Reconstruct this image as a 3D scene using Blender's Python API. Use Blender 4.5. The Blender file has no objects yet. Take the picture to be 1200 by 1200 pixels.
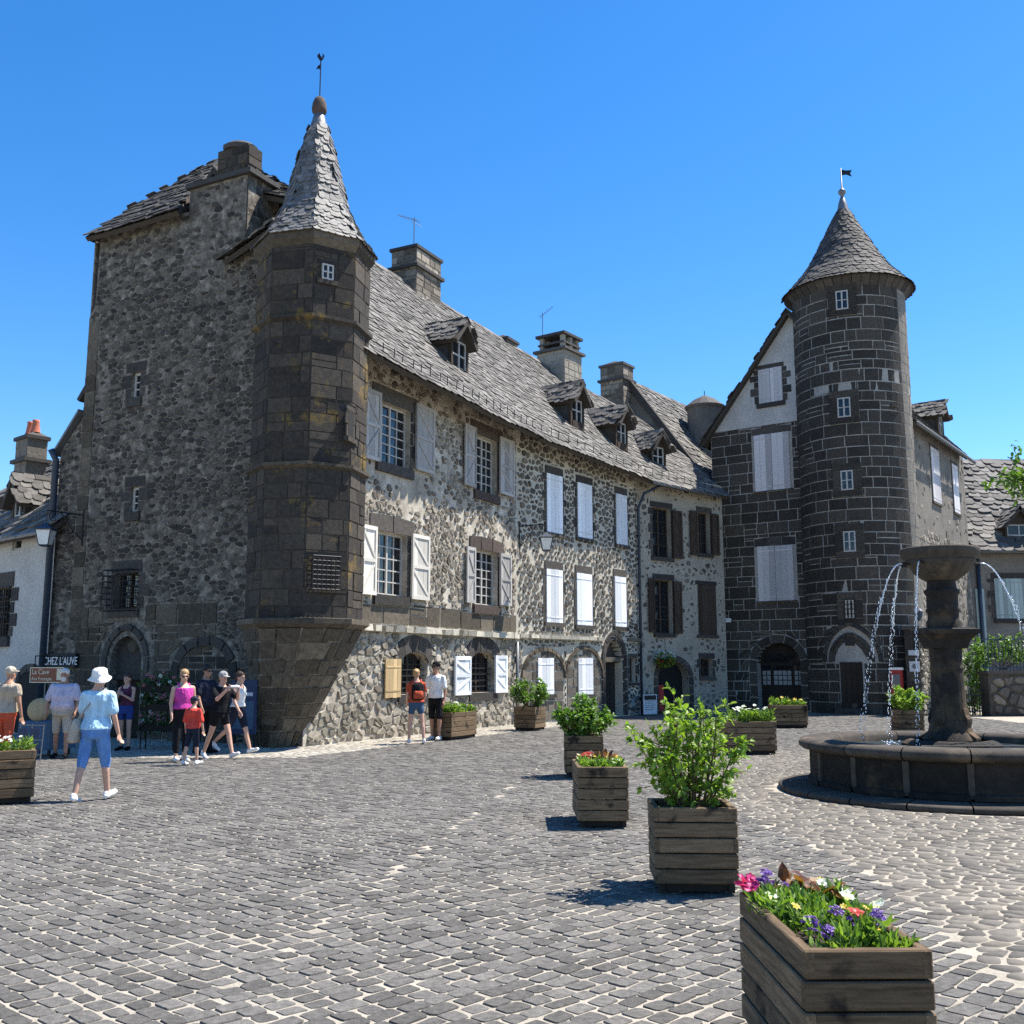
import bpy, math, random
from mathutils import Vector, Matrix, noise
from mathutils.geometry import tessellate_polygon
rng = random.Random(7)
R = math.radians
scene = bpy.context.scene
col = scene.collection

# ------------------------------------------------------------------ camera, sky, sun, exposure
EYE = 1.62
PITCH = math.atan(182 / 1200)
CS, SN = math.cos(PITCH), math.sin(PITCH)
cam_d = bpy.data.cameras.new('camera')
cam_d.lens = 36; cam_d.sensor_width = 36; cam_d.clip_end = 2000; cam_d.clip_start = 0.05
cam = bpy.data.objects.new('camera', cam_d); col.objects.link(cam)
cam.location = (0, 0, EYE); cam.rotation_euler = (R(90) + PITCH, 0, 0)
scene.camera = cam

SUN_AZ = Vector((0.927, 0.375)).normalized(); SUN_EL = R(61)
S = Vector((SUN_AZ.x * math.cos(SUN_EL), SUN_AZ.y * math.cos(SUN_EL), math.sin(SUN_EL)))
world = bpy.data.worlds.new('World'); scene.world = world; world.use_nodes = True
wn = world.node_tree; wn.nodes.clear()
sky = wn.nodes.new('ShaderNodeTexSky'); sky.sky_type = 'NISHITA'; sky.sun_disc = False
sky.sun_elevation = SUN_EL; sky.sun_rotation = math.atan2(SUN_AZ.x, SUN_AZ.y)
sky.altitude = 900; sky.air_density = 1.0; sky.dust_density = 0.3; sky.ozone_density = 2.2
bgn = wn.nodes.new('ShaderNodeBackground'); bgn.inputs[1].default_value = 0.113
wo = wn.nodes.new('ShaderNodeOutputWorld')
hs = wn.nodes.new('ShaderNodeHueSaturation'); hs.inputs['Saturation'].default_value = 1.36; hs.inputs['Hue'].default_value = 0.503
wn.links.new(sky.outputs[0], hs.inputs['Color']); wn.links.new(hs.outputs[0], bgn.inputs[0]); wn.links.new(bgn.outputs[0], wo.inputs[0])
sun_d = bpy.data.lights.new('sun', 'SUN'); sun_d.energy = 5.0; sun_d.angle = R(0.53); sun_d.color = (1, 0.95, 0.87)
sun = bpy.data.objects.new('sun', sun_d); col.objects.link(sun)
sun.rotation_euler = S.to_track_quat('Z', 'Y').to_euler(); sun.location = (20, 20, 40)
scene.view_settings.view_transform = 'Standard'; scene.view_settings.look = 'None'
scene.view_settings.exposure = 1.1; scene.view_settings.gamma = 1.0
scene.view_settings.use_curve_mapping = False
scene.cycles.use_denoising = False

# ------------------------------------------------------------------ helpers: photo geometry
def ray(x, y):
    u = (x - 600) / 1200; v = (600 - y) / 1200
    return Vector((u, CS - v * SN, SN + v * CS))
def at(x, y, Y):
    r = ray(x, y); k = Y / r.y
    return Vector((r.x * k, Y, EYE + r.z * k))
def gnd(x, y):
    r = ray(x, y); k = -EYE / r.z
    return Vector((r.x * k, r.y * k, 0))

class Plane:
    """vertical wall plane: s along the wall, z up, h outwards"""
    def __init__(self, p, d, off=0.0):
        self.d = Vector((d[0], d[1], 0)).normalized()
        self.n = Vector((self.d.y, -self.d.x, 0))
        self.p = Vector((p[0], p[1], 0)) + self.n * off
    def __call__(self, s, z, h=0.0):
        return self.p + self.d * s + self.n * h + Vector((0, 0, z))
    def px(self, x, y):
        r = ray(x, y); rn = r.x * self.n.x + r.y * self.n.y
        k = (self.p.x * self.n.x + self.p.y * self.n.y) / rn
        q = r * k
        return ((q.x - self.p.x) * self.d.x + (q.y - self.p.y) * self.d.y, EYE + q.z)
    def rect(self, xl, xr, yt, yb):
        s0, z1 = self.px(xl, yt); _, z0 = self.px(xl, yb); s1, _ = self.px(xr, (yt + yb) / 2)
        return s0, s1, z0, z1
    def off(self, o):
        return Plane(self.p, self.d, o)

class Cyl:
    def __init__(self, c, r):
        self.c = Vector((c[0], c[1], 0)); self.r = r
    def __call__(self, s, z, h=0.0):
        a = s / self.r; rr = self.r + h
        return self.c + Vector((math.sin(a) * rr, -math.cos(a) * rr, z))
    def px(self, x, y):
        r = ray(x, y); a = r.x ** 2 + r.y ** 2
        b = -2 * (r.x * self.c.x + r.y * self.c.y); c = self.c.x ** 2 + self.c.y ** 2 - self.r ** 2
        k = (-b - math.sqrt(max(0, b * b - 4 * a * c))) / (2 * a)
        q = r * k
        return math.atan2(q.x - self.c.x, -(q.y - self.c.y)) * self.r, EYE + q.z
    rect = Plane.rect
    n = Vector((0, -1, 0))

# ------------------------------------------------------------------ helpers: objects
def props(o, label=None, cat=None, group=None, kind=None):
    if label: o['label'] = label
    if cat: o['category'] = cat
    if group: o['group'] = group
    if kind: o['kind'] = kind
    return o
def thing(name, label, cat, loc=(0, 0, 0), rz=0, group=None):
    o = bpy.data.objects.new(name, None); col.objects.link(o)
    o.empty_display_size = 0.2
    o.location = loc; o.rotation_euler = (0, 0, rz)
    return props(o, label, cat, group)
def wmat(o):
    m = Matrix.LocRotScale(o.location, o.rotation_euler, o.scale)
    if o.parent: m = wmat(o.parent) @ o.matrix_parent_inverse @ m
    return m
def copy_tree(o, parent=None):
    c = o.copy(); col.objects.link(c)
    if parent is not None:
        c.parent = parent
    for ch in list(o.children): copy_tree(ch, c)
    return c

class MB:
    def __init__(self):
        self.v = []; self.f = []; self.r = []; self.m = []
    def add(self, vs, fs, rnd=0.5, mi=0):
        b = len(self.v); self.v.extend(vs)
        for f in fs:
            self.f.append(tuple(i + b for i in f)); self.r.append(rnd); self.m.append(mi)
    def box(self, mp, s0, s1, z0, z1, h0, h1, rnd=None, mi=0):
        rnd = rng.random() if rnd is None else rnd
        vs = [mp(s, z, h) for h in (h0, h1) for z in (z0, z1) for s in (s0, s1)]
        self.add(vs, [(0, 1, 3, 2), (4, 6, 7, 5), (0, 4, 5, 1), (2, 3, 7, 6), (0, 2, 6, 4), (1, 5, 7, 3)], rnd, mi)
        return self
    def cbox(self, x0, x1, y0, y1, z0, z1, rnd=None, mi=0):
        return self.box(lambda s, z, h: Vector((s, h, z)), x0, x1, z0, z1, y0, y1, rnd, mi)
    def bbox(self, x0, x1, y0, y1, z0, z1, b=0.01, rnd=None, jit=0.0, mi=0):
        """bevelled box (all edges)"""
        rnd = rng.random() if rnd is None else rnd
        vs = []; idx = {}
        for sx in (0, 1):
            for sy in (0, 1):
                for sz in (0, 1):
                    X = (x0, x1)[sx]; Y = (y0, y1)[sy]; Z = (z0, z1)[sz]
                    dx = b * (1 - 2 * sx); dy = b * (1 - 2 * sy); dz = b * (1 - 2 * sz)
                    j = [rng.uniform(-jit, jit) for _ in range(3)]
                    for k, p in enumerate(((X, Y + dy, Z + dz), (X + dx, Y, Z + dz), (X + dx, Y + dy, Z))):
                        idx[sx, sy, sz, k] = len(vs); vs.append(Vector(p) + Vector(j))
        I = lambda a, k: idx[a[0], a[1], a[2], k]
        fs = []
        for k in range(3):
            for s in (0, 1):
                o1, o2 = [q for q in range(3) if q != k]
                c = []
                for (p, q) in ((0, 0), (1, 0), (1, 1), (0, 1)):
                    a = [0, 0, 0]; a[k] = s; a[o1] = p; a[o2] = q; c.append(I(a, k))
                fs.append(c)
        for k in range(3):
            o1, o2 = [q for q in range(3) if q != k]
            for p in (0, 1):
                for q in (0, 1):
                    a = [0, 0, 0]; a[o1] = p; a[o2] = q; b2 = list(a); b2[k] = 1
                    fs.append((I(a, o1), I(b2, o1), I(b2, o2), I(a, o2)))
        for sx in (0, 1):
            for sy in (0, 1):
                for sz in (0, 1):
                    fs.append(tuple(idx[sx, sy, sz, k] for k in range(3)))
        self.add(vs, fs, rnd, mi); return self
    def stone(self, poly, mp, h, inset, rnd, h0=-0.02, dome=0.0):
        n = len(poly); cx = sum(p[0] for p in poly) / n; cy = sum(p[1] for p in poly) / n
        tx = rng.uniform(-.3, .3) * h; ty = rng.uniform(-.3, .3) * h
        lo = [mp(p[0], p[1], h0) for p in poly]; hi = []
        L = max(0.02, max(math.hypot(p[0] - cx, p[1] - cy) for p in poly))
        for p in poly:
            dx, dy = p[0] - cx, p[1] - cy; D = math.hypot(dx, dy) + 1e-6
            k = max(0.3, 1 - inset / D)
            hi.append(mp(cx + dx * k, cy + dy * k, h * (1 - dome) + tx * dx / L + ty * dy / L))
        fs = [(i, (i + 1) % n, n + (i + 1) % n, n + i) for i in range(n)]
        if dome:
            hi.append(mp(cx, cy, h)); fs += [(n + i, n + (i + 1) % n, 2 * n) for i in range(n)]
        else:
            fs.append(tuple(range(n, 2 * n)))
        self.add(lo + hi, fs, rnd)
        return self
    def tube(self, pts, r, seg=8, rnd=0.5, cap=True, mi=0):
        pts = [Vector(p) for p in pts]; n = len(pts); vs = []
        rr = r if isinstance(r, (list, tuple)) else [r] * n
        up = None
        for i, p in enumerate(pts):
            t = (pts[min(i + 1, n - 1)] - pts[max(i - 1, 0)])
            t = t.normalized() if t.length > 1e-9 else Vector((0, 0, 1))
            if up is None:
                up = Vector((0, 0, 1)) if abs(t.z) < .9 else Vector((1, 0, 0))
            a = t.cross(up)
            if a.length < 1e-4: a = t.cross(Vector((0, 1, 0)))
            a.normalize(); b = a.cross(t).normalized(); up = b
            for k in range(seg):
                w = 2 * math.pi * k / seg
                vs.append(p + a * (math.cos(w) * rr[i]) + b * (math.sin(w) * rr[i]))
        fs = [(i * seg + k, i * seg + (k + 1) % seg, (i + 1) * seg + (k + 1) % seg, (i + 1) * seg + k) for i in range(n - 1) for k in range(seg)]
        if cap: fs += [tuple(range(seg))[::-1], tuple(range((n - 1) * seg, n * seg))]
        self.add(vs, fs, rnd, mi); return self
    def lathe(self, prof, c=(0, 0), seg=32, rnd=0.5, a0=0.0, a1=2 * math.pi, fn=None, cap=False):
        full = abs(a1 - a0 - 2 * math.pi) < 1e-6; m = seg if full else seg + 1; vs = []
        for (r, z) in prof:
            for k in range(m):
                a = a0 + (a1 - a0) * k / seg; q = r * (fn(a, r, z) if fn else 1)
                vs.append(Vector((c[0] + q * math.sin(a), c[1] - q * math.cos(a), z)))
        fs = []
        for i in range(len(prof) - 1):
            for k in range(seg):
                k2 = (k + 1) % m
                fs.append((i * m + k, i * m + k2, (i + 1) * m + k2, (i + 1) * m + k))
        if cap:
            fs.append(tuple(range(m))[::-1]); fs.append(tuple(range((len(prof) - 1) * m, len(prof) * m)))
        self.add(vs, fs, rnd); return self
    def ball(self, c, r, seg=10, rings=7, rnd=0.5, rot=None):
        c = Vector(c); r = Vector(r) if not isinstance(r, (int, float)) else Vector((r, r, r))
        vs = []
        for i in range(1, rings):
            t = math.pi * i / rings
            for k in range(seg):
                w = 2 * math.pi * k / seg
                q = Vector((r.x * math.sin(t) * math.cos(w), r.y * math.sin(t) * math.sin(w), r.z * math.cos(t)))
                vs.append(c + (rot @ q if rot else q))
        tp = Vector((0, 0, r.z)); vs.append(c + (rot @ tp if rot else tp)); vs.append(c - (rot @ tp if rot else tp))
        nt = len(vs) - 2
        fs = [(i * seg + k, i * seg + (k + 1) % seg, (i + 1) * seg + (k + 1) % seg, (i + 1) * seg + k) for i in range(rings - 2) for k in range(seg)]
        fs += [(nt, (k + 1) % seg, k) for k in range(seg)] + [(nt + 1, (rings - 2) * seg + k, (rings - 2) * seg + (k + 1) % seg) for k in range(seg)]
        self.add(vs, fs, rnd); return self
    def capsule(self, p, q, r0, r1, seg=10):
        p = Vector(p); q = Vector(q); t = (q - p); L = t.length; t = t / max(L, 1e-6)
        pts = []; rr = []
        for k in range(0, 4):
            a = math.pi / 2 * k / 3.0
            pts.append(p - t * (r0 * math.cos(a))); rr.append(max(0.0008, r0 * math.sin(a)))
        for k in range(3, -1, -1):
            a = math.pi / 2 * k / 3.0
            pts.append(q + t * (r1 * math.cos(a))); rr.append(max(0.0008, r1 * math.sin(a)))
        return self.tube(pts, rr, seg)
    def loft(self, rings, seg=16):
        """rings: (centre, rx, ry) horizontal ellipses"""
        vs = []
        for c, rx, ry in rings:
            for k in range(seg):
                w = 2 * math.pi * k / seg
                vs.append(Vector(c) + Vector((rx * math.cos(w), ry * math.sin(w), 0)))
        n = len(rings)
        fs = [(i * seg + k, i * seg + (k + 1) % seg, (i + 1) * seg + (k + 1) % seg, (i + 1) * seg + k) for i in range(n - 1) for k in range(seg)]
        fs += [tuple(range(seg))[::-1], tuple(range((n - 1) * seg, n * seg))]
        self.add(vs, fs); return self
    def build(self, name, mat, parent=None, smooth=False, kind=None, label=None, cat=None, group=None, local=False):
        me = bpy.data.meshes.new(name); me.from_pydata([tuple(v) for v in self.v], [], self.f)
        if self.r:
            a = me.attributes.new('rnd', 'FLOAT', 'FACE'); a.data.foreach_set('value', self.r)
        for m in (mat if isinstance(mat, (list, tuple)) else [mat]): me.materials.append(m)
        if any(self.m): me.polygons.foreach_set('material_index', self.m)
        if smooth: me.polygons.foreach_set('use_smooth', [True] * len(me.polygons))
        o = bpy.data.objects.new(name, me); col.objects.link(o)
        if parent is not None:
            o.parent = parent
            if not local: o.matrix_parent_inverse = wmat(parent).inverted()
        return props(o, label, cat, group, kind)

def pieces(items, name, mat, parent, limit=300, smooth=False, rest=None):
    """items: list of (importance, MB).  The largest in view become objects, the rest one joined part."""
    items.sort(key=lambda t: -t[0])
    for _, m in items[:limit]: m.build(name, mat, parent, smooth)
    if len(items) > limit:
        j = MB()
        for _, m in items[limit:]:
            b = len(j.v); j.v.extend(m.v); j.f.extend(tuple(i + b for i in f) for f in m.f); j.r.extend(m.r); j.m.extend(m.m)
        j.build(rest or (name + '_field'), mat, parent, smooth, kind='stuff')

# ------------------------------------------------------------------ helpers: polygons
def clip(poly, px, py, nx, ny):
    """keep the side where (p-P).n <= 0"""
    out = []; n = len(poly)
    for i in range(n):
        a = poly[i]; b = poly[(i + 1) % n]
        da = (a[0] - px) * nx + (a[1] - py) * ny; db = (b[0] - px) * nx + (b[1] - py) * ny
        if da <= 0: out.append(a)
        if (da < 0 < db) or (db < 0 < da):
            t = da / (da - db); out.append((a[0] + (b[0] - a[0]) * t, a[1] + (b[1] - a[1]) * t))
    return out
def area(poly):
    return abs(sum(poly[i][0] * poly[(i + 1) % len(poly)][1] - poly[(i + 1) % len(poly)][0] * poly[i][1] for i in range(len(poly)))) / 2
def inside(pt, poly):
    r = False; n = len(poly); x, y = pt
    for i in range(n):
        x1, y1 = poly[i]; x2, y2 = poly[(i + 1) % n]
        if (y1 > y) != (y2 > y) and x < (x2 - x1) * (y - y1) / (y2 - y1) + x1: r = not r
    return r
def chaikin(poly, k=.25):
    out = []
    for i in range(len(poly)):
        a = poly[i]; b = poly[(i + 1) % len(poly)]
        out.append((a[0] * (1 - k) + b[0] * k, a[1] * (1 - k) + b[1] * k)); out.append((a[0] * k + b[0] * (1 - k), a[1] * k + b[1] * (1 - k)))
    return out
def rpoly(s0, s1, z0, z1): return [(s0, z0), (s1, z0), (s1, z1), (s0, z1)]
def archpoly(s0, s1, z0, zs, za, kind='round', n=10):
    c = (s0 + s1) / 2; w = (s1 - s0) / 2; pts = [(s0, z0), (s1, z0)]
    if kind == 'round':
        for k in range(n + 1):
            a = math.pi * k / n; pts.append((c + w * math.cos(a), zs + (za - zs) * math.sin(a)))
    else:
        H = za - zs; rad = (w * w + H * H) / (2 * w); m = n // 2; amax = math.asin(min(1, H / rad))
        for k in range(m + 1):
            a = amax * k / m; pts.append((s1 - rad + rad * math.cos(a), zs + rad * math.sin(a)))
        for k in range(m - 1, -1, -1):
            a = amax * k / m; pts.append((s0 + rad - rad * math.cos(a), zs + rad * math.sin(a)))
    return pts
def grow(poly, g):
    cx = sum(p[0] for p in poly) / len(poly); cy = sum(p[1] for p in poly) / len(poly)
    out = []
    for p in poly:
        dx, dy = p[0] - cx, p[1] - cy
        out.append((p[0] + (g if dx > 0 else -g if dx < 0 else 0), p[1] + (g if dy > 0 else -g)))
    return out
def cutout(poly, ex):
    """cut a convex-ish exclusion polygon away from a stone; None when the stone lies in it"""
    cx = sum(p[0] for p in poly) / len(poly); cy = sum(p[1] for p in poly) / len(poly)
    xs = [p[0] for p in ex]; ys = [p[1] for p in ex]; xs2 = [p[0] for p in poly]; ys2 = [p[1] for p in poly]
    if max(xs2) < min(xs) or min(xs2) > max(xs) or max(ys2) < min(ys) or min(ys2) > max(ys): return poly
    best = None; n = len(ex); tot = area(poly)
    for i in range(n):
        a = ex[i]; b = ex[(i + 1) % n]; ex_, ey = b[0] - a[0], b[1] - a[1]; L = math.hypot(ex_, ey)
        if L < 1e-6: continue
        q = clip(poly, a[0], a[1], -ey / L, ex_ / L)
        if len(q) > 2:
            ar = area(q)
            if ar >= tot * .999: return poly
            if best is None or ar > best[0]: best = (ar, q)
    if best is None or best[0] < tot * .08: return None
    return best[1]
def subtract(poly, ex):
    ex = ex if sum(ex[i][0] * ex[(i + 1) % len(ex)][1] - ex[(i + 1) % len(ex)][0] * ex[i][1] for i in range(len(ex))) > 0 else ex[::-1]
    if cutout(poly, ex) is poly: return [poly]
    out = []; rem = poly; n = len(ex)
    for i in range(n):
        a = ex[i]; b = ex[(i + 1) % n]; dx, dy = b[0] - a[0], b[1] - a[1]; L = math.hypot(dx, dy)
        if L < 1e-6: continue
        q = clip(rem, a[0], a[1], -dy / L, dx / L)
        if len(q) > 2 and area(q) > .004: out.append(q)
        rem = clip(rem, a[0], a[1], dy / L, -dx / L)
        if len(rem) < 3: break
    return out
def voronoi(x0, x1, y0, y1, cx, cy, jit=.8, seed=1):
    g = random.Random(seed); nx = int((x1 - x0) / cx) + 3; ny = int((y1 - y0) / cy) + 3; P = {}
    for j in range(-1, ny):
        for i in range(-1, nx):
            P[i, j] = (x0 + (i + .5 + (.5 if j % 2 else 0) + g.uniform(-.5, .5) * jit) * cx, y0 + (j + .5 + g.uniform(-.5, .5) * jit) * cy)
    out = []
    for j in range(0, ny - 1):
        for i in range(0, nx - 1):
            p = P[i, j]; poly = [(p[0] - 2 * cx, p[1] - 2 * cy), (p[0] + 2 * cx, p[1] - 2 * cy), (p[0] + 2 * cx, p[1] + 2 * cy), (p[0] - 2 * cx, p[1] + 2 * cy)]
            for dj in (-2, -1, 0, 1, 2):
                for di in (-2, -1, 0, 1, 2):
                    if (di or dj) and (i + di, j + dj) in P:
                        q = P[i + di, j + dj]
                        # metric stretched so that stones lie flat
                        mx, my = (p[0] + q[0]) / 2, (p[1] + q[1]) / 2
                        poly = clip(poly, mx, my, (q[0] - p[0]) / (cx * cx), (q[1] - p[1]) / (cy * cy))
            if len(poly) > 2: out.append(poly)
    return out
def importance(mp, poly):
    c = mp(sum(p[0] for p in poly) / len(poly), sum(p[1] for p in poly) / len(poly), 0)
    d = math.hypot(c.x, c.y)
    fr = abs(c.x) < .5 * c.y + .3
    return (area(poly) / (d * d)) * (1 if fr else .001)

def rubble(mp, outline, excl, cx, cy, gap, h, inset, seed=1, keep=None, round_=True, jit=.8, dome=0.0):
    xs = [p[0] for p in outline]; ys = [p[1] for p in outline]; items = []
    for poly in voronoi(min(xs), max(xs), min(ys), max(ys), cx, cy, jit, seed):
        c = (sum(p[0] for p in poly) / len(poly), sum(p[1] for p in poly) / len(poly))
        if not inside(c, outline): continue
        if keep and not keep(c): continue
        for p in poly:
            if not inside(p, outline): break
        else: p = None
        if p is not None:
            poly = [q if inside(q, outline) else (c[0] + (q[0] - c[0]) * .35, c[1] + (q[1] - c[1]) * .35) for q in poly]
        for e in excl:
            poly = cutout(poly, e)
            if poly is None or len(poly) < 3: poly = None; break
        if poly is None or area(poly) < .12 * cx * cy: continue
        c = (sum(p[0] for p in poly) / len(poly), sum(p[1] for p in poly) / len(poly))
        g = gap * rng.uniform(.6, 1.7); q = []
        for p in poly:
            dx, dy = p[0] - c[0], p[1] - c[1]; D = math.hypot(dx, dy) + 1e-6; k = max(.25, 1 - g / D)
            q.append((c[0] + dx * k, c[1] + dy * k))
        if round_: q = chaikin(q, rng.uniform(.2, .3))
        m = MB().stone(q, mp, h * rng.uniform(.5, 1.4), inset, rng.random(), dome=dome)
        items.append((importance(mp, q), m))
    return items
def ashlar(mp, s0, s1, z0, z1, ch, ln, gap, h, excl=(), outline=None, inset=.012, seed=1, breaks=()):
    g = random.Random(seed); items = []; z = z0
    while z < z1 - .03:
        hh = min(ch * g.uniform(.82, 1.18), z1 - z)
        if z1 - z - hh < .1: hh = z1 - z
        s = s0
        while s < s1 - .02:
            l = ln * g.uniform(.55, 1.45); e = min(s + l, s1)
            if s1 - e < ln * .3: e = s1
            for b in breaks:
                if s + .02 < b < e - .02 or abs(b - e) < ln * .2 and b > s + .02: e = b; break
            if g.random() < .12 and e - s > .3:
                polys = [rpoly(s, e, z, z + hh * .5), rpoly(s, e, z + hh * .5, z + hh)]
            else: polys = [rpoly(s, e, z, z + hh)]
            if outline: polys = [p for p in polys if inside((sum(q[0] for q in p) / 4, sum(q[1] for q in p) / 4), outline)]
            for x in excl: polys = [q for p in polys for q in subtract(p, x)]
            for poly in polys:
                if area(poly) < .010: continue
                c = (sum(p[0] for p in poly) / len(poly), sum(p[1] for p in poly) / len(poly))
                xs = [p[0] for p in poly]; ys = [p[1] for p in poly]; q = []
                fx = max(.2, 1 - gap / max(.02, max(xs) - min(xs))); fy = max(.2, 1 - gap / max(.02, max(ys) - min(ys)))
                for p in poly:
                    q.append((c[0] + (p[0] - c[0]) * fx + g.uniform(-.006, .006), c[1] + (p[1] - c[1]) * fy + g.uniform(-.006, .006)))
                if isinstance(mp, Cyl) and len(q) == 4:
                    q = [q[0], ((q[0][0] + q[1][0]) / 2, (q[0][1] + q[1][1]) / 2), q[1], q[2], ((q[2][0] + q[3][0]) / 2, (q[2][1] + q[3][1]) / 2), q[3]]
                m = MB().stone(q, mp, h * g.uniform(.6, 1.5), inset, g.random())
                items.append((importance(mp, q), m))
            s = e
        z += hh
    return items

# ------------------------------------------------------------------ materials
def nodes(name):
    m = bpy.data.materials.new(name); m.use_nodes = True; nt = m.node_tree
    return m, nt, nt.nodes['Principled BSDF']
def N(nt, t, **k):
    n = nt.nodes.new(t)
    for a, b in k.items():
        if a.startswith('i_'): n.inputs[int(a[2:])].default_value = b
        else: setattr(n, a, b)
    return n
def ramp(nt, fac, stops):
    r = N(nt, 'ShaderNodeValToRGB'); e = r.color_ramp.elements
    while len(e) < len(stops): e.new(.5)
    for el, (p, c) in zip(e, stops):
        el.position = p; el.color = (*c, 1) if len(c) == 3 else c
    nt.links.new(fac, r.inputs[0]); return r.outputs[0]
def mixc(nt, fac, a, b, blend='MIX'):
    m = N(nt, 'ShaderNodeMix', data_type='RGBA', blend_type=blend)
    for s, v in ((0, fac), (6, a), (7, b)):
        if hasattr(v, 'links'): nt.links.new(v, m.inputs[s])
        else: m.inputs[s].default_value = v if s == 0 else ((*v, 1) if len(v) == 3 else v)
    return m.outputs[2]
def pos(nt, scale=(1, 1, 1)):
    g = N(nt, 'ShaderNodeNewGeometry'); mp = N(nt, 'ShaderNodeMapping'); mp.inputs[3].default_value = scale
    nt.links.new(g.outputs[0], mp.inputs[0]); return mp.outputs[0]
def noise_(nt, vec, scale, detail=4, rough=.6):
    n = N(nt, 'ShaderNodeTexNoise'); n.inputs['Scale'].default_value = scale; n.inputs['Detail'].default_value = detail; n.inputs['Roughness'].default_value = rough
    nt.links.new(vec, n.inputs[0]); return n.outputs[0]
def rnd_(nt):
    a = N(nt, 'ShaderNodeAttribute', attribute_name='rnd'); return a.outputs['Fac']
def bump(nt, bs, h, strength, dist=.02):
    b = N(nt, 'ShaderNodeBump'); b.inputs['Strength'].default_value = strength; b.inputs['Distance'].default_value = dist
    nt.links.new(h, b.inputs['Height']); nt.links.new(b.outputs[0], bs.inputs['Normal'])
def stone_mat(name, cs, scale=9, rough=.9, bs_=.5, var=.45, lichen=None, big=None, bd=.02, spec=.3):
    """cs: 2-4 colours spread over the pieces; noise on top; optional lichen (colour, amount) and large stains"""
    m, nt, b = nodes(name); p = pos(nt)
    base = ramp(nt, rnd_(nt), [(i / max(1, len(cs) - 1), c) for i, c in enumerate(cs)])
    n1 = noise_(nt, p, scale, 5, .65)
    k = ramp(nt, n1, [(.25, (1 - var,) * 3), (.75, (1 + var,) * 3)])
    c = mixc(nt, 1.0, base, k, 'MULTIPLY')
    if big:
        nb = noise_(nt, p, big[1], 4, .6); f = ramp(nt, nb, [(big[2], (0, 0, 0)), (big[2] + .18, (1, 1, 1))])
        c = mixc(nt, f, c, mixc(nt, .75, c, big[0]))
    if lichen:
        nl = noise_(nt, p, lichen[2], 5, .7); f = ramp(nt, nl, [(lichen[1], (0, 0, 0)), (lichen[1] + .1, (1, 1, 1))])
        c = mixc(nt, f, c, mixc(nt, .7, c, lichen[0]))
    nt.links.new(c, b.inputs['Base Color']); b.inputs['Roughness'].default_value = rough
    b.inputs['Specular IOR Level'].default_value = spec
    n2 = noise_(nt, p, scale * 4, 5, .7); bump(nt, b, n2, bs_, bd)
    return m
def plain(name, c, rough=.6, metal=0, var=.15, scale=20, bs_=.15, spec=.4):
    m, nt, b = nodes(name); p = pos(nt); n1 = noise_(nt, p, scale, 4)
    k = ramp(nt, n1, [(.3, (1 - var,) * 3), (.7, (1 + var,) * 3)])
    nt.links.new(mixc(nt, 1.0, c, k, 'MULTIPLY'), b.inputs['Base Color'])
    b.inputs['Roughness'].default_value = rough; b.inputs['Metallic'].default_value = metal; b.inputs['Specular IOR Level'].default_value = spec
    if bs_: bump(nt, b, n1, bs_, .01)
    return m
def wood_mat(name, c1, c2, stretch=(1, 1, 14), scale=6, dark=None, rough=.8, peel=None):
    m, nt, b = nodes(name)
    tc = N(nt, 'ShaderNodeTexCoord'); mp = N(nt, 'ShaderNodeMapping'); mp.inputs[3].default_value = stretch
    nt.links.new(tc.outputs['Object'], mp.inputs[0]); n1 = noise_(nt, mp.outputs[0], scale, 6, .7)
    c = ramp(nt, n1, [(.3, c1), (.7, c2)])
    k = ramp(nt, rnd_(nt), [(0, (.7,) * 3), (1, (1.25,) * 3)])
    c = mixc(nt, 1.0, c, k, 'MULTIPLY')
    if dark:
        n2 = noise_(nt, pos(nt), dark[1], 4, .6); f = ramp(nt, n2, [(dark[2], (0, 0, 0)), (dark[2] + .12, (1, 1, 1))]); c = mixc(nt, f, c, dark[0])
    nt.links.new(c, b.inputs['Base Color']); b.inputs['Roughness'].default_value = rough; b.inputs['Specular IOR Level'].default_value = .25
    bump(nt, b, n1, .35, .006); return m
def plaster_mat(name, cs, scale=.9, stains=None, bs_=.5, fine=14):
    m, nt, b = nodes(name); p = pos(nt)
    c = ramp(nt, noise_(nt, p, scale, 6, .65), [(.30 + .4 * i / max(1, len(cs) - 1), q) for i, q in enumerate(cs)])
    n2 = noise_(nt, p, fine, 5, .7); c = mixc(nt, 1.0, c, ramp(nt, n2, [(.3, (.78,) * 3), (.7, (1.15,) * 3)]), 'MULTIPLY')
    if stains:
        f = ramp(nt, noise_(nt, pos(nt, (1.6, 1.6, .5)), stains[1], 5, .7), [(stains[2], (0, 0, 0)), (stains[2] + .12, (1, 1, 1))])
        c = mixc(nt, f, c, stains[0])
    nt.links.new(c, b.inputs['Base Color']); b.inputs['Roughness'].default_value = .95; b.inputs['Specular IOR Level'].default_value = .2
    bump(nt, b, n2, bs_, .03); return m
def leaf_mat(name, c1, c2, trans=.45):
    m, nt, b = nodes(name); c = ramp(nt, rnd_(nt), [(0, c1), (1, c2)])
    nt.links.new(c, b.inputs['Base Color']); b.inputs['Roughness'].default_value = .45; b.inputs['Specular IOR Level'].default_value = .4
    t = N(nt, 'ShaderNodeBsdfTranslucent'); nt.links.new(mixc(nt, 1.0, c, (1.3, 1.45, .6), 'MULTIPLY'), t.inputs[0])
    mx = N(nt, 'ShaderNodeMixShader'); mx.inputs[0].default_value = trans
    o = nt.nodes['Material Output']; nt.links.new(b.outputs[0], mx.inputs[1]); nt.links.new(t.outputs[0], mx.inputs[2]); nt.links.new(mx.outputs[0], o.inputs[0])
    return m

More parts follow.
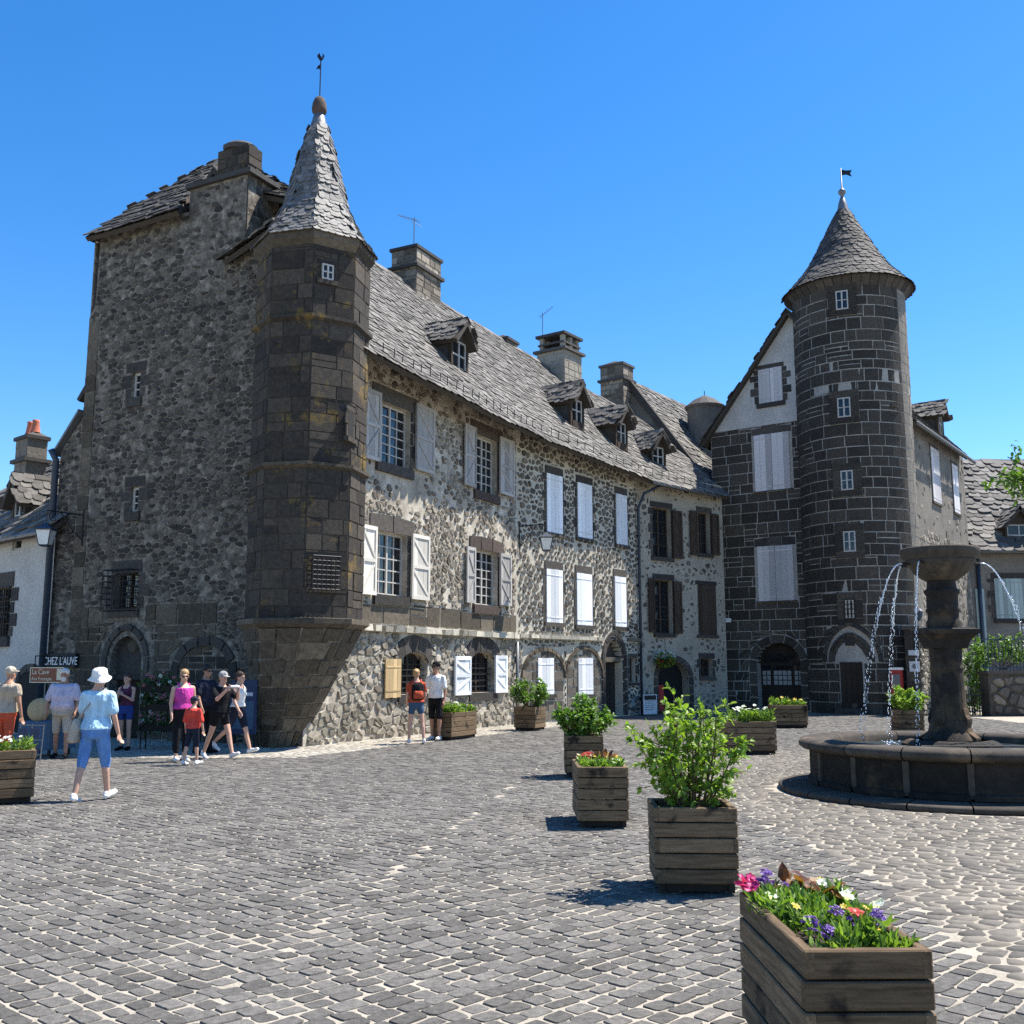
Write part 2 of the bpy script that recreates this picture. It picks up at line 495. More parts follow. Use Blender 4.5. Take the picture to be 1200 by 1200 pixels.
M = {}
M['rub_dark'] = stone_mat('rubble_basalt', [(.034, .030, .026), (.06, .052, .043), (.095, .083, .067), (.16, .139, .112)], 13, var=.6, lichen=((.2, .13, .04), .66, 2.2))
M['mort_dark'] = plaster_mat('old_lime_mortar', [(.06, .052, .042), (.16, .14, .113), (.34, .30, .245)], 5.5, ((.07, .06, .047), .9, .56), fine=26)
M['rub_front'] = stone_mat('rubble_front', [(.095, .080, .063), (.16, .136, .106), (.23, .197, .153), (.34, .295, .23)], 11)
M['mort_front'] = plaster_mat('patchy_lime_render', [(.20, .172, .135), (.42, .37, .295), (.68, .62, .51)], 1.5, ((.22, .185, .14), 1.7, .57))
M['rub_pale'] = stone_mat('rubble_pale', [(.15, .13, .10), (.21, .185, .145), (.27, .24, .19), (.34, .305, .245)], 9, var=.55)
M['ledge'] = stone_mat('pale_ledge', [(.34, .305, .24), (.50, .46, .375)], 8, var=.35, lichen=((.45, .26, .08), .7, 3))
M['mort_row'] = plaster_mat('pale_pointing', [(.40, .36, .285), (.58, .53, .43)], 1.5)
M['rub_row'] = stone_mat('rubble_row', [(.07, .061, .051), (.12, .104, .084), (.19, .163, .128)], 11)
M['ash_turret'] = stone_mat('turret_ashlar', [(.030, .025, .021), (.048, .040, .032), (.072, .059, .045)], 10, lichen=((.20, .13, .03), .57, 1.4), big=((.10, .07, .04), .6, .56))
M['mort_turret'] = plaster_mat('turret_joint', [(.04, .035, .03), (.09, .078, .064)], 2)
M['ash_low'] = stone_mat('lower_ashlar', [(.055, .045, .033), (.09, .074, .054), (.14, .117, .086)], 10, lichen=((.24, .17, .06), .64, 1.9))
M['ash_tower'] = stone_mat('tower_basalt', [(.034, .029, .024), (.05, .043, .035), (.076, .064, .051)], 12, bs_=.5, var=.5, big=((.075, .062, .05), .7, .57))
M['mort_tower'] = plaster_mat('tower_joint', [(.30, .28, .25), (.40, .375, .33)], 2)
M['dress'] = stone_mat('dressed_basalt', [(.036, .032, .029), (.058, .051, .045), (.085, .074, .063)], 12, bs_=.35)
M['dress_red'] = stone_mat('dressed_reddish', [(.062, .046, .038), (.10, .074, .06)], 12, bs_=.35)
M['cream'] = plaster_mat('cream_render', [(.28, .25, .20), (.40, .365, .295)], 1.1)
M['white_render'] = plaster_mat('white_render', [(.40, .38, .35), (.52, .50, .46)], 1.4)
M['grey_render'] = plaster_mat('grey_render', [(.15, .135, .115), (.24, .215, .18)], 1.0, ((.10, .09, .075), 1.1, .6))
M['slate'] = stone_mat('lauze_slate', [(.07, .065, .058), (.105, .098, .088), (.145, .135, .122), (.20, .187, .168)], 7, bs_=.4, var=.3, lichen=((.24, .225, .18), .62, 3.0), rough=.85)
M['slate_dark'] = stone_mat('lauze_slate_dark', [(.042, .039, .036), (.068, .063, .058), (.10, .093, .085)], 7, bs_=.4, var=.3, rough=.8)
M['slate_spire'] = stone_mat('spire_slate', [(.075, .072, .067), (.12, .115, .107), (.18, .174, .163)], 7, bs_=.35, var=.3, rough=.62, spec=.4)
M['underroof'] = plain('roof_boarding', (.05, .042, .034), .9)
M['lead'] = plain('zinc_sheet', (.16, .165, .175), .5, .4)
M['iron'] = plain('wrought_iron', (.018, .018, .02), .55, .4)
M['zinc_dark'] = plain('painted_downpipe', (.035, .05, .075), .5, .2)
M['zinc'] = plain('grey_zinc_gutter', (.16, .165, .17), .5, .4)
M['sh_grey'] = wood_mat('weathered_shutter', (.30, .28, .258), (.46, .435, .40), (14, 14, 1), 3, ((.12, .11, .1), 5, .66))
M['sh_cream'] = wood_mat('cream_shutter', (.54, .50, .43), (.70, .66, .58), (14, 14, 1), 3, ((.3, .27, .22), 6, .72))
M['sh_white'] = wood_mat('white_shutter', (.66, .68, .70), (.80, .82, .83), (14, 14, 1), 3, ((.40, .385, .35), 7, .63))
M['sh_lilac'] = wood_mat('pale_grey_shutter', (.50, .475, .465), (.58, .555, .545), (14, 14, 1), 3)
M['sh_dark'] = wood_mat('brown_shutter', (.035, .025, .018), (.07, .05, .036), (14, 14, 1), 3)
M['sh_tan'] = wood_mat('raw_wood_shutter', (.42, .29, .14), (.56, .41, .22), (14, 14, 1), 3, ((.28, .17, .07), 9, .7))
M['sh_green'] = wood_mat('sage_shutter', (.28, .34, .32), (.36, .42, .40), (14, 14, 1), 3)
M['frame'] = plain('painted_window_frame', (.44, .42, .38), .5)
M['door'] = wood_mat('dark_oak_door', (.018, .014, .011), (.035, .027, .02), (12, 12, 1), 3)
M['red'] = plain('red_paint', (.32, .025, .025), .45)
m, nt, b = nodes('window_glass'); b.inputs['Base Color'].default_value = (.012, .014, .017, 1); b.inputs['Roughness'].default_value = .06; M['glass'] = m
m, nt, b = nodes('dark_interior'); b.inputs['Base Color'].default_value = (.006, .005, .005, 1); b.inputs['Roughness'].default_value = .9; M['dark'] = m
M['curtain'] = plain('lace_curtain', (.30, .29, .27), .9)
M['terracotta'] = plain('terracotta', (.45, .14, .08), .8)
M['white'] = plain('white_paint', (.78, .77, .74), .5)

# ------------------------------------------------------------------ building kit
def ccw(p):
    a = sum(p[i][0] * p[(i + 1) % len(p)][1] - p[(i + 1) % len(p)][0] * p[i][1] for i in range(len(p)))
    return p if a > 0 else p[::-1]
def wall(house, mp, outline, holes, mat, name='wall', depth=.28):
    outline = ccw(outline); loops = [outline] + [ccw(h) for h in holes]
    vs = [p for l in loops for p in l]
    tris = tessellate_polygon([[Vector((p[0], p[1], 0)) for p in l] for l in loops])
    mb = MB(); mb.add([mp(p[0], p[1], 0) for p in vs], [tuple(t) for t in tris])
    for h in loops[1:]:
        n = len(h)
        mb.add([mp(p[0], p[1], 0) for p in h] + [mp(p[0], p[1], -depth - .05) for p in h], [(i, (i + 1) % n, n + (i + 1) % n, n + i) for i in range(n)])
    return mb.build(name, mat, house)
def panel(mp, poly, h):
    poly = ccw(poly); mb = MB(); mb.add([mp(p[0], p[1], h) for p in poly], [tuple(range(len(poly)))]); return mb
def casement(house, mp, s0, s1, z0, z1, cols=4, rows=6, depth=.22, t=.05, mat='frame', separate=True, glass='glass'):
    f = MB(); h0, h1 = -depth, -depth + .05
    f.box(mp, s0, s0 + t, z0, z1, h0, h1); f.box(mp, s1 - t, s1, z0, z1, h0, h1)
    f.box(mp, s0 + t, s1 - t, z0, z0 + t, h0, h1); f.box(mp, s0 + t, s1 - t, z1 - t, z1, h0, h1)
    a0, a1, b0, b1 = s0 + t, s1 - t, z0 + t, z1 - t
    if cols >= 2: f.box(mp, (a0 + a1) / 2 - t * .6, (a0 + a1) / 2 + t * .6, b0, b1, h0 + .002, h1 + .008)
    for i in range(1, cols):
        if cols % 2 == 0 and i == cols // 2: continue
        x = a0 + (a1 - a0) * i / cols; f.box(mp, x - .014, x + .014, b0, b1, h0 + .004, h1 - .006)
    for j in range(1, rows):
        z = b0 + (b1 - b0) * j / rows; f.box(mp, a0, a1, z - .014, z + .014, h0 + .003, h1 - .004)
    w = f.build('window', M[mat], house)
    for i in range(cols if separate else 1):
        for j in range(rows if separate else 1):
            cc, rr = (cols, rows) if separate else (1, 1)
            x0 = a0 + (a1 - a0) * i / cc; x1 = a0 + (a1 - a0) * (i + 1) / cc; y0 = b0 + (b1 - b0) * j / rr; y1 = b0 + (b1 - b0) * (j + 1) / rr
            e = rng.uniform(-.004, .004); q = MB()
            q.add([mp(x0, y0, h0 + .015 + e), mp(x1, y0, h0 + .015 - e), mp(x1, y1, h0 + .015 + e * .5), mp(x0, y1, h0 + .015 - e)], [(0, 1, 2, 3)])
            q.build('pane', M[glass], w)
    panel(mp, rpoly(s0, s1, z0, z1), h0 - .03).build('room_darkness', M['dark'], w)
    return w
def shutter(house, mp, s0, s1, z0, z1, mat, braced=True, h=.05, boards=3, arch=0.0):
    """one leaf: boards with rails and Z braces standing proud"""
    p = MB(); p.box(mp, s0 + .004, s1 - .004, z0 + .004, z1 - .004 - arch, h, h + .012)
    leaf = p.build('shutter', M[mat], house)
    n = boards
    for i in range(n):
        a = s0 + (s1 - s0) * i / n; b_ = s0 + (s1 - s0) * (i + 1) / n; b2 = MB(); e = rng.uniform(0, .004)
        za = z1 - arch * (abs((i + .5) / n - (0 if arch >= 0 else 1))) if arch else z1 + rng.uniform(-.006, .006)
        b2.box(mp, a + .004, b_ - .004, z0 + rng.uniform(-.006, .006), za, h + .012, h + .026 + e)
        b2.build('board', M[mat], leaf)
    if braced:
        t = min(.07, (s1 - s0) * .17); H = z1 - z0; hh = h + .031
        for (a, c) in ((z0, z0 + .09), (z0 + H * .5 - .04, z0 + H * .5 + .04), (z1 - .09, z1)):
            MB().box(mp, s0 + t, s1 - t, a, c, hh, hh + .022).build('rail', M[mat], leaf)
        for a in (s0, s1 - t): MB().box(mp, a, a + t, z0, z1, hh - .002, hh + .024).build('stile', M[mat], leaf)
        for k, (a, c) in enumerate(((z0 + .09, z0 + H * .5 - .04), (z0 + H * .5 + .04, z1 - .09))):
            q = MB(); fl = (k == 1)
            x0, x1 = (s1 - t, s0 + t) if fl == braced else (s0 + t, s1 - t)
            if braced == 2: x0, x1 = x1, x0
            w = .05
            vs = [mp(x, z, hh + d) for d in (.0, .018) for (x, z) in ((x0, a), (x0, a + w * 1.6), (x1, c), (x1, c - w * 1.6))]
            q.add(vs, [(0, 1, 2, 3), (4, 5, 6, 7), (0, 1, 5, 4), (2, 3, 7, 6), (1, 2, 6, 5), (3, 0, 4, 7)]); q.build('brace', M[mat], leaf)
    else:
        for a in (z0 + .14, z1 - .2 - arch):
            MB().box(mp, s0 + .02, s1 - .02, a, a + .035, h + .03, h + .037).build('hinge_strap', M[mat], leaf)
    return leaf
def surround(house, mp, s0, s1, z0, z1, lint=.22, sill=.14, jamb=.16, mat='dress', ext=.12, pr=.03, seg=1, dots=0):
    """lintel, sill and alternating jamb stones; returns the outline the rubble must leave free"""
    a, b_ = s0 - ext, s1 + ext
    for i in range(seg):
        x0 = a + (b_ - a) * i / seg; x1 = a + (b_ - a) * (i + 1) / seg
        MB().stone([(x0 + .006, z1 + .004), (x1 - .006, z1 + .004), (x1 - .006, z1 + lint - (.05 if i == seg - 1 else 0)), (x0 + .006, z1 + lint - (.05 if i == 0 else 0))], mp, pr, .012, rng.random()).build('lintel', M[mat], house)
    if sill: MB().box(mp, s0 - .1, s1 + .1, z0 - sill, z0 - .002, -.05, pr + .05).build('sill', M[mat], house)
    if jamb:
        for side in (0, 1):
            z = z0; k = 0
            while z < z1 - .05:
                hh = min(rng.uniform(.24, .36), z1 - z); w = jamb * (1.5 if k % 2 else .8)
                p = rpoly(s0 - w, s0 - .003, z + .005, z + hh - .005) if side == 0 else rpoly(s1 + .003, s1 + w, z + .005, z + hh - .005)
                MB().stone(p, mp, pr * .8, .01, rng.random()).build('jamb_stone', M[mat], house)
                z += hh; k += 1
    j = jamb * 1.25
    return rpoly(s0 - max(j, ext), s1 + max(j, ext), z0 - sill, z1 + lint)
def closed_shutters(house, mp, r, mat, ex, **kw):
    s0, s1, z0, z1 = r
    ex.append(surround(house, mp, s0, s1, z0, z1, **kw)); c = (s0 + s1) / 2
    shutter(house, mp, s0 + .01, c - .004, z0, z1, mat, False, .02, 2); shutter(house, mp, c + .004, s1 - .01, z0, z1, mat, False, .02, 2)
def arch_stones(house, mp, path, t, depth_in, pr, mat, n=9, name='arch_stone'):
    """voussoirs along an outline path (list of (s,z)); t = ring width outwards"""
    L = [0]
    for a, b_ in zip(path, path[1:]): L.append(L[-1] + math.hypot(b_[0] - a[0], b_[1] - a[1]))
    cx = sum(p[0] for p in path) / len(path)
    def pt(d):
        for i in range(len(path) - 1):
            if d <= L[i + 1] + 1e-9:
                k = (d - L[i]) / max(1e-9, L[i + 1] - L[i]); a, b_ = path[i], path[i + 1]
                tx, ty = b_[0] - a[0], b_[1] - a[1]; q = math.hypot(tx, ty)
                return (a[0] + tx * k, a[1] + ty * k), (ty / q, -tx / q)
        return path[-1], (1, 0)
    sgn = None
    for i in range(n):
        P = []
        for k in range(4):
            d = L[-1] * (i + .03 + .94 * k / 3) / n; p, nn = pt(d)
            P.append((p, nn))
        if sgn is None:
            p, nn = P[0]; sgn = 1 if (p[0] - cx) * nn[0] >= 0 else -1
        inn = [p for p, nn in P]; out = [(p[0] + sgn * nn[0] * t, p[1] + sgn * nn[1] * t) for p, nn in P]
        MB().stone(inn + out[::-1], mp, pr, .008, rng.random(), h0=-depth_in).build(name, M[mat], house)
def slate_piece(c, U, V, Nn, w, l, thk, rnd):
    """a slab of lauze: rounded lower edge, tilted so that its foot lies on the course below"""
    k = rng.uniform(.12, .3); j = lambda a: rng.uniform(-a, a)
    out = [(-.5, .5), (.5, .5), (.5 + j(.03), -.5 + k), (.25 + j(.06), -.5 + j(.05)), (-.25 + j(.06), -.5 + j(.05)), (-.5 + j(.03), -.5 + k)]
    vs = []
    for d in (0, 1):
        for (a, b_) in out:
            hgt = thk * (1.5 * (.5 - b_) + .2) + d * thk
            vs.append(c + U * (a * w) + V * (b_ * l) + Nn * hgt)
    m = MB(); m.add(vs, [(6, 7, 8, 9, 10, 11)] + [(i, (i + 1) % 6, 6 + (i + 1) % 6, 6 + i) for i in range(1, 6)], rnd)
    return m
def imp3(c, a):
    fr = abs(c.x) < .5 * c.y + .4 and c.y > 1
    return a / (c.x ** 2 + c.y ** 2 + 1) * (1 if fr else .001)
def roof_patch(house, A, B, C, D, mat='slate', wid=.3, row=.2, thk=.022, limit=300, name='roof', test=None, sag=.05, seed=3, slates=True, under='underroof'):
    """A-B eave (left to right), D-C ridge above A, B.  Returns the roof deck with its slates as children"""
    A, B, C, D = map(Vector, (A, B, C, D)); g = random.Random(seed)
    def P(u, v):
        p = (A * (1 - u) + B * u) * (1 - v) + (D * (1 - u) + C * u) * v
        k = noise.noise(Vector((p.x * .35, p.y * .35, p.z * .35 + seed)))
        return p + Vector((0, 0, sag * k))
    NU, NV = 14, 8; mb = MB()
    vs = [P(i / NU, j / NV) for j in range(NV + 1) for i in range(NU + 1)]
    nrm = (B - A).cross(D - A).normalized()
    if nrm.z < 0: nrm = -nrm
    top = [v - nrm * .015 for v in vs]; bot = [v - nrm * .13 for v in vs]; n = len(vs)
    fs = []
    for j in range(NV):
        for i in range(NU):
            a = j * (NU + 1) + i; q = (a, a + 1, a + NU + 2, a + NU + 1); fs.append(q); fs.append(tuple(x + n for x in q[::-1]))
    rim = [i for i in range(NU + 1)] + [j * (NU + 1) + NU for j in range(1, NV + 1)] + [NV * (NU + 1) + i for i in range(NU - 1, -1, -1)] + [j * (NU + 1) for j in range(NV - 1, 0, -1)]
    for a, b_ in zip(rim, rim[1:] + rim[:1]): fs.append((a, b_, b_ + n, a + n))
    mb.add(top + bot, fs); deck = mb.build(name, M[under], house)
    if not slates: return deck
    Lv = ((D - A).length + (C - B).length) / 2; rows = max(2, int(Lv / row)); items = []
    for j in range(rows):
        v = (j + .5) / rows; a, b_ = P(0, v), P(1, v); L = (b_ - a).length; s = -g.uniform(0, wid)
        wj = wid * (1.15 - .35 * v)
        while s < L:
            w = wj * g.uniform(.65, 1.4); u = (s + w / 2) / L; s += w
            if u < -.005 or u > 1.005: continue
            u = min(.995, max(.005, u)); c = P(u, v); e = .02
            U = (P(min(1, u + e), v) - P(max(0, u - e), v)).normalized(); V = (P(u, min(1, v + e)) - P(u, max(0, v - e))).normalized()
            Nn = U.cross(V).normalized()
            if Nn.z < 0: Nn = -Nn
            if test and not test(c): continue
            rt = g.uniform(-.06, .06); U2 = (U + V * rt).normalized(); V2 = (V - U * rt).normalized()
            c = c + V * g.uniform(-.03, .03)
            m = slate_piece(c, U2, V2, Nn, w * .97, row * g.uniform(1.5, 1.75), thk * g.uniform(.7, 1.5), g.random())
            items.append((imp3(c, w * row), m))
    pieces(items, 'slate', M[mat], deck, limit)
    return deck
def ridge_cap(house, a, b, r=.13, mat='slate'):
    a, b = Vector(a), Vector(b); L = (b - a).length; n = max(2, int(L / .55)); d = (b - a).normalized(); sd = d.cross(Vector((0, 0, 1))).normalized()
    for i in range(n):
        p = a.lerp(b, i / n); q = a.lerp(b, (i + .97) / n); m = MB(); w = r * rng.uniform(.9, 1.3); zz = rng.uniform(.0, .03)
        vs = []
        for e in (p, q):
            vs += [e + sd * w + Vector((0, 0, -w * .8 + zz)), e + Vector((0, 0, .06 + zz)), e - sd * w + Vector((0, 0, -w * .8 + zz)), e + Vector((0, 0, -.02 + zz))]
        m.add(vs, [(0, 1, 5, 4), (1, 2, 6, 5), (2, 3, 7, 6), (3, 0, 4, 7), (0, 3, 2, 1), (4, 5, 6, 7)], rng.random())
        m.build('ridge_slate', M[mat], house)
def chimney(house, c, d, wd, wn, z0, z1, mat='rub_front', cap='slate_dark', style=0, mort='mort_dark'):
    pl = Plane((c[0], c[1]), d); m = MB(); m.box(pl, -wd / 2, wd / 2, z0, z1 - .3, -wn / 2, wn / 2); ch = m.build('chimney', M[mort], house)
    for mp_, w in ((Plane(pl(-wd / 2, 0, wn / 2).to_tuple(), pl.d), wd), (Plane(pl(-wd / 2, 0, -wn / 2).to_tuple(), pl.n), wn)):
        # front face, then the left cheek
        if mp_.n.dot(Vector((c[0], c[1], 0))) > 0:
            mp_ = Plane(mp_(w, 0).to_tuple(), -mp_.d)
        for _, s in ashlar(mp_, 0, w, z0, z1 - .32, .24, .4, .02, .014, seed=int(c[0] * 10 + 99)): s.build('stone', M[mat], ch)
    if style == 0:
        MB().box(pl, -wd / 2 - .1, wd / 2 + .1, z1 - .95, z1 - .85, -wn / 2 - .1, wn / 2 + .1).build('cornice', M[cap], ch)
        MB().box(pl, -wd / 2 - .06, wd / 2 + .06, z1 - .3, z1 - .2, -wn / 2 - .06, wn / 2 + .06).build('cap_slab', M[cap], ch)
        q = MB(); q.add([pl(-wd / 2 - .03, z1 - .2, -wn / 2 - .03), pl(wd / 2 + .03, z1 - .2, -wn / 2 - .03), pl(wd / 2 + .03, z1 - .2, wn / 2 + .03), pl(-wd / 2 - .03, z1 - .2, wn / 2 + .03), pl(-wd * .25, z1 - .03, 0), pl(wd * .25, z1 - .03, 0)], [(0, 1, 5, 4), (1, 2, 5), (2, 3, 4, 5), (3, 0, 4)]); q.build('cap_top', M[cap], ch)
    else:
        MB().box(pl, -wd / 2 - .12, wd / 2 + .12, z1 - .3, z1 - .2, -wn / 2 - .12, wn / 2 + .12).build('cornice', M[cap], ch)
        for i in (-1, 0, 1):
            for j in (-1, 1):
                MB().box(pl, i * wd * .38 - .08, i * wd * .38 + .08, z1 - .2, z1 + .32, j * wn * .38 - .08, j * wn * .38 + .08).build('flue_pier', M[mat], ch)
        MB().box(pl, -wd / 2 + .02, wd / 2 - .02, z1 + .0, z1 + .07, -wn / 2 + .02, wn / 2 - .02).build('flue_band', M[cap], ch)
        MB().box(pl, -wd / 2 - .05, wd / 2 + .05, z1 + .32, z1 + .42, -wn / 2 - .05, wn / 2 + .05).build('cap_slab', M[cap], ch)
    return ch
def dormer(house, pl, s, z, w, h, dep, rise=.55, mat='slate', lim=60):
    """dormer with its front in plane pl at s (centre) and z (sill); the roof runs back along -n"""
    a, b_ = s - w / 2, s + w / 2
    m = MB(); m.box(pl, a, a + .1, z - .25, z + h, -.1, 0); m.box(pl, b_ - .1, b_, z - .25, z + h, -.1, 0); m.box(pl, a + .1, b_ - .1, z - .25, z, -.1, 0.02)
    m.add([pl(a, z + h, 0), pl(b_, z + h, 0), pl(s, z + h + rise, 0), pl(a, z + h, -.1), pl(b_, z + h, -.1), pl(s, z + h + rise, -.1)], [(0, 1, 2), (5, 4, 3), (0, 3, 4, 1), (1, 4, 5, 2), (2, 5, 3, 0)])
    dm = m.build('dormer', M['sh_dark'], house)
    for x in (a + .03, b_ - .03):
        MB().add([], []); q = MB(); q.add([pl(x, z - .25, -.1), pl(x, z + h, -.1), pl(x, z + h, -dep), pl(x, z - .25, -.35)], [(0, 1, 2, 3)]); q.build('cheek', M['slate_dark'], dm)
    f = MB(); t = .05; a2, b2 = a + .1, b_ - .1
    f.box(pl, a2, a2 + t, z, z + h, -.07, -.03); f.box(pl, b2 - t, b2, z, z + h, -.07, -.03); f.box(pl, s - t / 2, s + t / 2, z, z + h, -.07, -.028)
    f.box(pl, a2, b2, z + h * .48, z + h * .53, -.068, -.032); f.box(pl, a2, b2, z + h - t, z + h + .0, -.069, -.031); f.build('sash', M['frame'], dm)
    panel(pl, rpoly(a2, b2, z, z + h), -.06).build('pane', M['glass'], dm)
    o = .16; sl = rise / (w / 2); oz = sl * o
    ridge0, ridge1 = pl(s, z + h + rise + .06, .25), pl(s, z + h + rise + .06, -dep - .3)
    for sg in (-1, 1):
        e0 = pl(s + sg * (w / 2 + o), z + h - oz + .06, .25); e1 = pl(s + sg * (w / 2 + o), z + h - oz + .06, -dep)
        if sg < 0: args = (e1, e0, ridge0, ridge1)
        else: args = (e0, e1, ridge1, ridge0)
        roof_patch(house, *args, mat=mat, wid=.26, row=.19, thk=.02, limit=lim, name='dormer_roof', sag=.02, seed=int(abs(s) * 7) + sg)
    ridge_cap(house, ridge0, ridge1, .09)
    return dm
def pipe(house, pts, r, mat, name='downpipe'):
    return MB().tube(pts, r, 8).build(name, M[mat], house, True)
def grille(house, mp, s0, s1, z0, z1, out, n=5, m=6, mat='iron'):
    g = MB(); r = .011
    for i in range(n + 1):
        s = s0 + (s1 - s0) * i / n; g.tube([mp(s, z0, 0), mp(s, z0, out), mp(s, z1, out), mp(s, z1, 0)], r, 5)
    for j in range(m + 1):
        z = z0 + (z1 - z0) * j / m; g.tube([mp(s0, z, 0), mp(s0, z, out), mp(s1, z, out), mp(s1, z, 0)], r, 5)
    return g.build('iron_grille', M[mat], house)
def text(s, size, mat, parent, frame, name='lettering', ext=.004):
    """flat lettering; frame = (origin, right, up)"""
    cu = bpy.data.curves.new('t', 'FONT'); cu.body = s; cu.size = size; cu.extrude = ext; cu.align_x = 'LEFT'
    o = bpy.data.objects.new('t', cu); col.objects.link(o); me = bpy.data.meshes.new_from_object(o)
    bpy.data.objects.remove(o); me.name = name; me.materials.clear(); me.materials.append(M[mat])
    t = bpy.data.objects.new(name, me); col.objects.link(t)
    p, r, u = frame; n = r.cross(u)
    mt = Matrix((r.to_4d(), u.to_4d(), n.to_4d(), (0, 0, 0, 1))).transposed(); mt.col[3] = (*p, 1)
    for i in range(3): mt[3][i] = 0
    me.transform(mt)
    t.parent = parent; t.matrix_parent_inverse = wmat(parent).inverted()
    return t

# ------------------------------------------------------------------ ground
M['sett'] = stone_mat('basalt_sett', [(.088, .082, .073), (.125, .117, .105), (.168, .157, .14)], 26, var=.45, big=((.06, .055, .049), .45, .58), bs_=.8, bd=.014)
M['sand'] = plaster_mat('joint_sand', [(.28, .25, .20), (.42, .378, .31)], 2.2, ((.17, .15, .12), .5, .62), bs_=.5, fine=40)
M['cobble'] = stone_mat('river_cobble', [(.09, .083, .072), (.135, .122, .103), (.18, .16, .132), (.14, .122, .098)], 14, var=.25, bs_=.3, bd=.01)
M['pale_cobble'] = stone_mat('pale_cobble', [(.24, .217, .18), (.36, .33, .275)], 14, var=.25, bs_=.3, bd=.01)
def far_setts():
    m, nt, b = nodes('far_paving'); p = pos(nt); br = N(nt, 'ShaderNodeTexBrick'); br.inputs['Scale'].default_value = 5.5
    br.inputs['Color1'].default_value = (.13, .123, .113, 1); br.inputs['Color2'].default_value = (.17, .16, .147, 1); br.inputs['Mortar'].default_value = (.32, .29, .24, 1)
    br.inputs['Mortar Size'].default_value = .018; mp = N(nt, 'ShaderNodeMapping'); mp.inputs[2].default_value = (0, 0, R(40)); nt.links.new(p, mp.inputs[0]); nt.links.new(mp.outputs[0], br.inputs[0])
    nt.links.new(br.outputs[0], b.inputs['Base Color']); b.inputs['Roughness'].default_value = .9; bump(nt, b, noise_(nt, p, 30), .4, .02); return m
M['far'] = far_setts()
g = MB(); g.add([Vector((-500, -120, -.012)), Vector((500, -120, -.012)), Vector((500, 900, -.012)), Vector((-500, 900, -.012))], [(0, 1, 2, 3)])
ground = g.build('ground', M['far'], kind='structure', label='open paved village square of grey stone', cat='ground')
g = MB(); nx, ny = 60, 60
vs = [Vector((-24 + 46 * i / nx, 1.5 + 36.5 * j / ny, .004 * noise.noise(Vector((i * .7, j * .7, 0))))) for j in range(ny + 1) for i in range(nx + 1)]
g.add(vs, [(j * (nx + 1) + i, j * (nx + 1) + i + 1, (j + 1) * (nx + 1) + i + 1, (j + 1) * (nx + 1) + i) for j in range(ny) for i in range(nx)])
paving = g.build('pavement', M['sand'], kind='structure', label='square paved with grey stone setts in pale sandy joints', cat='pavement')
FC = Vector((5.81, 13.85, 0))          # fountain axis
BORDER = 2.68
flat = lambda s, z, h=0: Vector((s, z, h))
FAC0 = Vector((-3.3, 23.4)); 
def near_facade(x, y):                  # metres in front of the front facade line
    return (x - FAC0.x) * .885 - (y - FAC0.y) * .465
def region(x, y):
    if y < 2.4 or y > 37 or abs(x) > .6 * y + 1.6 or (y > 27.5 and (abs(x - 6) > 9 or near_facade(x, y) < -1)): return 0
    if near_facade(x, y) < 1.5 and 19 < y < 31 and x < 3.2: return 4
    if x > BORDER + .12 * math.sin(y * .9) and y < 20.5: return 3
    return 1 if x < -2.3 + .16 * y else 2
items = []
for reg, ang in ((1, R(-41)), (2, R(45))):
    ca, sa = math.cos(ang), math.sin(ang); rw = .120; bb = -36.0
    while bb < 36:
        a = -36 + rng.uniform(0, .2); h2 = rw * rng.uniform(.93, 1.07); wob = 1.3
        while a < 36:
            l = rng.uniform(.125, .205); ac = a + l / 2; wv = .035 * math.sin(ac * .8 + wob) + .05 * math.sin(ac * .23)
            x = ac * ca - (bb + wv) * sa; y = ac * sa + (bb + wv) * ca
            if region(x, y) == reg:
                gp = rng.uniform(.0035, .0095); j = lambda: rng.uniform(-.009, .009)
                hx, hy = l / 2 - gp, h2 / 2 - gp * .9; cc = .016
                loc = [(-hx, -hy + cc), (-hx + cc, -hy), (hx - cc, -hy), (hx, -hy + cc), (hx, hy - cc), (hx - cc, hy), (-hx + cc, hy), (-hx, hy - cc)]
                c4 = [(j(), j()) for _ in range(4)]
                tilt = rng.uniform(-.12, .12); q = []
                for k, (u, v) in enumerate(loc):
                    du, dv = c4[((k + 1) // 2) % 4]; u += du; v += dv + u * tilt
                    q.append((x + u * ca - v * sa, y + u * sa + v * ca))
                m = MB().stone(q, flat, rng.uniform(.004, .0095), rng.uniform(.004, .008), rng.random(), h0=-.01)
                fr = abs(x) < .5 * y and y > 4.4
                items.append(((1 / (x * x + y * y)) if fr else 1e-6, m))
            a += l
        bb += h2
pieces(items, 'sett', M['sett'], paving, 300, rest='sett_field')
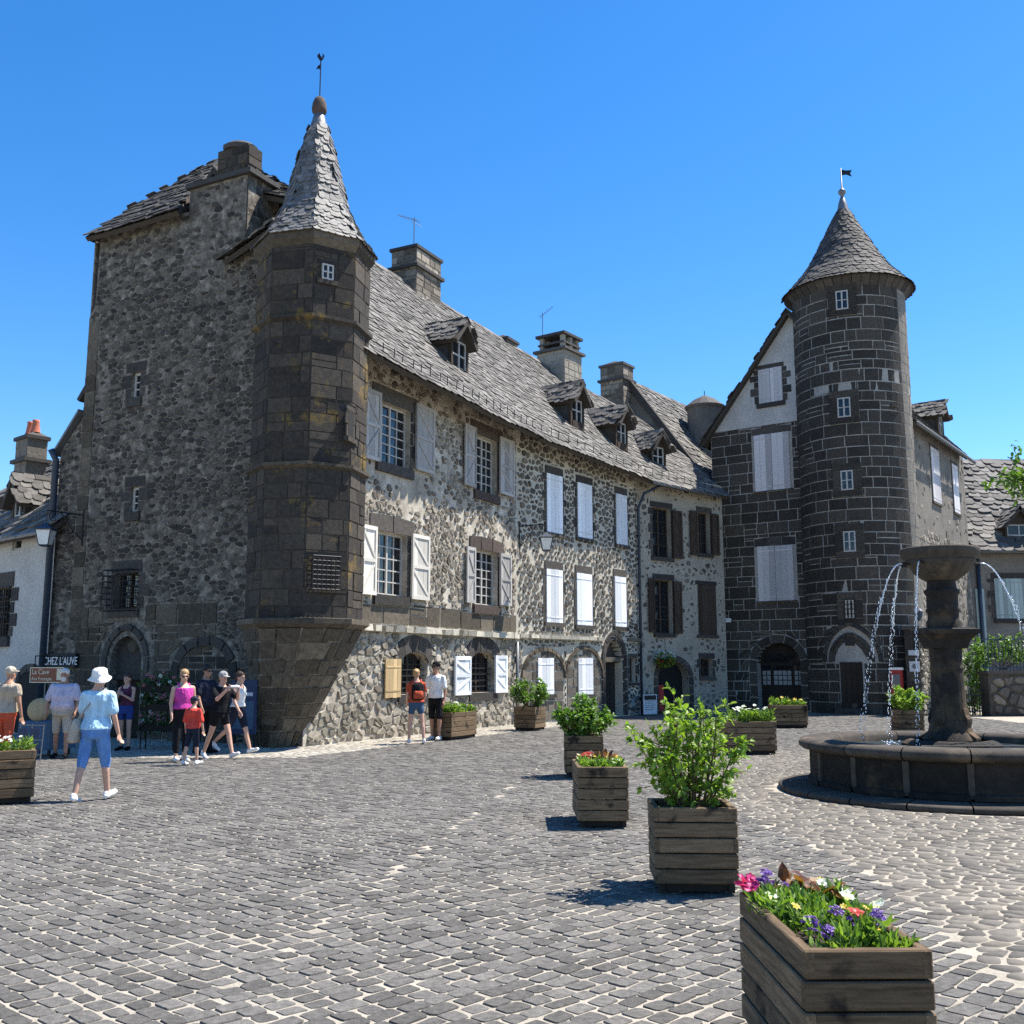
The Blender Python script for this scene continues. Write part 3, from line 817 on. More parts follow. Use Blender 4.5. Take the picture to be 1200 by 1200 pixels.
def cob(x0, x1, y0, y1, regid, cx, cy, mat, name, seed, rot=0.0, lim=300):
    out = []; cr, sr = math.cos(rot), math.sin(rot); ox, oy = (x0 + x1) / 2, (y0 + y1) / 2
    for poly in voronoi(x0, x1, y0, y1, cx, cy, .95, seed):
        poly = [(ox + (p[0] - ox) * cr - (p[1] - oy) * sr, oy + (p[0] - ox) * sr + (p[1] - oy) * cr) for p in poly]
        c = (sum(p[0] for p in poly) / len(poly), sum(p[1] for p in poly) / len(poly))
        if region(*c) != regid or math.hypot(c[0] - FC.x, c[1] - FC.y) < 2.3: continue
        gp = rng.uniform(.005, .014); q = []
        for p in poly:
            dx, dy = p[0] - c[0], p[1] - c[1]; D = math.hypot(dx, dy) + 1e-6; k = max(.35, 1 - gp / D); q.append((c[0] + dx * k, c[1] + dy * k))
        q = chaikin(q, .17)
        m = MB().stone(q, flat, rng.uniform(.006, .014), .012, rng.random(), h0=-.01, dome=.15)
        fr = abs(c[0]) < .5 * c[1] and c[1] > 4.4
        out.append((area(q) / (c[0] ** 2 + c[1] ** 2) if fr else 1e-7, m))
    pieces(out, name, M[mat], paving, lim, True, rest=name + '_field')
cob(2.3, 15, 2.4, 20.6, 3, .165, .13, 'cobble', 'cobble', 5)
cob(-8, 5, 18, 33, 4, .2, .15, 'pale_cobble', 'pale_cobble', 6, 0.0, 200)

# ------------------------------------------------------------------ corner house with the octagonal turret
CORN = Vector((-4.3, 21.5, 0)); J = Vector((.12, 30, 0)); K = Vector((4.45, 36, 0)); E3 = Vector((7.6, 38.5, 0))
L = Plane((-11.28, 25.09), (.889, -.457)); LL = 7.85
F1 = Plane(CORN, J - CORN); F2 = Plane(J, K - J); F3 = Plane(K, E3 - K)
n1, n2, n3 = F1.n, F2.n, F3.n
OV = 1.0; OVJ = .86; OVK = .72; OV3 = .4
zE0 = F1.off(OV).px(426, 411)[1]; zEJ = F1.off(OVJ).px(605, 499)[1]; zEK = F2.off(OVK).px(752, 560)[1]; zE3 = F3.off(OV3).px(836, 580)[1]
lenF1 = (J - CORN).length; lenF2 = (K - J).length; lenF3 = (E3 - K).length

house = thing('stone_house', 'tall dark rubble stone corner house with octagonal turret and open weathered shutters', 'house', CORN.to_tuple())
sA = L.px(222, 240)[0]; sB = L.px(289, 240)[0]; zB = L.px(255, 214)[1]; zW = L.px(170, 262)[1]
z_r1 = L.px(318, 268)[1]; z_r2 = L.px(285, 292)[1]
outL = [(0, 0), (LL, 0), (LL, z_r1 - .1), (sB, z_r2 - .1), (sB, zB), (sA, zB), (sA, zW), (.95, zW), (.9, 10.6), (.72, 10.3), (.72, 7.75), (0, 6.95)]
holesL = []; exL = []
dr = L.rect(122, 171, 775, 860); ap = L.px(147, 731)[1]
door_in = archpoly(dr[0] + .2, dr[1] - .2, .02, dr[3], ap - .28, 'pointed', 12); holesL.append(door_in)
door_out = archpoly(dr[0] - .05, dr[1] + .05, 0, dr[3], ap + .05, 'pointed', 12); exL.append(door_out)
w1 = L.rect(155, 164, 437, 467); w2 = L.rect(153, 162, 571, 600); w3 = L.rect(135, 161, 672, 714)
for w in (w1, w2, w3): holesL.append(rpoly(*w))
bl = L.rect(209, 268, 792, 862); blap = L.px(238, 757)[1]
exL.append(archpoly(bl[0], bl[1], 0, bl[3], blap, 'pointed', 12))
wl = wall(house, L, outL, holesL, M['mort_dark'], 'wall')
for w in (w1, w2):
    exL.append(surround(house, L, *w, lint=.3, sill=.22, jamb=.22, mat='dress', pr=.012, ext=.2)); casement(house, L, *w, cols=1, rows=3, depth=.14, t=.06)
exL.append(surround(house, L, *w3, lint=.34, sill=.2, jamb=.28, mat='dress', pr=.015)); casement(house, L, *w3, cols=2, rows=3, depth=.2, mat='sh_dark')
grille(house, L, w3[0] - .05, w3[1] + .05, w3[2] - .05, w3[3] + .05, .32, 5, 7)
# pointed doorway: two moulded rings, tympanum, dark door
pth = lambda o, i: archpoly(dr[0] + o, dr[1] - o, .02, dr[3], ap - i, 'pointed', 14)[1:] + [archpoly(dr[0] + o, dr[1] - o, .02, dr[3], ap - i, 'pointed', 14)[0]]
arch_stones(house, L, pth(.1, .14), .15, .02, .05, 'dress', 15); arch_stones(house, L, pth(.2, .28), .1, .3, -.02, 'dress', 15)
panel(L, archpoly(dr[0] + .2, dr[1] - .2, dr[3] - .35, dr[3], ap - .28, 'pointed', 12), -.2).build('tympanum', M['dress'], house)
MB().lathe([(.0, .03), (.13, .03), (.17, .01), (.17, -.02)], seg=14)  # (shape reused below)
t_ = MB(); c_ = L((dr[0] + dr[1]) / 2, dr[3] + .35, -.19)
for k in range(14):
    a = 2 * math.pi * k / 14; b2 = 2 * math.pi * (k + 1) / 14
    p = lambda q, r, h: c_ + L.d * (math.cos(q) * r) + Vector((0, 0, math.sin(q) * r)) + L.n * h
    t_.add([p(a, .17, .0), p(b2, .17, .0), p(b2, .13, .04), p(a, .13, .04), c_ + L.n * .03], [(0, 1, 2, 3), (3, 2, 4)])
t_.build('carved_roundel', M['ash_low'], house)
MB().box(L, dr[0] + .2, dr[1] - .2, dr[3] - .42, dr[3] - .3, -.3, -.12).build('lintel', M['dress'], house)
dd = MB().box(L, dr[0] + .2, dr[1] - .2, .03, dr[3] - .42, -.32, -.26).build('door', M['door'], house)
for i in range(4):
    x = dr[0] + .2 + (dr[1] - dr[0] - .4) * i / 4; MB().box(L, x + .01, x + (dr[1] - dr[0] - .4) / 4 - .01, .05, dr[3] - .44, -.26, -.24).build('board', M['door'], dd)
# blind arch: deep shade put into its darker block colour
pb = archpoly(bl[0], bl[1], 0, bl[3], blap, 'pointed', 14); arch_stones(house, L, pb[1:] + [pb[0]], .22, .02, .04, 'dress', 15)
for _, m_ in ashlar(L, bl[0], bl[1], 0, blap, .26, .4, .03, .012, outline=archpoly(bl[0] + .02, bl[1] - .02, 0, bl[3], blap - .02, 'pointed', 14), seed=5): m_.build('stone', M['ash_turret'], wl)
exL.append(grow(archpoly(bl[0], bl[1], 0, bl[3], blap, 'pointed', 12), .22))
def keepL(c):
    k = .86 + .55 * noise.noise(Vector((c[0] * .8, c[1] * .8, 7.7)))
    if sA - .1 < c[0] < sB + .05 and c[1] > zW - 1.6: k = .35
    return rng.random() < k
# dressed quoins on the left edge and lower dressed zone
qs = []
for _, m_ in ashlar(L, .72, 1.12, 2.5, 10.2, .36, .5, .025, .02, seed=8): qs.append((_, m_))
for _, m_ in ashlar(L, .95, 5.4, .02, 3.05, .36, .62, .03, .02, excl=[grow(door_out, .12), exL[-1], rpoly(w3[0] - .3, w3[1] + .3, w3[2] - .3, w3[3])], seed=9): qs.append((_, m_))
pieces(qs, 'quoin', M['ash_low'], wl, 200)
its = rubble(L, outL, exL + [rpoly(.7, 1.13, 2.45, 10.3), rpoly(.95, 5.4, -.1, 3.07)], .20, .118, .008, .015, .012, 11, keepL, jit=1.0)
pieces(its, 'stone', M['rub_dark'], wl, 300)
# lean-to verge, rainwater pipe, iron tie
MB().box(lambda s, z, h: L(s, 6.98 + .86 * s / .72 + z, h), -.12, .72, 0, .09, -3, .16).build('verge', M['zinc'], house)
# chimney breast cap and stack
MB().box(L, sA - .06, sB + .16, zB, zB + .12, -1.15, .1).build('breast_cap', M['slate_dark'], house)
MB().box(L, sB, sB + .02, 9.5, zB, -1.1, -.02).build('breast_side', M['mort_dark'], house)
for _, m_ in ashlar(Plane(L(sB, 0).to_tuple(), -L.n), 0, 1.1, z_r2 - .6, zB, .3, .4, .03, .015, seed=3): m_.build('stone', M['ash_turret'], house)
s1_, s2_ = L.px(251, 190)[0], L.px(286, 190)[0]; zc1 = L.px(270, 170)[1]
st = MB().box(L, s1_, s2_, zB + .12, zc1, -.6, -.12).build('chimney', M['mort_turret'], house)
for pl_, w in ((Plane(L(s1_, 0, -.12).to_tuple(), L.d), s2_ - s1_), (Plane(L(s2_, 0, -.12).to_tuple(), -L.n), .48)):
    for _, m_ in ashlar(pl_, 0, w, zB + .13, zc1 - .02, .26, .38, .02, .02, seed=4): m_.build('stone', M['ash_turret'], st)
q = MB(); q.loft([(L((s1_ + s2_) / 2, zc1, -.36), .4, .3), (L((s1_ + s2_) / 2, zc1 + .1, -.36), .42, .32), (L((s1_ + s2_) / 2, zc1 + .2, -.36), .28, .2), (L((s1_ + s2_) / 2, zc1 + .22, -.36), .1, .1)], 12); q.build('cap_slab', M['slate_dark'], st)
# hipped roof of the tall block
eL = L(.78, zW - .12, .34); LB = L.off(-2.9); az = LB.px(262, 186); apx = LB(az[0], az[1])
sR = LL - .4; zR = L.off(-.6).px(326, 252)[1]
eR = L(sR, zR - .1, -.45)
roof_patch(house, eL, L(sA - .05, zW - .1, .34), apx + (-L.d * .05), apx + (-L.d * .25), name='roof', mat='slate_dark', wid=.3, row=.22, limit=140, seed=21)
roof_patch(house, L(sB + .1, zR + .55, -.5), eR, apx + L.d * .3, apx, name='roof', mat='slate_dark', wid=.3, row=.22, limit=60, seed=22)
roof_patch(house, L(.78, zW - .12, -6.2), eL, apx - L.d * .25, apx - L.n * 1.2 - L.d * .25, name='roof', mat='slate_dark', limit=0, seed=23)
roof_patch(house, eR, L(sR - 1.6, zR + .2, -2.6), apx - L.n * 1.2, apx + L.d * .3, name='roof', mat='slate_dark', limit=20, seed=24)
# small apron of slabs between the breast and the turret
a0 = L.off(.3).px(260, 305); a1 = L.off(.3).px(322, 262)
roof_patch(house, L(a0[0], a0[1], .3), L(a1[0] + .25, a1[1] + .12, .3), L(a1[0] + .25, a1[1] + 1.1, -1.0), L(a0[0], a0[1] + .9, -1.0), name='apron_roof', mat='slate', wid=.34, row=.24, thk=.035, limit=60, seed=25)

# --- turret
class Oct:
    def __init__(self, c, r, az0=-57, nf=5):
        self.c = Vector((c[0], c[1], 0)); self.R = r; self.az0 = az0; self.nf = nf; self.a = 2 * r * math.sin(R(22.5))
    def vert(self, i, r=None):
        t = R(self.az0 - 22.5 + 45 * i); r = r or self.R
        return self.c + Vector((math.sin(t) * r, -math.cos(t) * r, 0))
    def facet(self, i):
        a, b_ = self.vert(i), self.vert(i + 1); return Plane(a.to_tuple(), b_ - a)
    def __call__(self, s, z, h=0.0):
        i = min(self.nf - 1, max(0, int(s / self.a + (1e-6))))
        t = s / self.a - i; a, b_ = self.vert(i), self.vert(i + 1); nn = R(self.az0 + 45 * i)
        return a + (b_ - a) * t + Vector((math.sin(nn) * h, -math.cos(nn) * h, z))
OCT = Oct((-4.34, 21.45), 1.2)
ZT0, ZT1 = 2.5, 10.45
tb = MB()
for i in range(8):
    a, b_ = OCT.vert(i), OCT.vert(i + 1); tb.add([a + Vector((0, 0, ZT0)), b_ + Vector((0, 0, ZT0)), b_ + Vector((0, 0, ZT1 + .3)), a + Vector((0, 0, ZT1 + .3))], [(0, 1, 2, 3)])
tw = tb.build('turret_wall', M['mort_turret'], house)
f2, f3 = OCT.facet(2), OCT.facet(3)
tw1 = f2.rect(377, 390, 309, 327); tw2 = f2.rect(365, 390, 655, 688); tw3 = f3.rect(408, 414, 480, 512)
exT = []; A_ = OCT.a
for pl_, r_, i in ((f2, tw1, 2), (f2, tw2, 2), (f3, tw3, 3)):
    exT.append(rpoly(r_[0] + A_ * i - .1, r_[1] + A_ * i + .1, r_[2] - .12, r_[3] + .14))
    surround(house, pl_, *r_, lint=.14, sill=.1, jamb=.1, mat='ash_turret', pr=.012, ext=.1)
casement(house, f2, *tw1, cols=2, rows=2, depth=-.004, t=.03); panel(f2, rpoly(*tw2), .01).build('window_opening', M['dark'], house); panel(f3, rpoly(*tw3), .01).build('window_opening', M['dark'], house)
grille(house, f2, tw2[0] - .06, tw2[1] + .06, tw2[2] - .05, tw2[3] + .05, .25, 6, 7)
zs1 = f2.px(385, 546)[1]; zs2 = f2.px(385, 374)[1]
brk = [A_ * k for k in range(1, 5)]; its = []
for a, b_ in ((ZT0, zs1 - .06), (zs1 + .06, zs2 - .06), (zs2 + .06, ZT1 - .1)):
    its += ashlar(OCT, 0, A_ * 5, a, b_, .34, .52, .014, .016, excl=exT, breaks=brk, seed=int(a * 10), inset=.01)
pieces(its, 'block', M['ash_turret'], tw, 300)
def oct_ring(o, r0, z0, r1, z1, zt, name, mat, parent):
    for i in range(o.nf + 1):
        m_ = MB(); nn = OCT
        P = [o.vert(i, r0) + Vector((0, 0, z0)), o.vert(i + 1, r0) + Vector((0, 0, z0)), o.vert(i + 1, r1) + Vector((0, 0, z1)), o.vert(i, r1) + Vector((0, 0, z1)), o.vert(i + 1, r1) + Vector((0, 0, zt)), o.vert(i, r1) + Vector((0, 0, zt)), o.vert(i + 1, r0 - .05) + Vector((0, 0, zt + .03)), o.vert(i, r0 - .05) + Vector((0, 0, zt + .03))]
        m_.add(P, [(0, 1, 2, 3), (3, 2, 4, 5), (5, 4, 6, 7), (0, 3, 5, 7), (1, 2, 4, 6)], rng.random()); m_.build(name, M[mat], parent)
oct_ring(OCT, 1.2, zs1 - .08, 1.3, zs1 - .02, zs1 + .05, 'string_course', 'ash_low', house)
oct_ring(OCT, 1.2, zs2 - .08, 1.3, zs2 - .02, zs2 + .05, 'string_course', 'ash_turret', house)
oct_ring(OCT, 1.2, ZT1 - .1, 1.32, ZT1 + .05, ZT1 + .2, 'cornice', 'ash_low', house)
oct_ring(OCT, 1.2, ZT0 - .12, 1.36, ZT0 - .02, ZT0 + .08, 'string_course', 'ash_low', house)
# corbelled foot of the turret
class Corb(Oct):
    def __call__(self, s, z, h=0.0):
        f = max(0, z / 2.42); r = .42 + (1.22 - .42) * f; c = Vector((-4.86, 21.72, 0)).lerp(Vector((-4.34, 21.45, 0)), f)
        i = min(self.nf - 1, max(0, int(s / self.a + 1e-6))); t = s / self.a - i
        def V(k):
            q = R(self.az0 - 22.5 + 45 * k); return c + Vector((math.sin(q) * r, -math.cos(q) * r, 0))
        nn = R(self.az0 + 45 * i)
        return V(i).lerp(V(i + 1), t) + Vector((math.sin(nn) * h, -math.cos(nn) * h, z))
CB = Corb((0, 0), 1.2); m_ = MB()
for i in range(5):
    for j in range(6):
        z0, z1 = 2.42 * j / 6, 2.42 * (j + 1) / 6
        m_.add([CB(A_ * i + 1e-4, z0), CB(A_ * (i + 1) - 1e-4, z0), CB(A_ * (i + 1) - 1e-4, z1), CB(A_ * i + 1e-4, z1)], [(0, 1, 2, 3)])
foot = m_.build('turret_corbel', M['mort_dark'], house)
its = ashlar(CB, 0, A_ * 5, 0.0, 2.4, .3, .6, .03, .03, breaks=brk, seed=77, inset=.015); pieces(its, 'block', M['ash_low'], foot, 300)
# spire
prof = [(1.34, 10.62), (1.12, 10.93), (.86, 11.35), (.71, 11.68), (.39, 12.95), (.14, 13.75)]
def octrad(r, a):      # a: azimuth; regular octagon
    k = (a - R(-57 - 22.5)) % R(45) - R(22.5); return r * math.cos(R(22.5)) / math.cos(k)
m_ = MB(); 
for i in range(8):
    for (r0, z0), (r1, z1) in zip(prof, prof[1:]):
        a, b_ = OCT.vert(i, r0 - .03), OCT.vert(i + 1, r0 - .03); c, d = OCT.vert(i + 1, r1 - .03), OCT.vert(i, r1 - .03)
        m_.add([a + Vector((0, 0, z0)), b_ + Vector((0, 0, z0)), c + Vector((0, 0, z1)), d + Vector((0, 0, z1))], [(0, 1, 2, 3)])
    a, b_ = OCT.vert(i, 1.31), OCT.vert(i + 1, 1.31); m_.add([a + Vector((0, 0, 10.6)), b_ + Vector((0, 0, 10.6)), OCT.c + Vector((0, 0, 10.6))], [(0, 1, 2)])
spire = m_.build('turret_roof', M['underroof'], house)
def cone_slates(parent, cx, cy, prof, row, wid, thk, mat, limit, radf, dome=None):
    Ls = [0]
    for p, q in zip(prof, prof[1:]): Ls.append(Ls[-1] + math.hypot(q[0] - p[0], q[1] - p[1]))
    def P(d):
        for i in range(len(prof) - 1):
            if d <= Ls[i + 1] or i == len(prof) - 2:
                k = (d - Ls[i]) / (Ls[i + 1] - Ls[i]); return prof[i][0] + (prof[i + 1][0] - prof[i][0]) * k, prof[i][1] + (prof[i + 1][1] - prof[i][1]) * k
    items = []; n = int(Ls[-1] / row)
    for j in range(n):
        r, z = P((j + .5) * row); r2, z2 = P((j + .5) * row + .05); per = 2 * math.pi * r; a = rng.uniform(0, 1); end = a + 2 * math.pi
        while a < end - .3 * wid / max(r, .05):
            w = min(wid * rng.uniform(.7, 1.3), per / 7); da = w / r; ac = a + da / 2; a += da
            pt = lambda ang, rr, zz: Vector((cx + radf(rr, ang) * math.sin(ang), cy - radf(rr, ang) * math.cos(ang), zz))
            c = pt(ac, r, z)
            if c.y > cy + .35 * r: continue
            U = (pt(ac + .02, r, z) - pt(ac - .02, r, z)).normalized(); V = (pt(ac, r2, z2) - c).normalized(); Nn = U.cross(V).normalized()
            if Nn.dot(Vector((math.sin(ac), -math.cos(ac), 0))) < 0: Nn = -Nn
            m = slate_piece(c, U, V, Nn, w * .98, row * 1.6, thk * rng.uniform(.7, 1.5), rng.random()); items.append((imp3(c, w * row), m))
    pieces(items, 'slate', M[mat], parent, limit)
cone_slates(spire, OCT.c.x, OCT.c.y, prof[:-1] + [(.19, 13.62)], .108, .155, .012, 'slate_spire', 300, octrad)
MB().lathe([(.2, 13.58), (.17, 13.7), (.1, 13.98), (.02, 14.0)], (OCT.c.x, OCT.c.y), 16).build('lead_cap', M['lead'], house, True)
MB().lathe([(.09, 13.9), (.16, 13.97), (.17, 14.05), (.15, 14.2), (.11, 14.3), (.03, 14.36), (.0, 14.36)], (OCT.c.x, OCT.c.y), 14).build('finial_stone', M['dress_red'], house, True)
v = MB(); cx, cy = OCT.c.x, OCT.c.y; v.tube([(cx, cy, 14.3), (cx, cy, 15.35)], .014, 6)
def vane(v, pts, cx, cy, z):
    n = len(pts); v.add([Vector((cx + p[0], cy + d, z + p[1])) for d in (-.008, .008) for p in pts], [tuple(range(n)), tuple(range(2 * n - 1, n - 1, -1))] + [(i, (i + 1) % n, n + (i + 1) % n, n + i) for i in range(n)])
vane(v, [(0, .0), (-.06, -.04), (-.1, -.13), (-.05, -.1), (0, -.14)], cx, cy, 15.15)
vane(v, [(-.09, .2), (-.03, .1), (.03, .09), (.08, .2), (.04, .27), (.03, .16), (-.01, .15), (-.02, .25), (-.045, .27)], cx, cy, 15.15)
v.build('weathervane', M['iron'], house)

# --- front facade of the corner house
out1 = [(0, 0), (lenF1, 0), (lenF1, zEJ + .55), (0, zE0 + .55)]
U1 = F1.rect(444, 481, 468, 540); U2 = F1.rect(557, 582, 508, 574); D1 = F1.rect(441, 477, 621, 696); D2 = F1.rect(556, 583, 643, 708)
G1 = F1.rect(469, 501, 778, 814); G2 = F1.rect(551, 579, 776, 812)
holes1 = [rpoly(*U1), rpoly(*U2), rpoly(*D1), rpoly(*D2)]; ex1 = []
garch = []
for r_ in (G1, G2):
    p = archpoly(r_[0], r_[1], r_[2], r_[3], r_[3] + .28, 'round', 8); holes1.append(p); garch.append(p)
wf = wall(house, F1, out1, holes1, M['mort_front'], 'wall')
for r_, lt, seg, mt, jm in ((U1, .42, 1, 'dress', .0), (U2, .42, 1, 'dress_red', .0), (D1, .42, 2, 'dress', .0), (D2, .38, 3, 'dress_red', .0)):
    ex1.append(surround(house, F1, *r_, lint=lt, sill=.24, jamb=.12, mat=mt, ext=.3, pr=.03, seg=seg)); casement(house, F1, *r_, cols=4, rows=5 if r_ in (D1,) else 6, depth=.2)
for p, r_ in zip(garch, (G1, G2)):
    arch_stones(house, F1, [(r_[0], r_[3])] + [q for q in p[2:]][::-1] + [(r_[1], r_[3])], .42, .05, .035, 'dress', 5)
    ex1.append(rpoly(r_[0] - .1, r_[1] + .1, r_[2] - .25, r_[3] + .75))
    MB().box(F1, r_[0] - .1, r_[1] + .1, r_[2] - .22, r_[2] - .002, -.05, .06).build('sill', M['dress'], house)
    casement(house, F1, r_[0], r_[1], r_[2], r_[3] + .26, cols=4, rows=4, depth=.26, mat='sh_dark'); gg = MB()
    for i in range(1, 6):
        s_ = r_[0] + (r_[1] - r_[0]) * i / 6; gg.tube([F1(s_, r_[2], -.1), F1(s_, r_[3] + .2, -.1)], .012, 5)
    for j in range(1, 5):
        z_ = r_[2] + (r_[3] - r_[2]) * j / 5; gg.tube([F1(r_[0], z_, -.1), F1(r_[1], z_, -.1)], .01, 5)
    gg.build('iron_grille', M['iron'], house)
for (xl, xr, yt, yb), mt, br in (((426, 445, 453, 536), 'sh_grey', 1), ((487, 508, 472, 550), 'sh_grey', 2), ((544, 557, 496, 568), 'sh_grey', 1), ((585, 601.5, 511, 578), 'sh_grey', 2),
                                 ((423.5, 440, 614, 696), 'sh_cream', 1), ((482, 502, 625, 702), 'sh_cream', 2), ((546, 556, 640, 706), 'sh_grey', 1), ((585, 598, 648, 709), 'sh_grey', 2),
                                 ((532, 550.5, 769, 815), 'sh_white', 1), ((579.5, 593, 768, 812), 'sh_white', 2)):
    shutter(house, F1, *F1.off(.06).rect(xl, xr, yt, yb), mt, br, .06)
shutter(house, F1, *F1.off(.06).rect(451, 469, 772, 818), 'sh_tan', False, .06, 4)
zLd = 2.52
rw_ = random.Random(4)
for i in range(20):
    a = .9 + (lenF1 - .9) * i / 20; b_ = .9 + (lenF1 - .9) * (i + 1) / 20
    MB().stone([(a + .01, zLd - .09), (b_ - .01, zLd - .09), (b_ - .01, zLd + .07 + rw_.uniform(-.02, .02)), (a + .01, zLd + .07 + rw_.uniform(-.02, .02))], F1, .17 + rw_.uniform(-.03, .03), .03, rng.random()).build('string_course', M['ledge'], house)
ex1.append(rpoly(0, lenF1, zLd - .1, zLd + .1))
lowq = ashlar(F1, 0, lenF1, zLd + .1, zLd + .62, .5, .8, .03, .02, excl=ex1[:-1], seed=12)
pieces(lowq, 'block', M['ash_low'], wf, 60)
ex1.append(rpoly(0, lenF1, zLd + .09, zLd + .63))
def keep1(c):
    s, z = c
    if z < zLd: return rng.random() < .85
    k = noise.noise(Vector((s * .55, z * .55, 3.3)))
    base = .55 if s < 4.5 else .75
    if z > zE0 - 1.2: base = .9
    if z > 5.5 and s < 6: base -= .28
    return rng.random() < base + k * .8
its = rubble(F1, out1, ex1, .19, .145, .014, .028, .018, 31, lambda c: c[1] > zLd and keep1(c), jit=1.0); pieces(its, 'stone', M['rub_front'], wf, 300)
its = rubble(F1, out1, ex1, .25, .17, .009, .04, .025, 32, lambda c: c[1] < zLd and keep1(c), jit=1.0); pieces(its, 'stone', M['rub_pale'], wf, 150)
pipe(house, [F1(lenF1 - .12, .0, .1), F1(lenF1 - .12, 2.35, .1)], .05, 'zinc')

# roofs of the corner house and the row house share one bent ridge
nJ = (n1 + n2).normalized(); nK = (n2 + n3).normalized()
eJ = J + nJ * OVJ + Vector((0, 0, zEJ)); eK = K + nK * OVK + Vector((0, 0, zEK)); e3 = E3 + n3 * OV3 + Vector((0, 0, zE3))
e0 = F1(.2, zE0 + .05, OV); rdgJ = J - nJ * 3.8 + Vector((0, 0, 13.85)); rdg0 = F1(.6, 13.9, -3.8); rdgK = K - nK * 3.8 + Vector((0, 0, 13.0)); rdg3 = E3 - n3 * 3.8 + Vector((0, 0, 11.7))
roof_patch(house, e0, eJ, rdgJ, rdg0, wid=.25, row=.165, limit=300, seed=41, thk=.014)
ridge_cap(house, F1(4, 13.88, -3.8), rdgJ)
roof_patch(house, F1(lenF1, 8.5, -8.2), F1(.6, 8.5, -8.2), rdg0, rdgJ, slates=False)
MB().box(F1, .5, lenF1, 0, 8.8, -7.6, -7.55).build('wall', M['mort_dark'], house); MB().box(L, .72, .77, 0, zW, -6, -.02).build('wall', M['mort_dark'], house)
MB().box(L, .9, LL - 2.5, 0, 9, -5.5, -5.45).build('wall', M['mort_dark'], house)
def guards(hs, a, b_, n):
    d = (b_ - a).normalized(); up = Vector((0, 0, 1)); out = d.cross(up).normalized()
    for i in range(n):
        p = a.lerp(b_, (i + .5 + rng.uniform(-.1, .1)) / n) - out * .18 + up * .22
        m = MB(); m.tube([p - up * .05 - out * .12, p + out * .02 + up * .02, p + out * .03 + up * (.26 + rng.uniform(-.03, .03))], .012, 5); m.build('snow_guard', M['iron'], hs)
guards(house, F1(1.2, zE0, OV), eJ, 20)
dp = F1.off(-.35); s_, z_ = dp.px(539, 434); dormer(house, dp, s_, z_, .95, .85, 1.5)
chimney(house, F1(10.0, 0, -3.9).to_tuple()[:2], F1.d, 1.5, .95, 11, F1.off(-3.5).px(497, 287)[1])
chimney(house, (-.25, 36.3), F1.d, .8, .6, 11, 13.7)

# ------------------------------------------------------------------ row house with white shutters
row = thing('row_house', 'stone row house with closed white shutters, arched ground floor windows and pointed doorway', 'house', J.to_tuple())
out2 = [(0, 0), (lenF2, 0), (lenF2, zEK + .55), (0, zEJ + .55)]; ex2 = []; holes2 = []
pd = F2.rect(707, 732, 775, 842); pap = F2.px(719, 742)[1]
din = archpoly(pd[0] + .12, pd[1] - .12, .02, pd[3], pap - .2, 'pointed', 12); holes2.append(din)
sw = F2.rect(737.5, 744.5, 771, 800); holes2.append(rpoly(*sw))
wr = wall(row, F2, out2, holes2, M['mort_row'], 'wall', .35)
for x in ((639.5, 658.5, 554, 623), (675.5, 693, 565, 629), (720.5, 734, 578, 637), (639, 658.5, 666, 729), (674.5, 693, 671, 732), (719, 733, 675, 734)):
    closed_shutters(row, F2, F2.rect(*x), 'sh_white', ex2, lint=.3, sill=.12, jamb=.13, ext=.06)
ex2.append(surround(row, F2, *sw, lint=.2, sill=.1, jamb=.14)); casement(row, F2, *sw, cols=1, rows=3, depth=.2, mat='sh_dark')
for xl, xr, sx0, sx1, ya in ((613, 661, 629, 647.5, 763), (663.5, 705, 676, 693.5, 761)):
    r_ = F2.rect(xl, xr, 795, 830); za = F2.px((xl + xr) / 2, ya)[1]; p = archpoly(r_[0], r_[1], .9, r_[3], za, 'round', 14)
    path = [(r_[1], r_[3])] + p[3:-1] + [(r_[0], r_[3])]
    arch_stones(row, F2, path, .13, .02, .07, 'ash_low', 13); ex2.append(rpoly(r_[0] - .02, r_[1] + .02, .02, za + .13))
    sh = F2.rect(sx0, sx1, 771, 814); c = (sh[0] + sh[1]) / 2
    shutter(row, F2, sh[0], c - .004, sh[2], sh[3], 'sh_white', False, .03, 2); shutter(row, F2, c + .004, sh[1], sh[2], sh[3], 'sh_white', False, .03, 2)
    MB().box(F2, sh[0] - .1, sh[1] + .1, sh[2] - .12, sh[2] - .002, -.02, .08).build('sill', M['dress'], row)
    its = ashlar(F2, r_[0] + .02, r_[1] - .02, .03, za, .3, .4, .03, .02, excl=[rpoly(*sh), rpoly(sh[0] - .1, sh[1] + .1, sh[2] - .13, sh[2])], outline=archpoly(r_[0] + .03, r_[1] - .03, 0, r_[3], za - .03, 'round', 14), seed=int(xl))
    pieces(its, 'block', M['rub_row'], wr, 60)
pth2 = archpoly(pd[0], pd[1], .02, pd[3], pap - .05, 'pointed', 14); arch_stones(row, F2, pth2[1:] + [pth2[0]], .14, .05, .06, 'dress', 15)
pth2 = archpoly(pd[0] + .12, pd[1] - .12, .02, pd[3], pap - .2, 'pointed', 14); arch_stones(row, F2, pth2[1:] + [pth2[0]], .1, .3, .02, 'dress', 15)
ex2.append(archpoly(pd[0] - .16, pd[1] + .16, 0, pd[3], pap + .16, 'pointed', 12))
MB().box(F2, pd[0] + .12, pd[1] - .12, pd[3] - .02, pd[3] + .14, -.35, -.06).build('lintel', M['ash_low'], row)
panel(F2, archpoly(pd[0] + .12, pd[1] - .12, pd[3] + .1, pd[3] + .12, pap - .2, 'pointed', 12), -.3).build('tympanum', M['dress'], row)
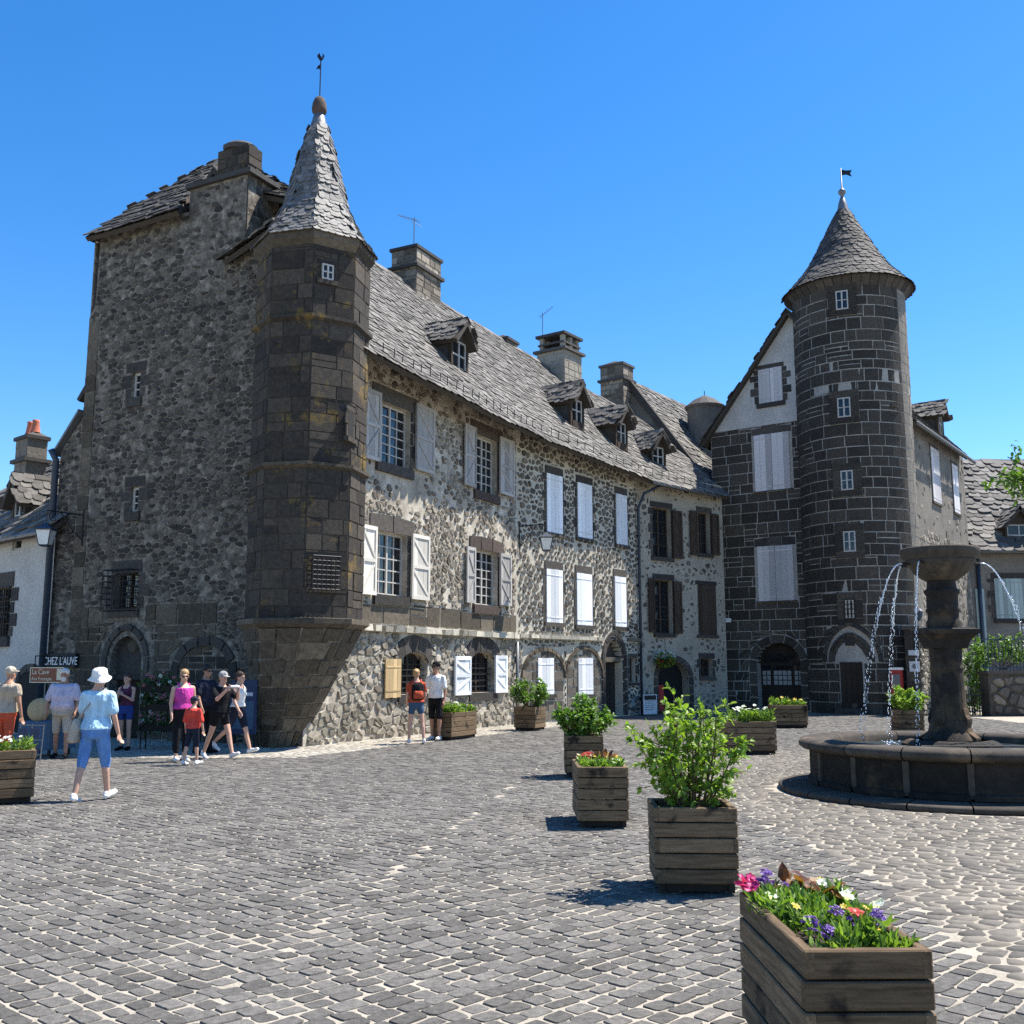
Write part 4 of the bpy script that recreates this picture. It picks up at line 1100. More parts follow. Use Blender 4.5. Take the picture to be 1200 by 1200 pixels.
dd = MB().box(F2, pd[0] + .12, pd[1] - .12, .02, pd[3], -.38, -.32).build('door', M['door'], row)
for i in range(4):
    x = pd[0] + .12 + (pd[1] - pd[0] - .24) * i / 4; MB().box(F2, x + .01, x + (pd[1] - pd[0] - .24) / 4 - .01, .05, pd[3] - .03, -.32, -.3).build('board', M['door'], dd)
for i in range(9):
    a = pd[0] * i / 9 - .02; b_ = pd[0] * (i + 1) / 9 - .02
    MB().stone([(a, zLd - .05), (b_ - .01, zLd - .05), (b_ - .01, zLd + .07), (a, zLd + .07)], F2, .14, .03, .6).build('string_course', M['ledge'], row)
MB().stone(rpoly(pd[1] + .2, lenF2 - .1, zLd - .02, zLd + .09), F2, .12, .03, .9).build('string_course', M['ash_low'], row)
ex2.append(rpoly(-.1, lenF2, zLd - .06, zLd + .1))
its = rubble(F2, out2, ex2, .24, .18, .026, .03, .022, 51, lambda c: rng.random() < .92, jit=.95); pieces(its, 'stone', M['rub_row'], wr, 300)
roof_patch(row, eJ, eK, rdgK, rdgJ, wid=.25, row=.165, limit=300, seed=42, thk=.014); ridge_cap(row, rdgJ, rdgK)
roof_patch(row, F2(lenF2, 8.3, -8.2), F2(0, 8.3, -8.2), rdgJ, rdgK, slates=False)
guards(row, eJ, eK, 14)
dp = F2.off(-.3)
for x, y in ((677, 494), (729, 519)):
    s_, z_ = dp.px(x, y); dormer(row, dp, s_, z_, .85, .75, 1.5)
chimney(row, (1.85, 38.6), F2.d, 1.25, 1.25, 10.5, at(657, 408, 38.6).z, style=1, mat='cream', mort='cream')
pipe(row, [F2(lenF2 - .1, 0, .1), F2(lenF2 - .1, 7.2, .1), F2(lenF2 - .1, 7.7, .35), F2(lenF2 + .6, zEK - .02, OVK - .05)], .05, 'zinc_dark')

# ------------------------------------------------------------------ cream shop house with brown shutters
shop = thing('shop_house', 'cream rendered house with brown shutters above an arched shop door', 'house', K.to_tuple())
out3 = [(0, 0), (lenF3 + .6, 0), (lenF3 + .6, zE3 + .5), (0, zEK + .5)]; ex3 = []; holes3 = []
u3a = F3.rect(764, 786, 594, 652); u3b = F3.rect(818, 832, 600, 648); d3a = F3.rect(767, 788, 679, 742); d3s = F3.rect(821, 835, 772, 793)
ad = F3.rect(771, 808, 795, 838); aap = F3.px(789, 775)[1]
for r_ in (u3a, u3b, d3a, d3s): holes3.append(rpoly(*r_))
holes3.append(archpoly(ad[0], ad[1], .05, ad[3], aap, 'round', 12))
ws = wall(shop, F3, out3, holes3, M['cream'], 'wall', .3)
for r_, rows in ((u3a, 4), (u3b, 4), (d3a, 4), (d3s, 2)):
    ex3.append(surround(shop, F3, *r_, lint=.26, sill=.14, jamb=.14)); casement(shop, F3, *r_, cols=2, rows=rows, depth=.24, mat='sh_dark')
for r_, mt, br in (((787, 799, 598, 654), 'sh_dark', 2), ((808, 817, 598, 650), 'sh_dark', 1), ((832.5, 842, 602, 650), 'sh_dark', 2), ((759.5, 766.5, 677, 741), 'sh_dark', 1), ((789, 798.5, 681, 742), 'sh_dark', 2)):
    shutter(shop, F3, *F3.off(.06).rect(*r_), mt, br, .06)
c3 = F3.rect(817, 838, 685, 744); ex3.append(surround(shop, F3, *c3, lint=.2, sill=.1, jamb=.0)); c = (c3[0] + c3[1]) / 2
shutter(shop, F3, c3[0], c - .004, c3[2], c3[3], 'sh_dark', False, .04, 3); shutter(shop, F3, c + .004, c3[1], c3[2], c3[3], 'sh_dark', False, .04, 3)
pa = archpoly(ad[0], ad[1], .05, ad[3], aap, 'round', 14); arch_stones(shop, F3, pa[1:] + [pa[0]], .22, .1, .03, 'dress', 15)
ex3.append(rpoly(ad[0] - .25, ad[1] + .25, 0, aap + .25))
panel(F3, archpoly(ad[0], ad[1], .05, ad[3], aap, 'round', 12), -.34).build('shop_interior', M['dark'], shop)
rd = MB().box(F3, ad[0] - .02, ad[0] + .3, .05, 1.0, -.06, .0).build('red_door_panel', M['red'], shop); MB().box(F3, ad[0] + .03, ad[0] + .25, .15, .85, 0, .02).build('moulding', M['red'], rd)
MB().box(F3, ad[0] - .1, ad[1] + .3, -.01, .1, -.1, .5).build('doorstep', M['ash_low'], shop)
its = rubble(F3, out3, ex3, .27, .22, .07, .02, .02, 61, lambda c: rng.random() < (.8 if c[1] < 1.1 else .6), jit=1.0); pieces(its, 'stone', M['rub_row'], ws, 200)
roof_patch(shop, eK, e3 + F3.d * .6, rdg3 + F3.d * .6, rdgK, wid=.25, row=.165, limit=250, seed=43, thk=.014); guards(shop, eK, e3, 9)
roof_patch(shop, F3(lenF3, 7.6, -8.2), F3(0, 7.6, -8.2), rdgK, rdg3, slates=False)
s_, z_ = F3.off(-.3).px(772, 546); dormer(shop, F3.off(-.3), s_, z_, .8, .72, 1.5)
MB().tube([eK + Vector((0, 0, -.03)), e3 + Vector((0, 0, -.03))], .06, 8).build('gutter', M['zinc'], shop, True)

# ------------------------------------------------------------------ steep roofed house behind
d4 = Vector((.585, .811, 0)).normalized(); n4 = Vector((d4.y, -d4.x, 0))
back = thing('back_house', 'house with steep slab roof and raised stone verge behind the shop house', 'house', (7.5, 40.3, 0))
P4 = Plane((7.5, 40.4), d4); r0 = Vector((5.0, 42.5, 13.75)); g0 = r0 + n4 * 3.5; g0.z = 9.0
wb = wall(back, P4, [(0, 0), (14, 0), (14, 9.3), (0, 9.3)], [], M['grey_render'])
wall(back, Plane((r0 - n4 * 3.5).to_tuple(), n4), [(0, 0), (7, 0), (7, 8.9), (3.5, 13.6), (0, 8.9)], [], M['grey_render'], 'gable_wall')
roof_patch(back, g0, g0 + d4 * 14, r0 + d4 * 14, r0, wid=.32, row=.22, limit=300, seed=44)
g1 = r0 - n4 * 3.5; g1.z = 9.0; roof_patch(back, g1 + d4 * 14, g1, r0, r0 + d4 * 14, slates=False); ridge_cap(back, r0, r0 + d4 * 9)
vb = MB(); up = Vector((0, 0, 1))
for a, b_ in ((g0, r0),):
    a = a - d4 * .16; b_ = b_ - d4 * .16; vb.add([a + up * -.25, a + up * .16, b_ + up * .16, b_ + up * -.3, a + up * -.25 + d4 * .24, a + up * .16 + d4 * .24, b_ + up * .16 + d4 * .24, b_ + up * -.3 + d4 * .24], [(0, 1, 2, 3), (4, 7, 6, 5), (1, 5, 6, 2), (0, 4, 5, 1)])
vb.build('raised_verge', M['dress'], back)
chimney(back, (4.5, 42.6), d4, .9, 1.1, 9.5, at(721, 424, 42.6).z, mat='rub_front')
c5 = at(826, 480, 44); cm = MB().lathe([(.8, 9), (.78, c5.z), (.86, c5.z + .02), (.86, c5.z + .1)], (c5.x, c5.y), 4 * 4, a0=0); ch5 = cm.build('chimney', M['grey_render'], back)
MB().lathe([(.9, c5.z + .1), (.5, c5.z + .42), (.1, c5.z + .62), (.0, c5.z + .63)], (c5.x, c5.y), 14).build('cap_cone', M['slate_dark'], ch5)
MB().tube([(c5.x, c5.y, c5.z + .6), (c5.x, c5.y, c5.z + .85)], .02, 5).build('cap_pin', M['iron'], ch5)

# ------------------------------------------------------------------ house with the round tower
TF = Plane((8.05, 40.5), (.806, -.592)); TW = 6.92; TS = Plane(TF(TW, 0).to_tuple(), (.592, .806)); TSL = 11.8
TC = Cyl((13.0, 38.0), 2.07)
tower = thing('tower_house', 'dark coursed basalt house with round corner tower and pale grey shutters', 'house', (12.7, 38, 0))
zg0 = TF.px(838, 508)[1]; sgm, zgm = TF.px(934, 352); slope_g = (zgm - zg0) / sgm; sap = TW / 2; zap = zg0 + slope_g * sap
door = TF.rect(887, 939, 776, 834); dap = TF.px(913, 753)[1]; dpoly = archpoly(door[0], door[1], .03, door[3], dap, 'round', 14)
outT = [(0, 0), (TW, 0), (TW, zg0), (sap, zap), (0, zg0)]
wt = wall(tower, TF, outT, [dpoly], M['mort_tower'], 'wall', .4)
exTf = [archpoly(door[0] - .32, door[1] + .32, 0, door[3], dap + .32, 'round', 14)]
for xs, kw in (((883.5, 926, 511, 577), dict(lint=.3, sill=.02, jamb=.0, ext=.1, seg=3)), ((887.5, 930.5, 641, 705), dict(lint=.34, sill=.05, jamb=0.0, ext=.12, seg=3)), ((888.5, 917, 434, 474), dict(lint=.22, sill=.18, jamb=.24, ext=.1))):
    r_ = TF.rect(*xs); exTf.append(surround(tower, TF, *r_, **kw)); c = (r_[0] + r_[1]) / 2
    for a, b_, ar in ((r_[0], c - .004, .08), (c + .004, r_[1], -.08)): shutter(tower, TF, a, b_, r_[2], r_[3], 'sh_lilac', False, .02, 3, arch=0)
zpl = TF.px(885, 500)[1]
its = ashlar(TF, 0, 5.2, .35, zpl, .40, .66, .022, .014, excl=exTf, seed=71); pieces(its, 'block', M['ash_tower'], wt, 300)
MB().box(TF, 0, door[0] - .3, 0, .35, 0, .05).build('plinth', M['ash_tower'], tower); MB().box(TF, door[1] + .3, 4.4, 0, .35, 0, .05).build('plinth', M['ash_tower'], tower)
wall(tower, TF.off(.012), [(.02, zpl), (TW, zpl), (TW, zg0), (sap, zap - .02), (.02, zg0)], [], M['white_render'], 'gable_wall')
arch_stones(tower, TF, dpoly[1:] + [dpoly[0]], .3, .35, .03, 'ash_tower', 13)
dl = panel(TF, dpoly, -.36).build('glazed_door', M['door'], tower)
w_ = (door[1] - door[0]); cols_ = [(.04, .24), (.30, .72), (.78, .97)]
for a, b_ in cols_:
    x0, x1 = door[0] + a * w_, door[0] + b_ * w_; nc = 2 if b_ - a < .3 else 4; z0_, z1_ = .95, door[3] - .12
    for i in range(nc):
        for j in range(4):
            xa = x0 + (x1 - x0) * i / nc + .015; xb = x0 + (x1 - x0) * (i + 1) / nc - .015; za = z0_ + (z1_ - z0_) * j / 4 + .015; zb = z0_ + (z1_ - z0_) * (j + 1) / 4 - .015
            MB().box(TF, xa, xb, za, zb, -.34, -.33).build('pane', M['curtain'] if j < 3 else M['glass'], dl)
for i in range(6):
    xa = door[0] + w_ * (.1 + .14 * i); MB().box(TF, xa, xa + w_ * .11, door[3] + .0, door[3] + .3, -.34, -.33).build('pane', M['glass'], dl)
# verge slabs of the gable
for sg in (-1, 1):
    sE = -.35 if sg < 0 else TW + .35; zE_ = zg0 - .35 * slope_g
    A, D = TF(sE, zE_, .28), TF(sap, zap + .05, .28); back_ = -TF.n * 11.5
    if sg < 0: roof_patch(tower, A + back_, A, D, D + back_, mat='slate_dark', wid=.32, row=.22, limit=60, seed=45, sag=.02)
    else: A = A + Vector((0, 0, .45)); roof_patch(tower, A, A + back_, D + back_, D, mat='slate_dark', wid=.32, row=.22, limit=120, seed=46, sag=.02)
# sunlit side wall
zs_ = zg0
outS = [(0, 0), (TSL, 0), (TSL, zs_ + .35), (0, zs_ + .35)]
wsd = wall(tower, TS, outS, [], M['grey_render'], 'wall'); exS = []
for xs in ((1089, 1100, 523, 585), (1114, 1122, 543, 598)):
    r_ = TS.rect(*xs); c = (r_[0] + r_[1]) / 2; exS.append(surround(tower, TS, *r_, lint=.2, sill=.1, jamb=0))
    shutter(tower, TS, r_[0], c - .004, r_[2], r_[3], 'sh_lilac', False, .03, 2); shutter(tower, TS, c + .004, r_[1], r_[2], r_[3], 'sh_lilac', False, .03, 2)
its = rubble(TS, outS, exS, .34, .26, .05, .02, .02, 81, lambda c: rng.random() < (.75 if c[1] < 7 else .2)); pieces(its, 'stone', M['rub_front'], wsd, 120)
s_, z_ = TS.off(-.1).px(1102, 485); dormer(tower, TS.off(-.1), s_, zg0 + .75, .95, .75, 1.3)
MB().tube([TS(2.3, zg0 - .14, .5), TS(TSL, zg0 - .14, .5)], .07, 8).build('gutter', M['zinc'], tower, True)
MB().box(TF, 0, TW, 0, zg0, -11.5, -11.45).build('wall', M['grey_render'], tower); MB().box(TF, .02, .07, 0, zg0, -11.4, -.02).build('wall', M['grey_render'], tower)
# round tower
ZC = TC.px(1000, 332)[1]; cw = MB().lathe([(2.07, 0), (2.07, ZC)], (TC.c.x, TC.c.y), 64).build('tower_wall', M['mort_tower'], tower)
exC = []
for xs in ((979, 994, 342, 364), (981, 997, 467, 490), (985, 1000, 552, 575), (988, 1003, 623, 647), (990.5, 1001, 703, 725)):
    r_ = TC.rect(*xs); exC.append(rpoly(r_[0] - .28, r_[1] + .28, r_[2] - .22, r_[3] + .26))
    pl_ = Plane(TC(r_[0], 0).to_tuple(), TC(r_[1], 0) - TC(r_[0], 0)); W_ = (TC(r_[1], 0) - TC(r_[0], 0)).length
    for a, b_, z0_, z1_ in ((-.29, W_ + .29, r_[3], r_[3] + .27), (-.29, W_ + .29, r_[2] - .23, r_[2]), (-.29, 0, r_[2] + .01, r_[3] - .01), (W_, W_ + .29, r_[2] + .01, r_[3] - .01)):
        MB().box(pl_, a + .008, b_ - .008, z0_ + .008, z1_ - .008, -.3, .035).build('window_stone', M['ash_tower'], tower)
    casement(tower, pl_, 0, W_, r_[2], r_[3], cols=2, rows=2, depth=.0, t=.045)
    if xs[2] > 700: grille(tower, pl_, -.03, W_ + .03, r_[2], r_[3], .07, 3, 4)
td = TC.rect(985, 1012, 776, 834); sc_ = (td[0] + td[1]) / 2; hw = (td[1] - td[0]) / 2
zsp = td[3] + .02; zapx = TC.px(996, 728)[1]
def ring(o, zt): 
    p = archpoly(sc_ - hw - o, sc_ + hw + o, zsp - .02, zsp, zt, 'pointed', 16); return p[1:] + [p[0]]
arch_stones(tower, TC, ring(.55, zapx - .16), .14, .02, .09, 'dress', 13, 'arch_moulding'); arch_stones(tower, TC, ring(.3, zapx - .5), .13, .02, .07, 'dress', 13, 'arch_moulding')
exC.append(archpoly(sc_ - hw - .72, sc_ + hw + .72, zsp - .05, zsp, zapx + .05, 'pointed', 14)); exC.append(rpoly(td[0] - .05, td[1] + .05, 0, td[3] + .1))
MB().stone(archpoly(sc_ - hw - .71, sc_ + hw + .71, zsp - .045, zsp, zapx + .03, 'pointed', 14), TC, .016, .004, .6).build('arch_field', M['ash_tower'], tower)
panel(TC, archpoly(sc_ - hw - .29, sc_ + hw + .29, zsp, zsp + .01, zapx - .52, 'pointed', 14), .025).build('tympanum', M['dress'], tower)
MB().box(TC, sc_ - .16, sc_ + .16, zsp + .55, zsp + .85, .02, .05).build('carved_shield', M['dress'], tower)
plD = Plane(TC(td[0], 0).to_tuple(), TC(td[1], 0) - TC(td[0], 0)); Wd = (TC(td[1], 0) - TC(td[0], 0)).length
dt = MB().box(plD, 0, Wd, .2, td[3], -.2, .08).build('door', M['door'], tower)
for i in range(4): MB().box(plD, Wd * i / 4 + .01, Wd * (i + 1) / 4 - .01,   .22, td[3] - .04, .08, .095).build('board', M['door'], dt)
MB().box(plD, -.15, Wd + .15, 0, .2, -.2, .35).build('doorstep', M['dress'], tower)
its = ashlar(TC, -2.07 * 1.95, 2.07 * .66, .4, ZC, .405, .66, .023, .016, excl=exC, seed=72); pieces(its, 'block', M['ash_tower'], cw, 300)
its = ashlar(TC, 2.07 * .66, 2.07 * 1.5, .4, ZC, .405, .66, .023, .012, seed=73); pieces(its, 'block', M['grey_render'], cw, 40)
for k in range(16):
    a = -1.5 + 3.2 * k / 16; MB().box(TC, a * 2.07 + .01, (a + .2) * 2.07 - .01, 0, .38, -.05, .07).build('plinth', M['ash_tower'], tower)
for k in range(22):
    a = -1.6 + 3.3 * k / 22; b_ = a + 3.3 / 22; m_ = MB(); P = []
    for z_, h_ in ((ZC - .08, 0), (ZC + .05, .1), (ZC + .2, .22), (ZC + .3, .24)):
        P += [TC(a * 2.07 + .01, z_, h_), TC(b_ * 2.07 - .01, z_, h_)]
    m_.add(P, [(0, 1, 3, 2), (2, 3, 5, 4), (4, 5, 7, 6)], rng.random()); m_.build('cornice', M['dress'], tower)
zap_t = at(993, 232, 38).z
cp = [(2.42, ZC + .26), (2.08, ZC + .62), (1.62, ZC + 1.15), (1.25, ZC + 1.75), (.2, zap_t - .55)]
m_ = MB().lathe([(0, ZC + .24)] + [(r - .03, z) for r, z in cp] + [(.02, zap_t)], (TC.c.x, TC.c.y), 32).build('tower_roof', M['underroof'], tower)
cone_slates(m_, TC.c.x, TC.c.y, cp, .16, .22, .016, 'slate_dark', 300, lambda r, a: r)
MB().lathe([(.24, zap_t - .62), (.18, zap_t - .3), (.09, zap_t), (.05, zap_t + .05), (.09, zap_t + .12), (.15, zap_t + .2), (.15, zap_t + .28), (.08, zap_t + .36), (.03, zap_t + .42), (.02, zap_t + 1.25), (0, zap_t + 1.25)], (TC.c.x, TC.c.y), 12).build('lead_finial', M['lead'], tower, True)
v = MB(); vane(v, [(.02, 0), (.2, .03), (.42, -.05), (.36, .08), (.44, .22), (.2, .2), (.02, .24)], TC.c.x, TC.c.y, zap_t + .95); v.build('weathervane', M['iron'], tower)
s_, z_ = TF.px(851, 727); pq = MB().box(TF, s_ - .22, s_ + .22, z_ - .08, z_ + .08, .02, .04).build('street_nameplate', M['white'], None)
props(pq, 'small white street nameplate at the edge of the dark basalt house', 'nameplate')

# ------------------------------------------------------------------ neighbour at the far right
far = thing('far_house', 'low house with large slab roof and sage shutters beside the tower house', 'house', (25, 46.2, 0))
FF = Plane((20.75, 46.2), (1, 0)); zf = FF.off(.5).px(1150, 646)[1]
wall(far, FF, [(0, 0), (12, 0), (12, zf + .4), (0, zf + .4)], [], M['grey_render'])
zr_ = at(1165, 541, 51.5).z
roof_patch(far, FF(-.3, zf, .5), FF(12, zf, .5), FF(12, zr_, -5.3), FF(-.3, zr_, -5.3), mat='slate', wid=.5, row=.34, thk=.04, limit=260, seed=47)
ridge_cap(far, FF(-.3, zr_ + .05, -5.3), FF(10, zr_ + .05, -5.3), .16, 'slate_dark'); wall(far, Plane(FF(0, 0, -10.6).to_tuple(), (0, -1)), [(0, 0), (10.6, 0), (10.6, zf), (5.3, zr_), (0, zf)], [], M['grey_render'], 'gable_wall')
s_, z_ = FF.off(-.2).px(1192, 640); dormer(far, FF.off(-.2), s_ + .15, z_, 1.3, 1.0, 2.2, .75, 'slate', 20)
r_ = FF.rect(1164, 1203, 678, 725); surround(far, FF, *r_, lint=.3, sill=.2, jamb=.2); c = (r_[0] + r_[1]) / 2
shutter(far, FF, r_[0], c - .005, r_[2], r_[3], 'sh_green', False, .03, 4); shutter(far, FF, c + .005, r_[1], r_[2], r_[3], 'sh_green', False, .03, 4)
MB().tube([FF(0, zf - .02, .55), FF(12, zf - .02, .55)], .08, 8).build('gutter', M['zinc'], far, True)
pipe(far, [FF(.3, 0, .1), FF(.3, zf - .3, .1)], .09, 'zinc_dark')
dk = FF.rect(1142, 1156, 690, 800); MB().box(FF, dk[0], dk[1], 0, dk[3], .02, .06).build('door', M['sh_green'], far)

# ------------------------------------------------------------------ white house at the far left
left = thing('white_house', 'small pale rendered house with slab roof dormer and terracotta chimney pots', 'house', (-12, 26, 0))
HP = Plane((-17.2, 30.2), (.75, -.66)); hl = 8.0
ze = HP.off(.3).px(30, 627)[1]; wz = HP.rect(-6, 12, 690, 747); wsm = HP.rect(15, 25, 632, 645)
wh = wall(left, HP, [(0, 0), (hl, 0), (hl, ze + .2), (0, ze + .2)], [rpoly(*wz), rpoly(*wsm)], M['white_render'])
surround(left, HP, *wz, lint=.45, sill=.25, jamb=.28); casement(left, HP, *wz, cols=3, rows=4, depth=.12, mat='sh_dark'); grille(left, HP, wz[0], wz[1], wz[2], wz[3], .08, 4, 5)
casement(left, HP, *wsm, cols=1, rows=1, depth=.1)
ad_ = HP.rect(23, 45, 800, 890); zt_ = HP.px(34, 787)[1]
sd = panel(HP, archpoly(ad_[0], ad_[1], .02, ad_[3], zt_, 'round', 10), .02).build('shop_doorway', M['dark'], left)
pa = archpoly(ad_[0], ad_[1], .02, ad_[3], zt_, 'round', 12); arch_stones(left, HP, pa[1:] + [pa[0]], .2, .02, .035, 'dress', 11)
roof_patch(left, HP(0, ze, .35), HP(hl + .25, ze, .35), HP(hl + .25, ze + 3.1, -2.9), HP(0, ze + 3.1, -2.9), wid=.4, row=.26, thk=.03, limit=200, seed=48)
roof_patch(left, HP(hl, ze, -6.2), HP(0, ze, -6.2), HP(0, ze + 3.1, -2.9), HP(hl, ze + 3.1, -2.9), slates=False)
MB().tube([HP(0, ze - .02, .4), HP(hl, ze - .02, .4), HP(hl + .1, ze - .3, .3), HP(hl + .25, ze - .35, .16)], .06, 8).build('gutter', M['zinc'], left, True)
dp = HP.off(-.3); s_, z_ = dp.px(20, 618); dormer(left, dp, s_, z_ - .1, .8, .85, 1.9, .6)
c_ = at(36, 540, 28.2); chimney(left, (c_.x, c_.y), HP.d, .75, .55, 6, at(36, 513, 28.2).z + .2, mat='grey_render', mort='grey_render')
for k in (-.16, .17):
    zz = at(36, 513, 28.2).z + .12; MB().lathe([(.14, zz), (.12, zz + .06), (.09, zz + .3), (.1, zz + .36), (.06, zz + .36)], (c_.x + k * HP.d.x, c_.y + k * HP.d.y), 10).build('chimney_pot', M['terracotta'], left, True)
dpp = L.rect(58, 62, 530, 800); pipe(left, [L(.02, 0, .14), L(.02, 6.7, .14), L(.02, 6.95, .3)], .085, 'zinc_dark')

# ------------------------------------------------------------------ fountain
M['ftn'] = stone_mat('fountain_basalt', [(.016, .0135, .011), (.03, .024, .019)], 8, var=.5, big=((.15, .095, .05), 1.7, .55), lichen=((.26, .24, .2), .68, 7), bs_=.4)
M['ftn_pale'] = stone_mat('fountain_coping', [(.042, .035, .028), (.075, .062, .048)], 9, var=.35, big=((.17, .125, .08), 2.2, .56), lichen=((.3, .29, .25), .66, 6), bs_=.35)
m, nt, b = nodes('fountain_water'); b.inputs['Base Color'].default_value = (.035, .045, .04, 1); b.inputs['Roughness'].default_value = .04; b.inputs['Specular IOR Level'].default_value = .6
n_ = noise_(nt, pos(nt), 7, 4); bump(nt, b, n_, .6, .12); M['water'] = m
m, nt, b = nodes('falling_water'); b.inputs['Base Color'].default_value = (.9, .94, .97, 1); b.inputs['Roughness'].default_value = .12; b.inputs['Transmission Weight'].default_value = .55; b.inputs['IOR'].default_value = 1.33; M['jet'] = m
ftn = thing('fountain', 'round dark stone fountain with tall column, fluted bowl and falling water jets', 'fountain', FC.to_tuple())
cx, cy = FC.x, FC.y; SEG = 16
for k in range(20):
    a = 2 * math.pi * k / 20; MB().lathe([(1.7, .0), (2.22, .0), (2.24, .05), (2.2, .08), (1.7, .095)], (cx, cy), 5, rng.random(), a + .004, a + 2 * math.pi / 20 - .004).build('step_stone', M['ftn_pale'], ftn, True)
for k in range(SEG):
    a = 2 * math.pi * k / SEG + .1; b_ = a + 2 * math.pi / SEG
    MB().lathe([(1.84, .1), (1.84, .16), (1.79, .18), (1.79, .5), (1.82, .53), (1.5, .53), (1.5, .1)], (cx, cy), 6, rng.random(), a + .012, b_ - .012).build('basin_panel', M['ftn'], ftn)
    MB().box(Cyl((cx, cy), 1.79), a * 1.79 - .035, a * 1.79 + .035, .12, .52, -.1, .02 if k % 2 else .035, .9).build('basin_rib', M['ftn_pale'], ftn)
    MB().lathe([(1.5, .53), (1.84, .53), (1.9, .545), (1.945, .58), (1.95, .62), (1.92, .66), (1.86, .68), (1.6, .685), (1.54, .67), (1.5, .63), (1.5, .4)], (cx, cy), 6, rng.random(), a + .004, b_ - .004).build('coping_stone', M['ftn_pale'], ftn, True)
wp = MB(); nr, na = 20, 64
wp.add([Vector((cx + 1.53 * i / nr * math.sin(2 * math.pi * k / na), cy - 1.53 * i / nr * math.cos(2 * math.pi * k / na), .56 + .006 * noise.noise(Vector((i * .8, k * .5, 1))))) for i in range(nr + 1) for k in range(na)],
       [(i * na + k, i * na + (k + 1) % na, (i + 1) * na + (k + 1) % na, (i + 1) * na + k) for i in range(nr) for k in range(na)])
wp.build('water_surface', M['water'], ftn, True)
# column
zz = lambda y: at(1105, y, FC.y).z
MB().lathe([(.62, .3), (.62, .62), (.56, .66), (.5, .68)], (cx, cy), 8, a0=R(22.5), a1=R(382.5)).build('plinth', M['ftn'], ftn)
zc_ = zz(760); zk = zz(738); zn = zz(728); zm = zz(690); zb0 = zz(680); zbt = zz(643)
MB().lathe([(.36, .68), (.33, .72), (.28, .78), (.25, .9), (.225, .95), (.205, zc_ - .3), (.215, zc_ - .26), (.2, zc_ - .22), (.21, zc_)], (cx, cy), 24).build('column_shaft', M['ftn'], ftn)
sq = MB()
for (w0, z0_, w1_, z1_) in ((.21, zc_, .24, zc_ + .1), (.24, zc_ + .1, .31, zk - .06), (.33, zk - .06, .335, zk), (.335, zk, .22, zk + .03)):
    vs = [Vector((cx + a * w0, cy + b_ * w0, z0_)) for a, b_ in ((-1, -1), (1, -1), (1, 1), (-1, 1))] + [Vector((cx + a * w1_, cy + b_ * w1_, z1_)) for a, b_ in ((-1, -1), (1, -1), (1, 1), (-1, 1))]
    sq.add(vs, [(0, 1, 5, 4), (1, 2, 6, 5), (2, 3, 7, 6), (3, 0, 4, 7), (4, 5, 6, 7)])
sq.build('capital', M['ftn'], ftn)
MB().lathe([(.22, zk), (.22, zn), (.2, zn + .02), (.195, zn + .1), (.225, zn + .14), (.2, zn + .18), (.2, zm - .1), (.225, zm - .06), (.225, zm - .02), (.19, zm), (.18, zb0)], (cx, cy), 28).build('upper_drum', M['ftn'], ftn, True)
flute = lambda a, r, z: 1 + (.045 * abs(math.sin(a * 9)) if zb0 + .03 < z < zbt - .17 else 0)
bz = zbt - zb0
MB().lathe([(.2, zb0 - .01), (.25, zb0 + .02), (.32, zb0 + bz * .2), (.39, zb0 + bz * .45), (.445, zb0 + bz * .6), (.435, zb0 + bz * .63), (.49, zb0 + bz * .7), (.505, zbt - .06), (.515, zbt - .02), (.5, zbt), (.45, zbt), (.4, zbt - .08), (0, zbt - .12)], (cx, cy), 108, fn=flute).build('bowl', M['ftn_pale'], ftn, True)
MB().lathe([(.05, zbt - .13), (.04, zbt - .02), (.03, zbt + .02), (0, zbt + .03)], (cx, cy), 14).build('bowl_spout', M['ftn_pale'], ftn, True)
for k in range(4):
    a = R(38 + 90 * k); u = Vector((math.sin(a), -math.cos(a), 0)); w = Vector((math.cos(a), math.sin(a), 0)); q = MB(); o = Vector((cx, cy, 0))
    prf = [(.15, .68), (.38, .68), (.38, .71), (.28, .78), (.25, .84), (.275, .9), (.28, .95), (.25, 1.0), (.235, 1.08), (.15, 1.1)]
    nn = len(prf); q.add([o + u * r + w * sd * .06 + Vector((0, 0, z)) for sd in (-1, 1) for r, z in prf], [tuple(range(nn)), tuple(range(2 * nn - 1, nn - 1, -1))] + [(i, (i + 1) % nn, nn + (i + 1) % nn, nn + i) for i in range(nn)]); q.build('scroll_bracket', M['ftn'], ftn)
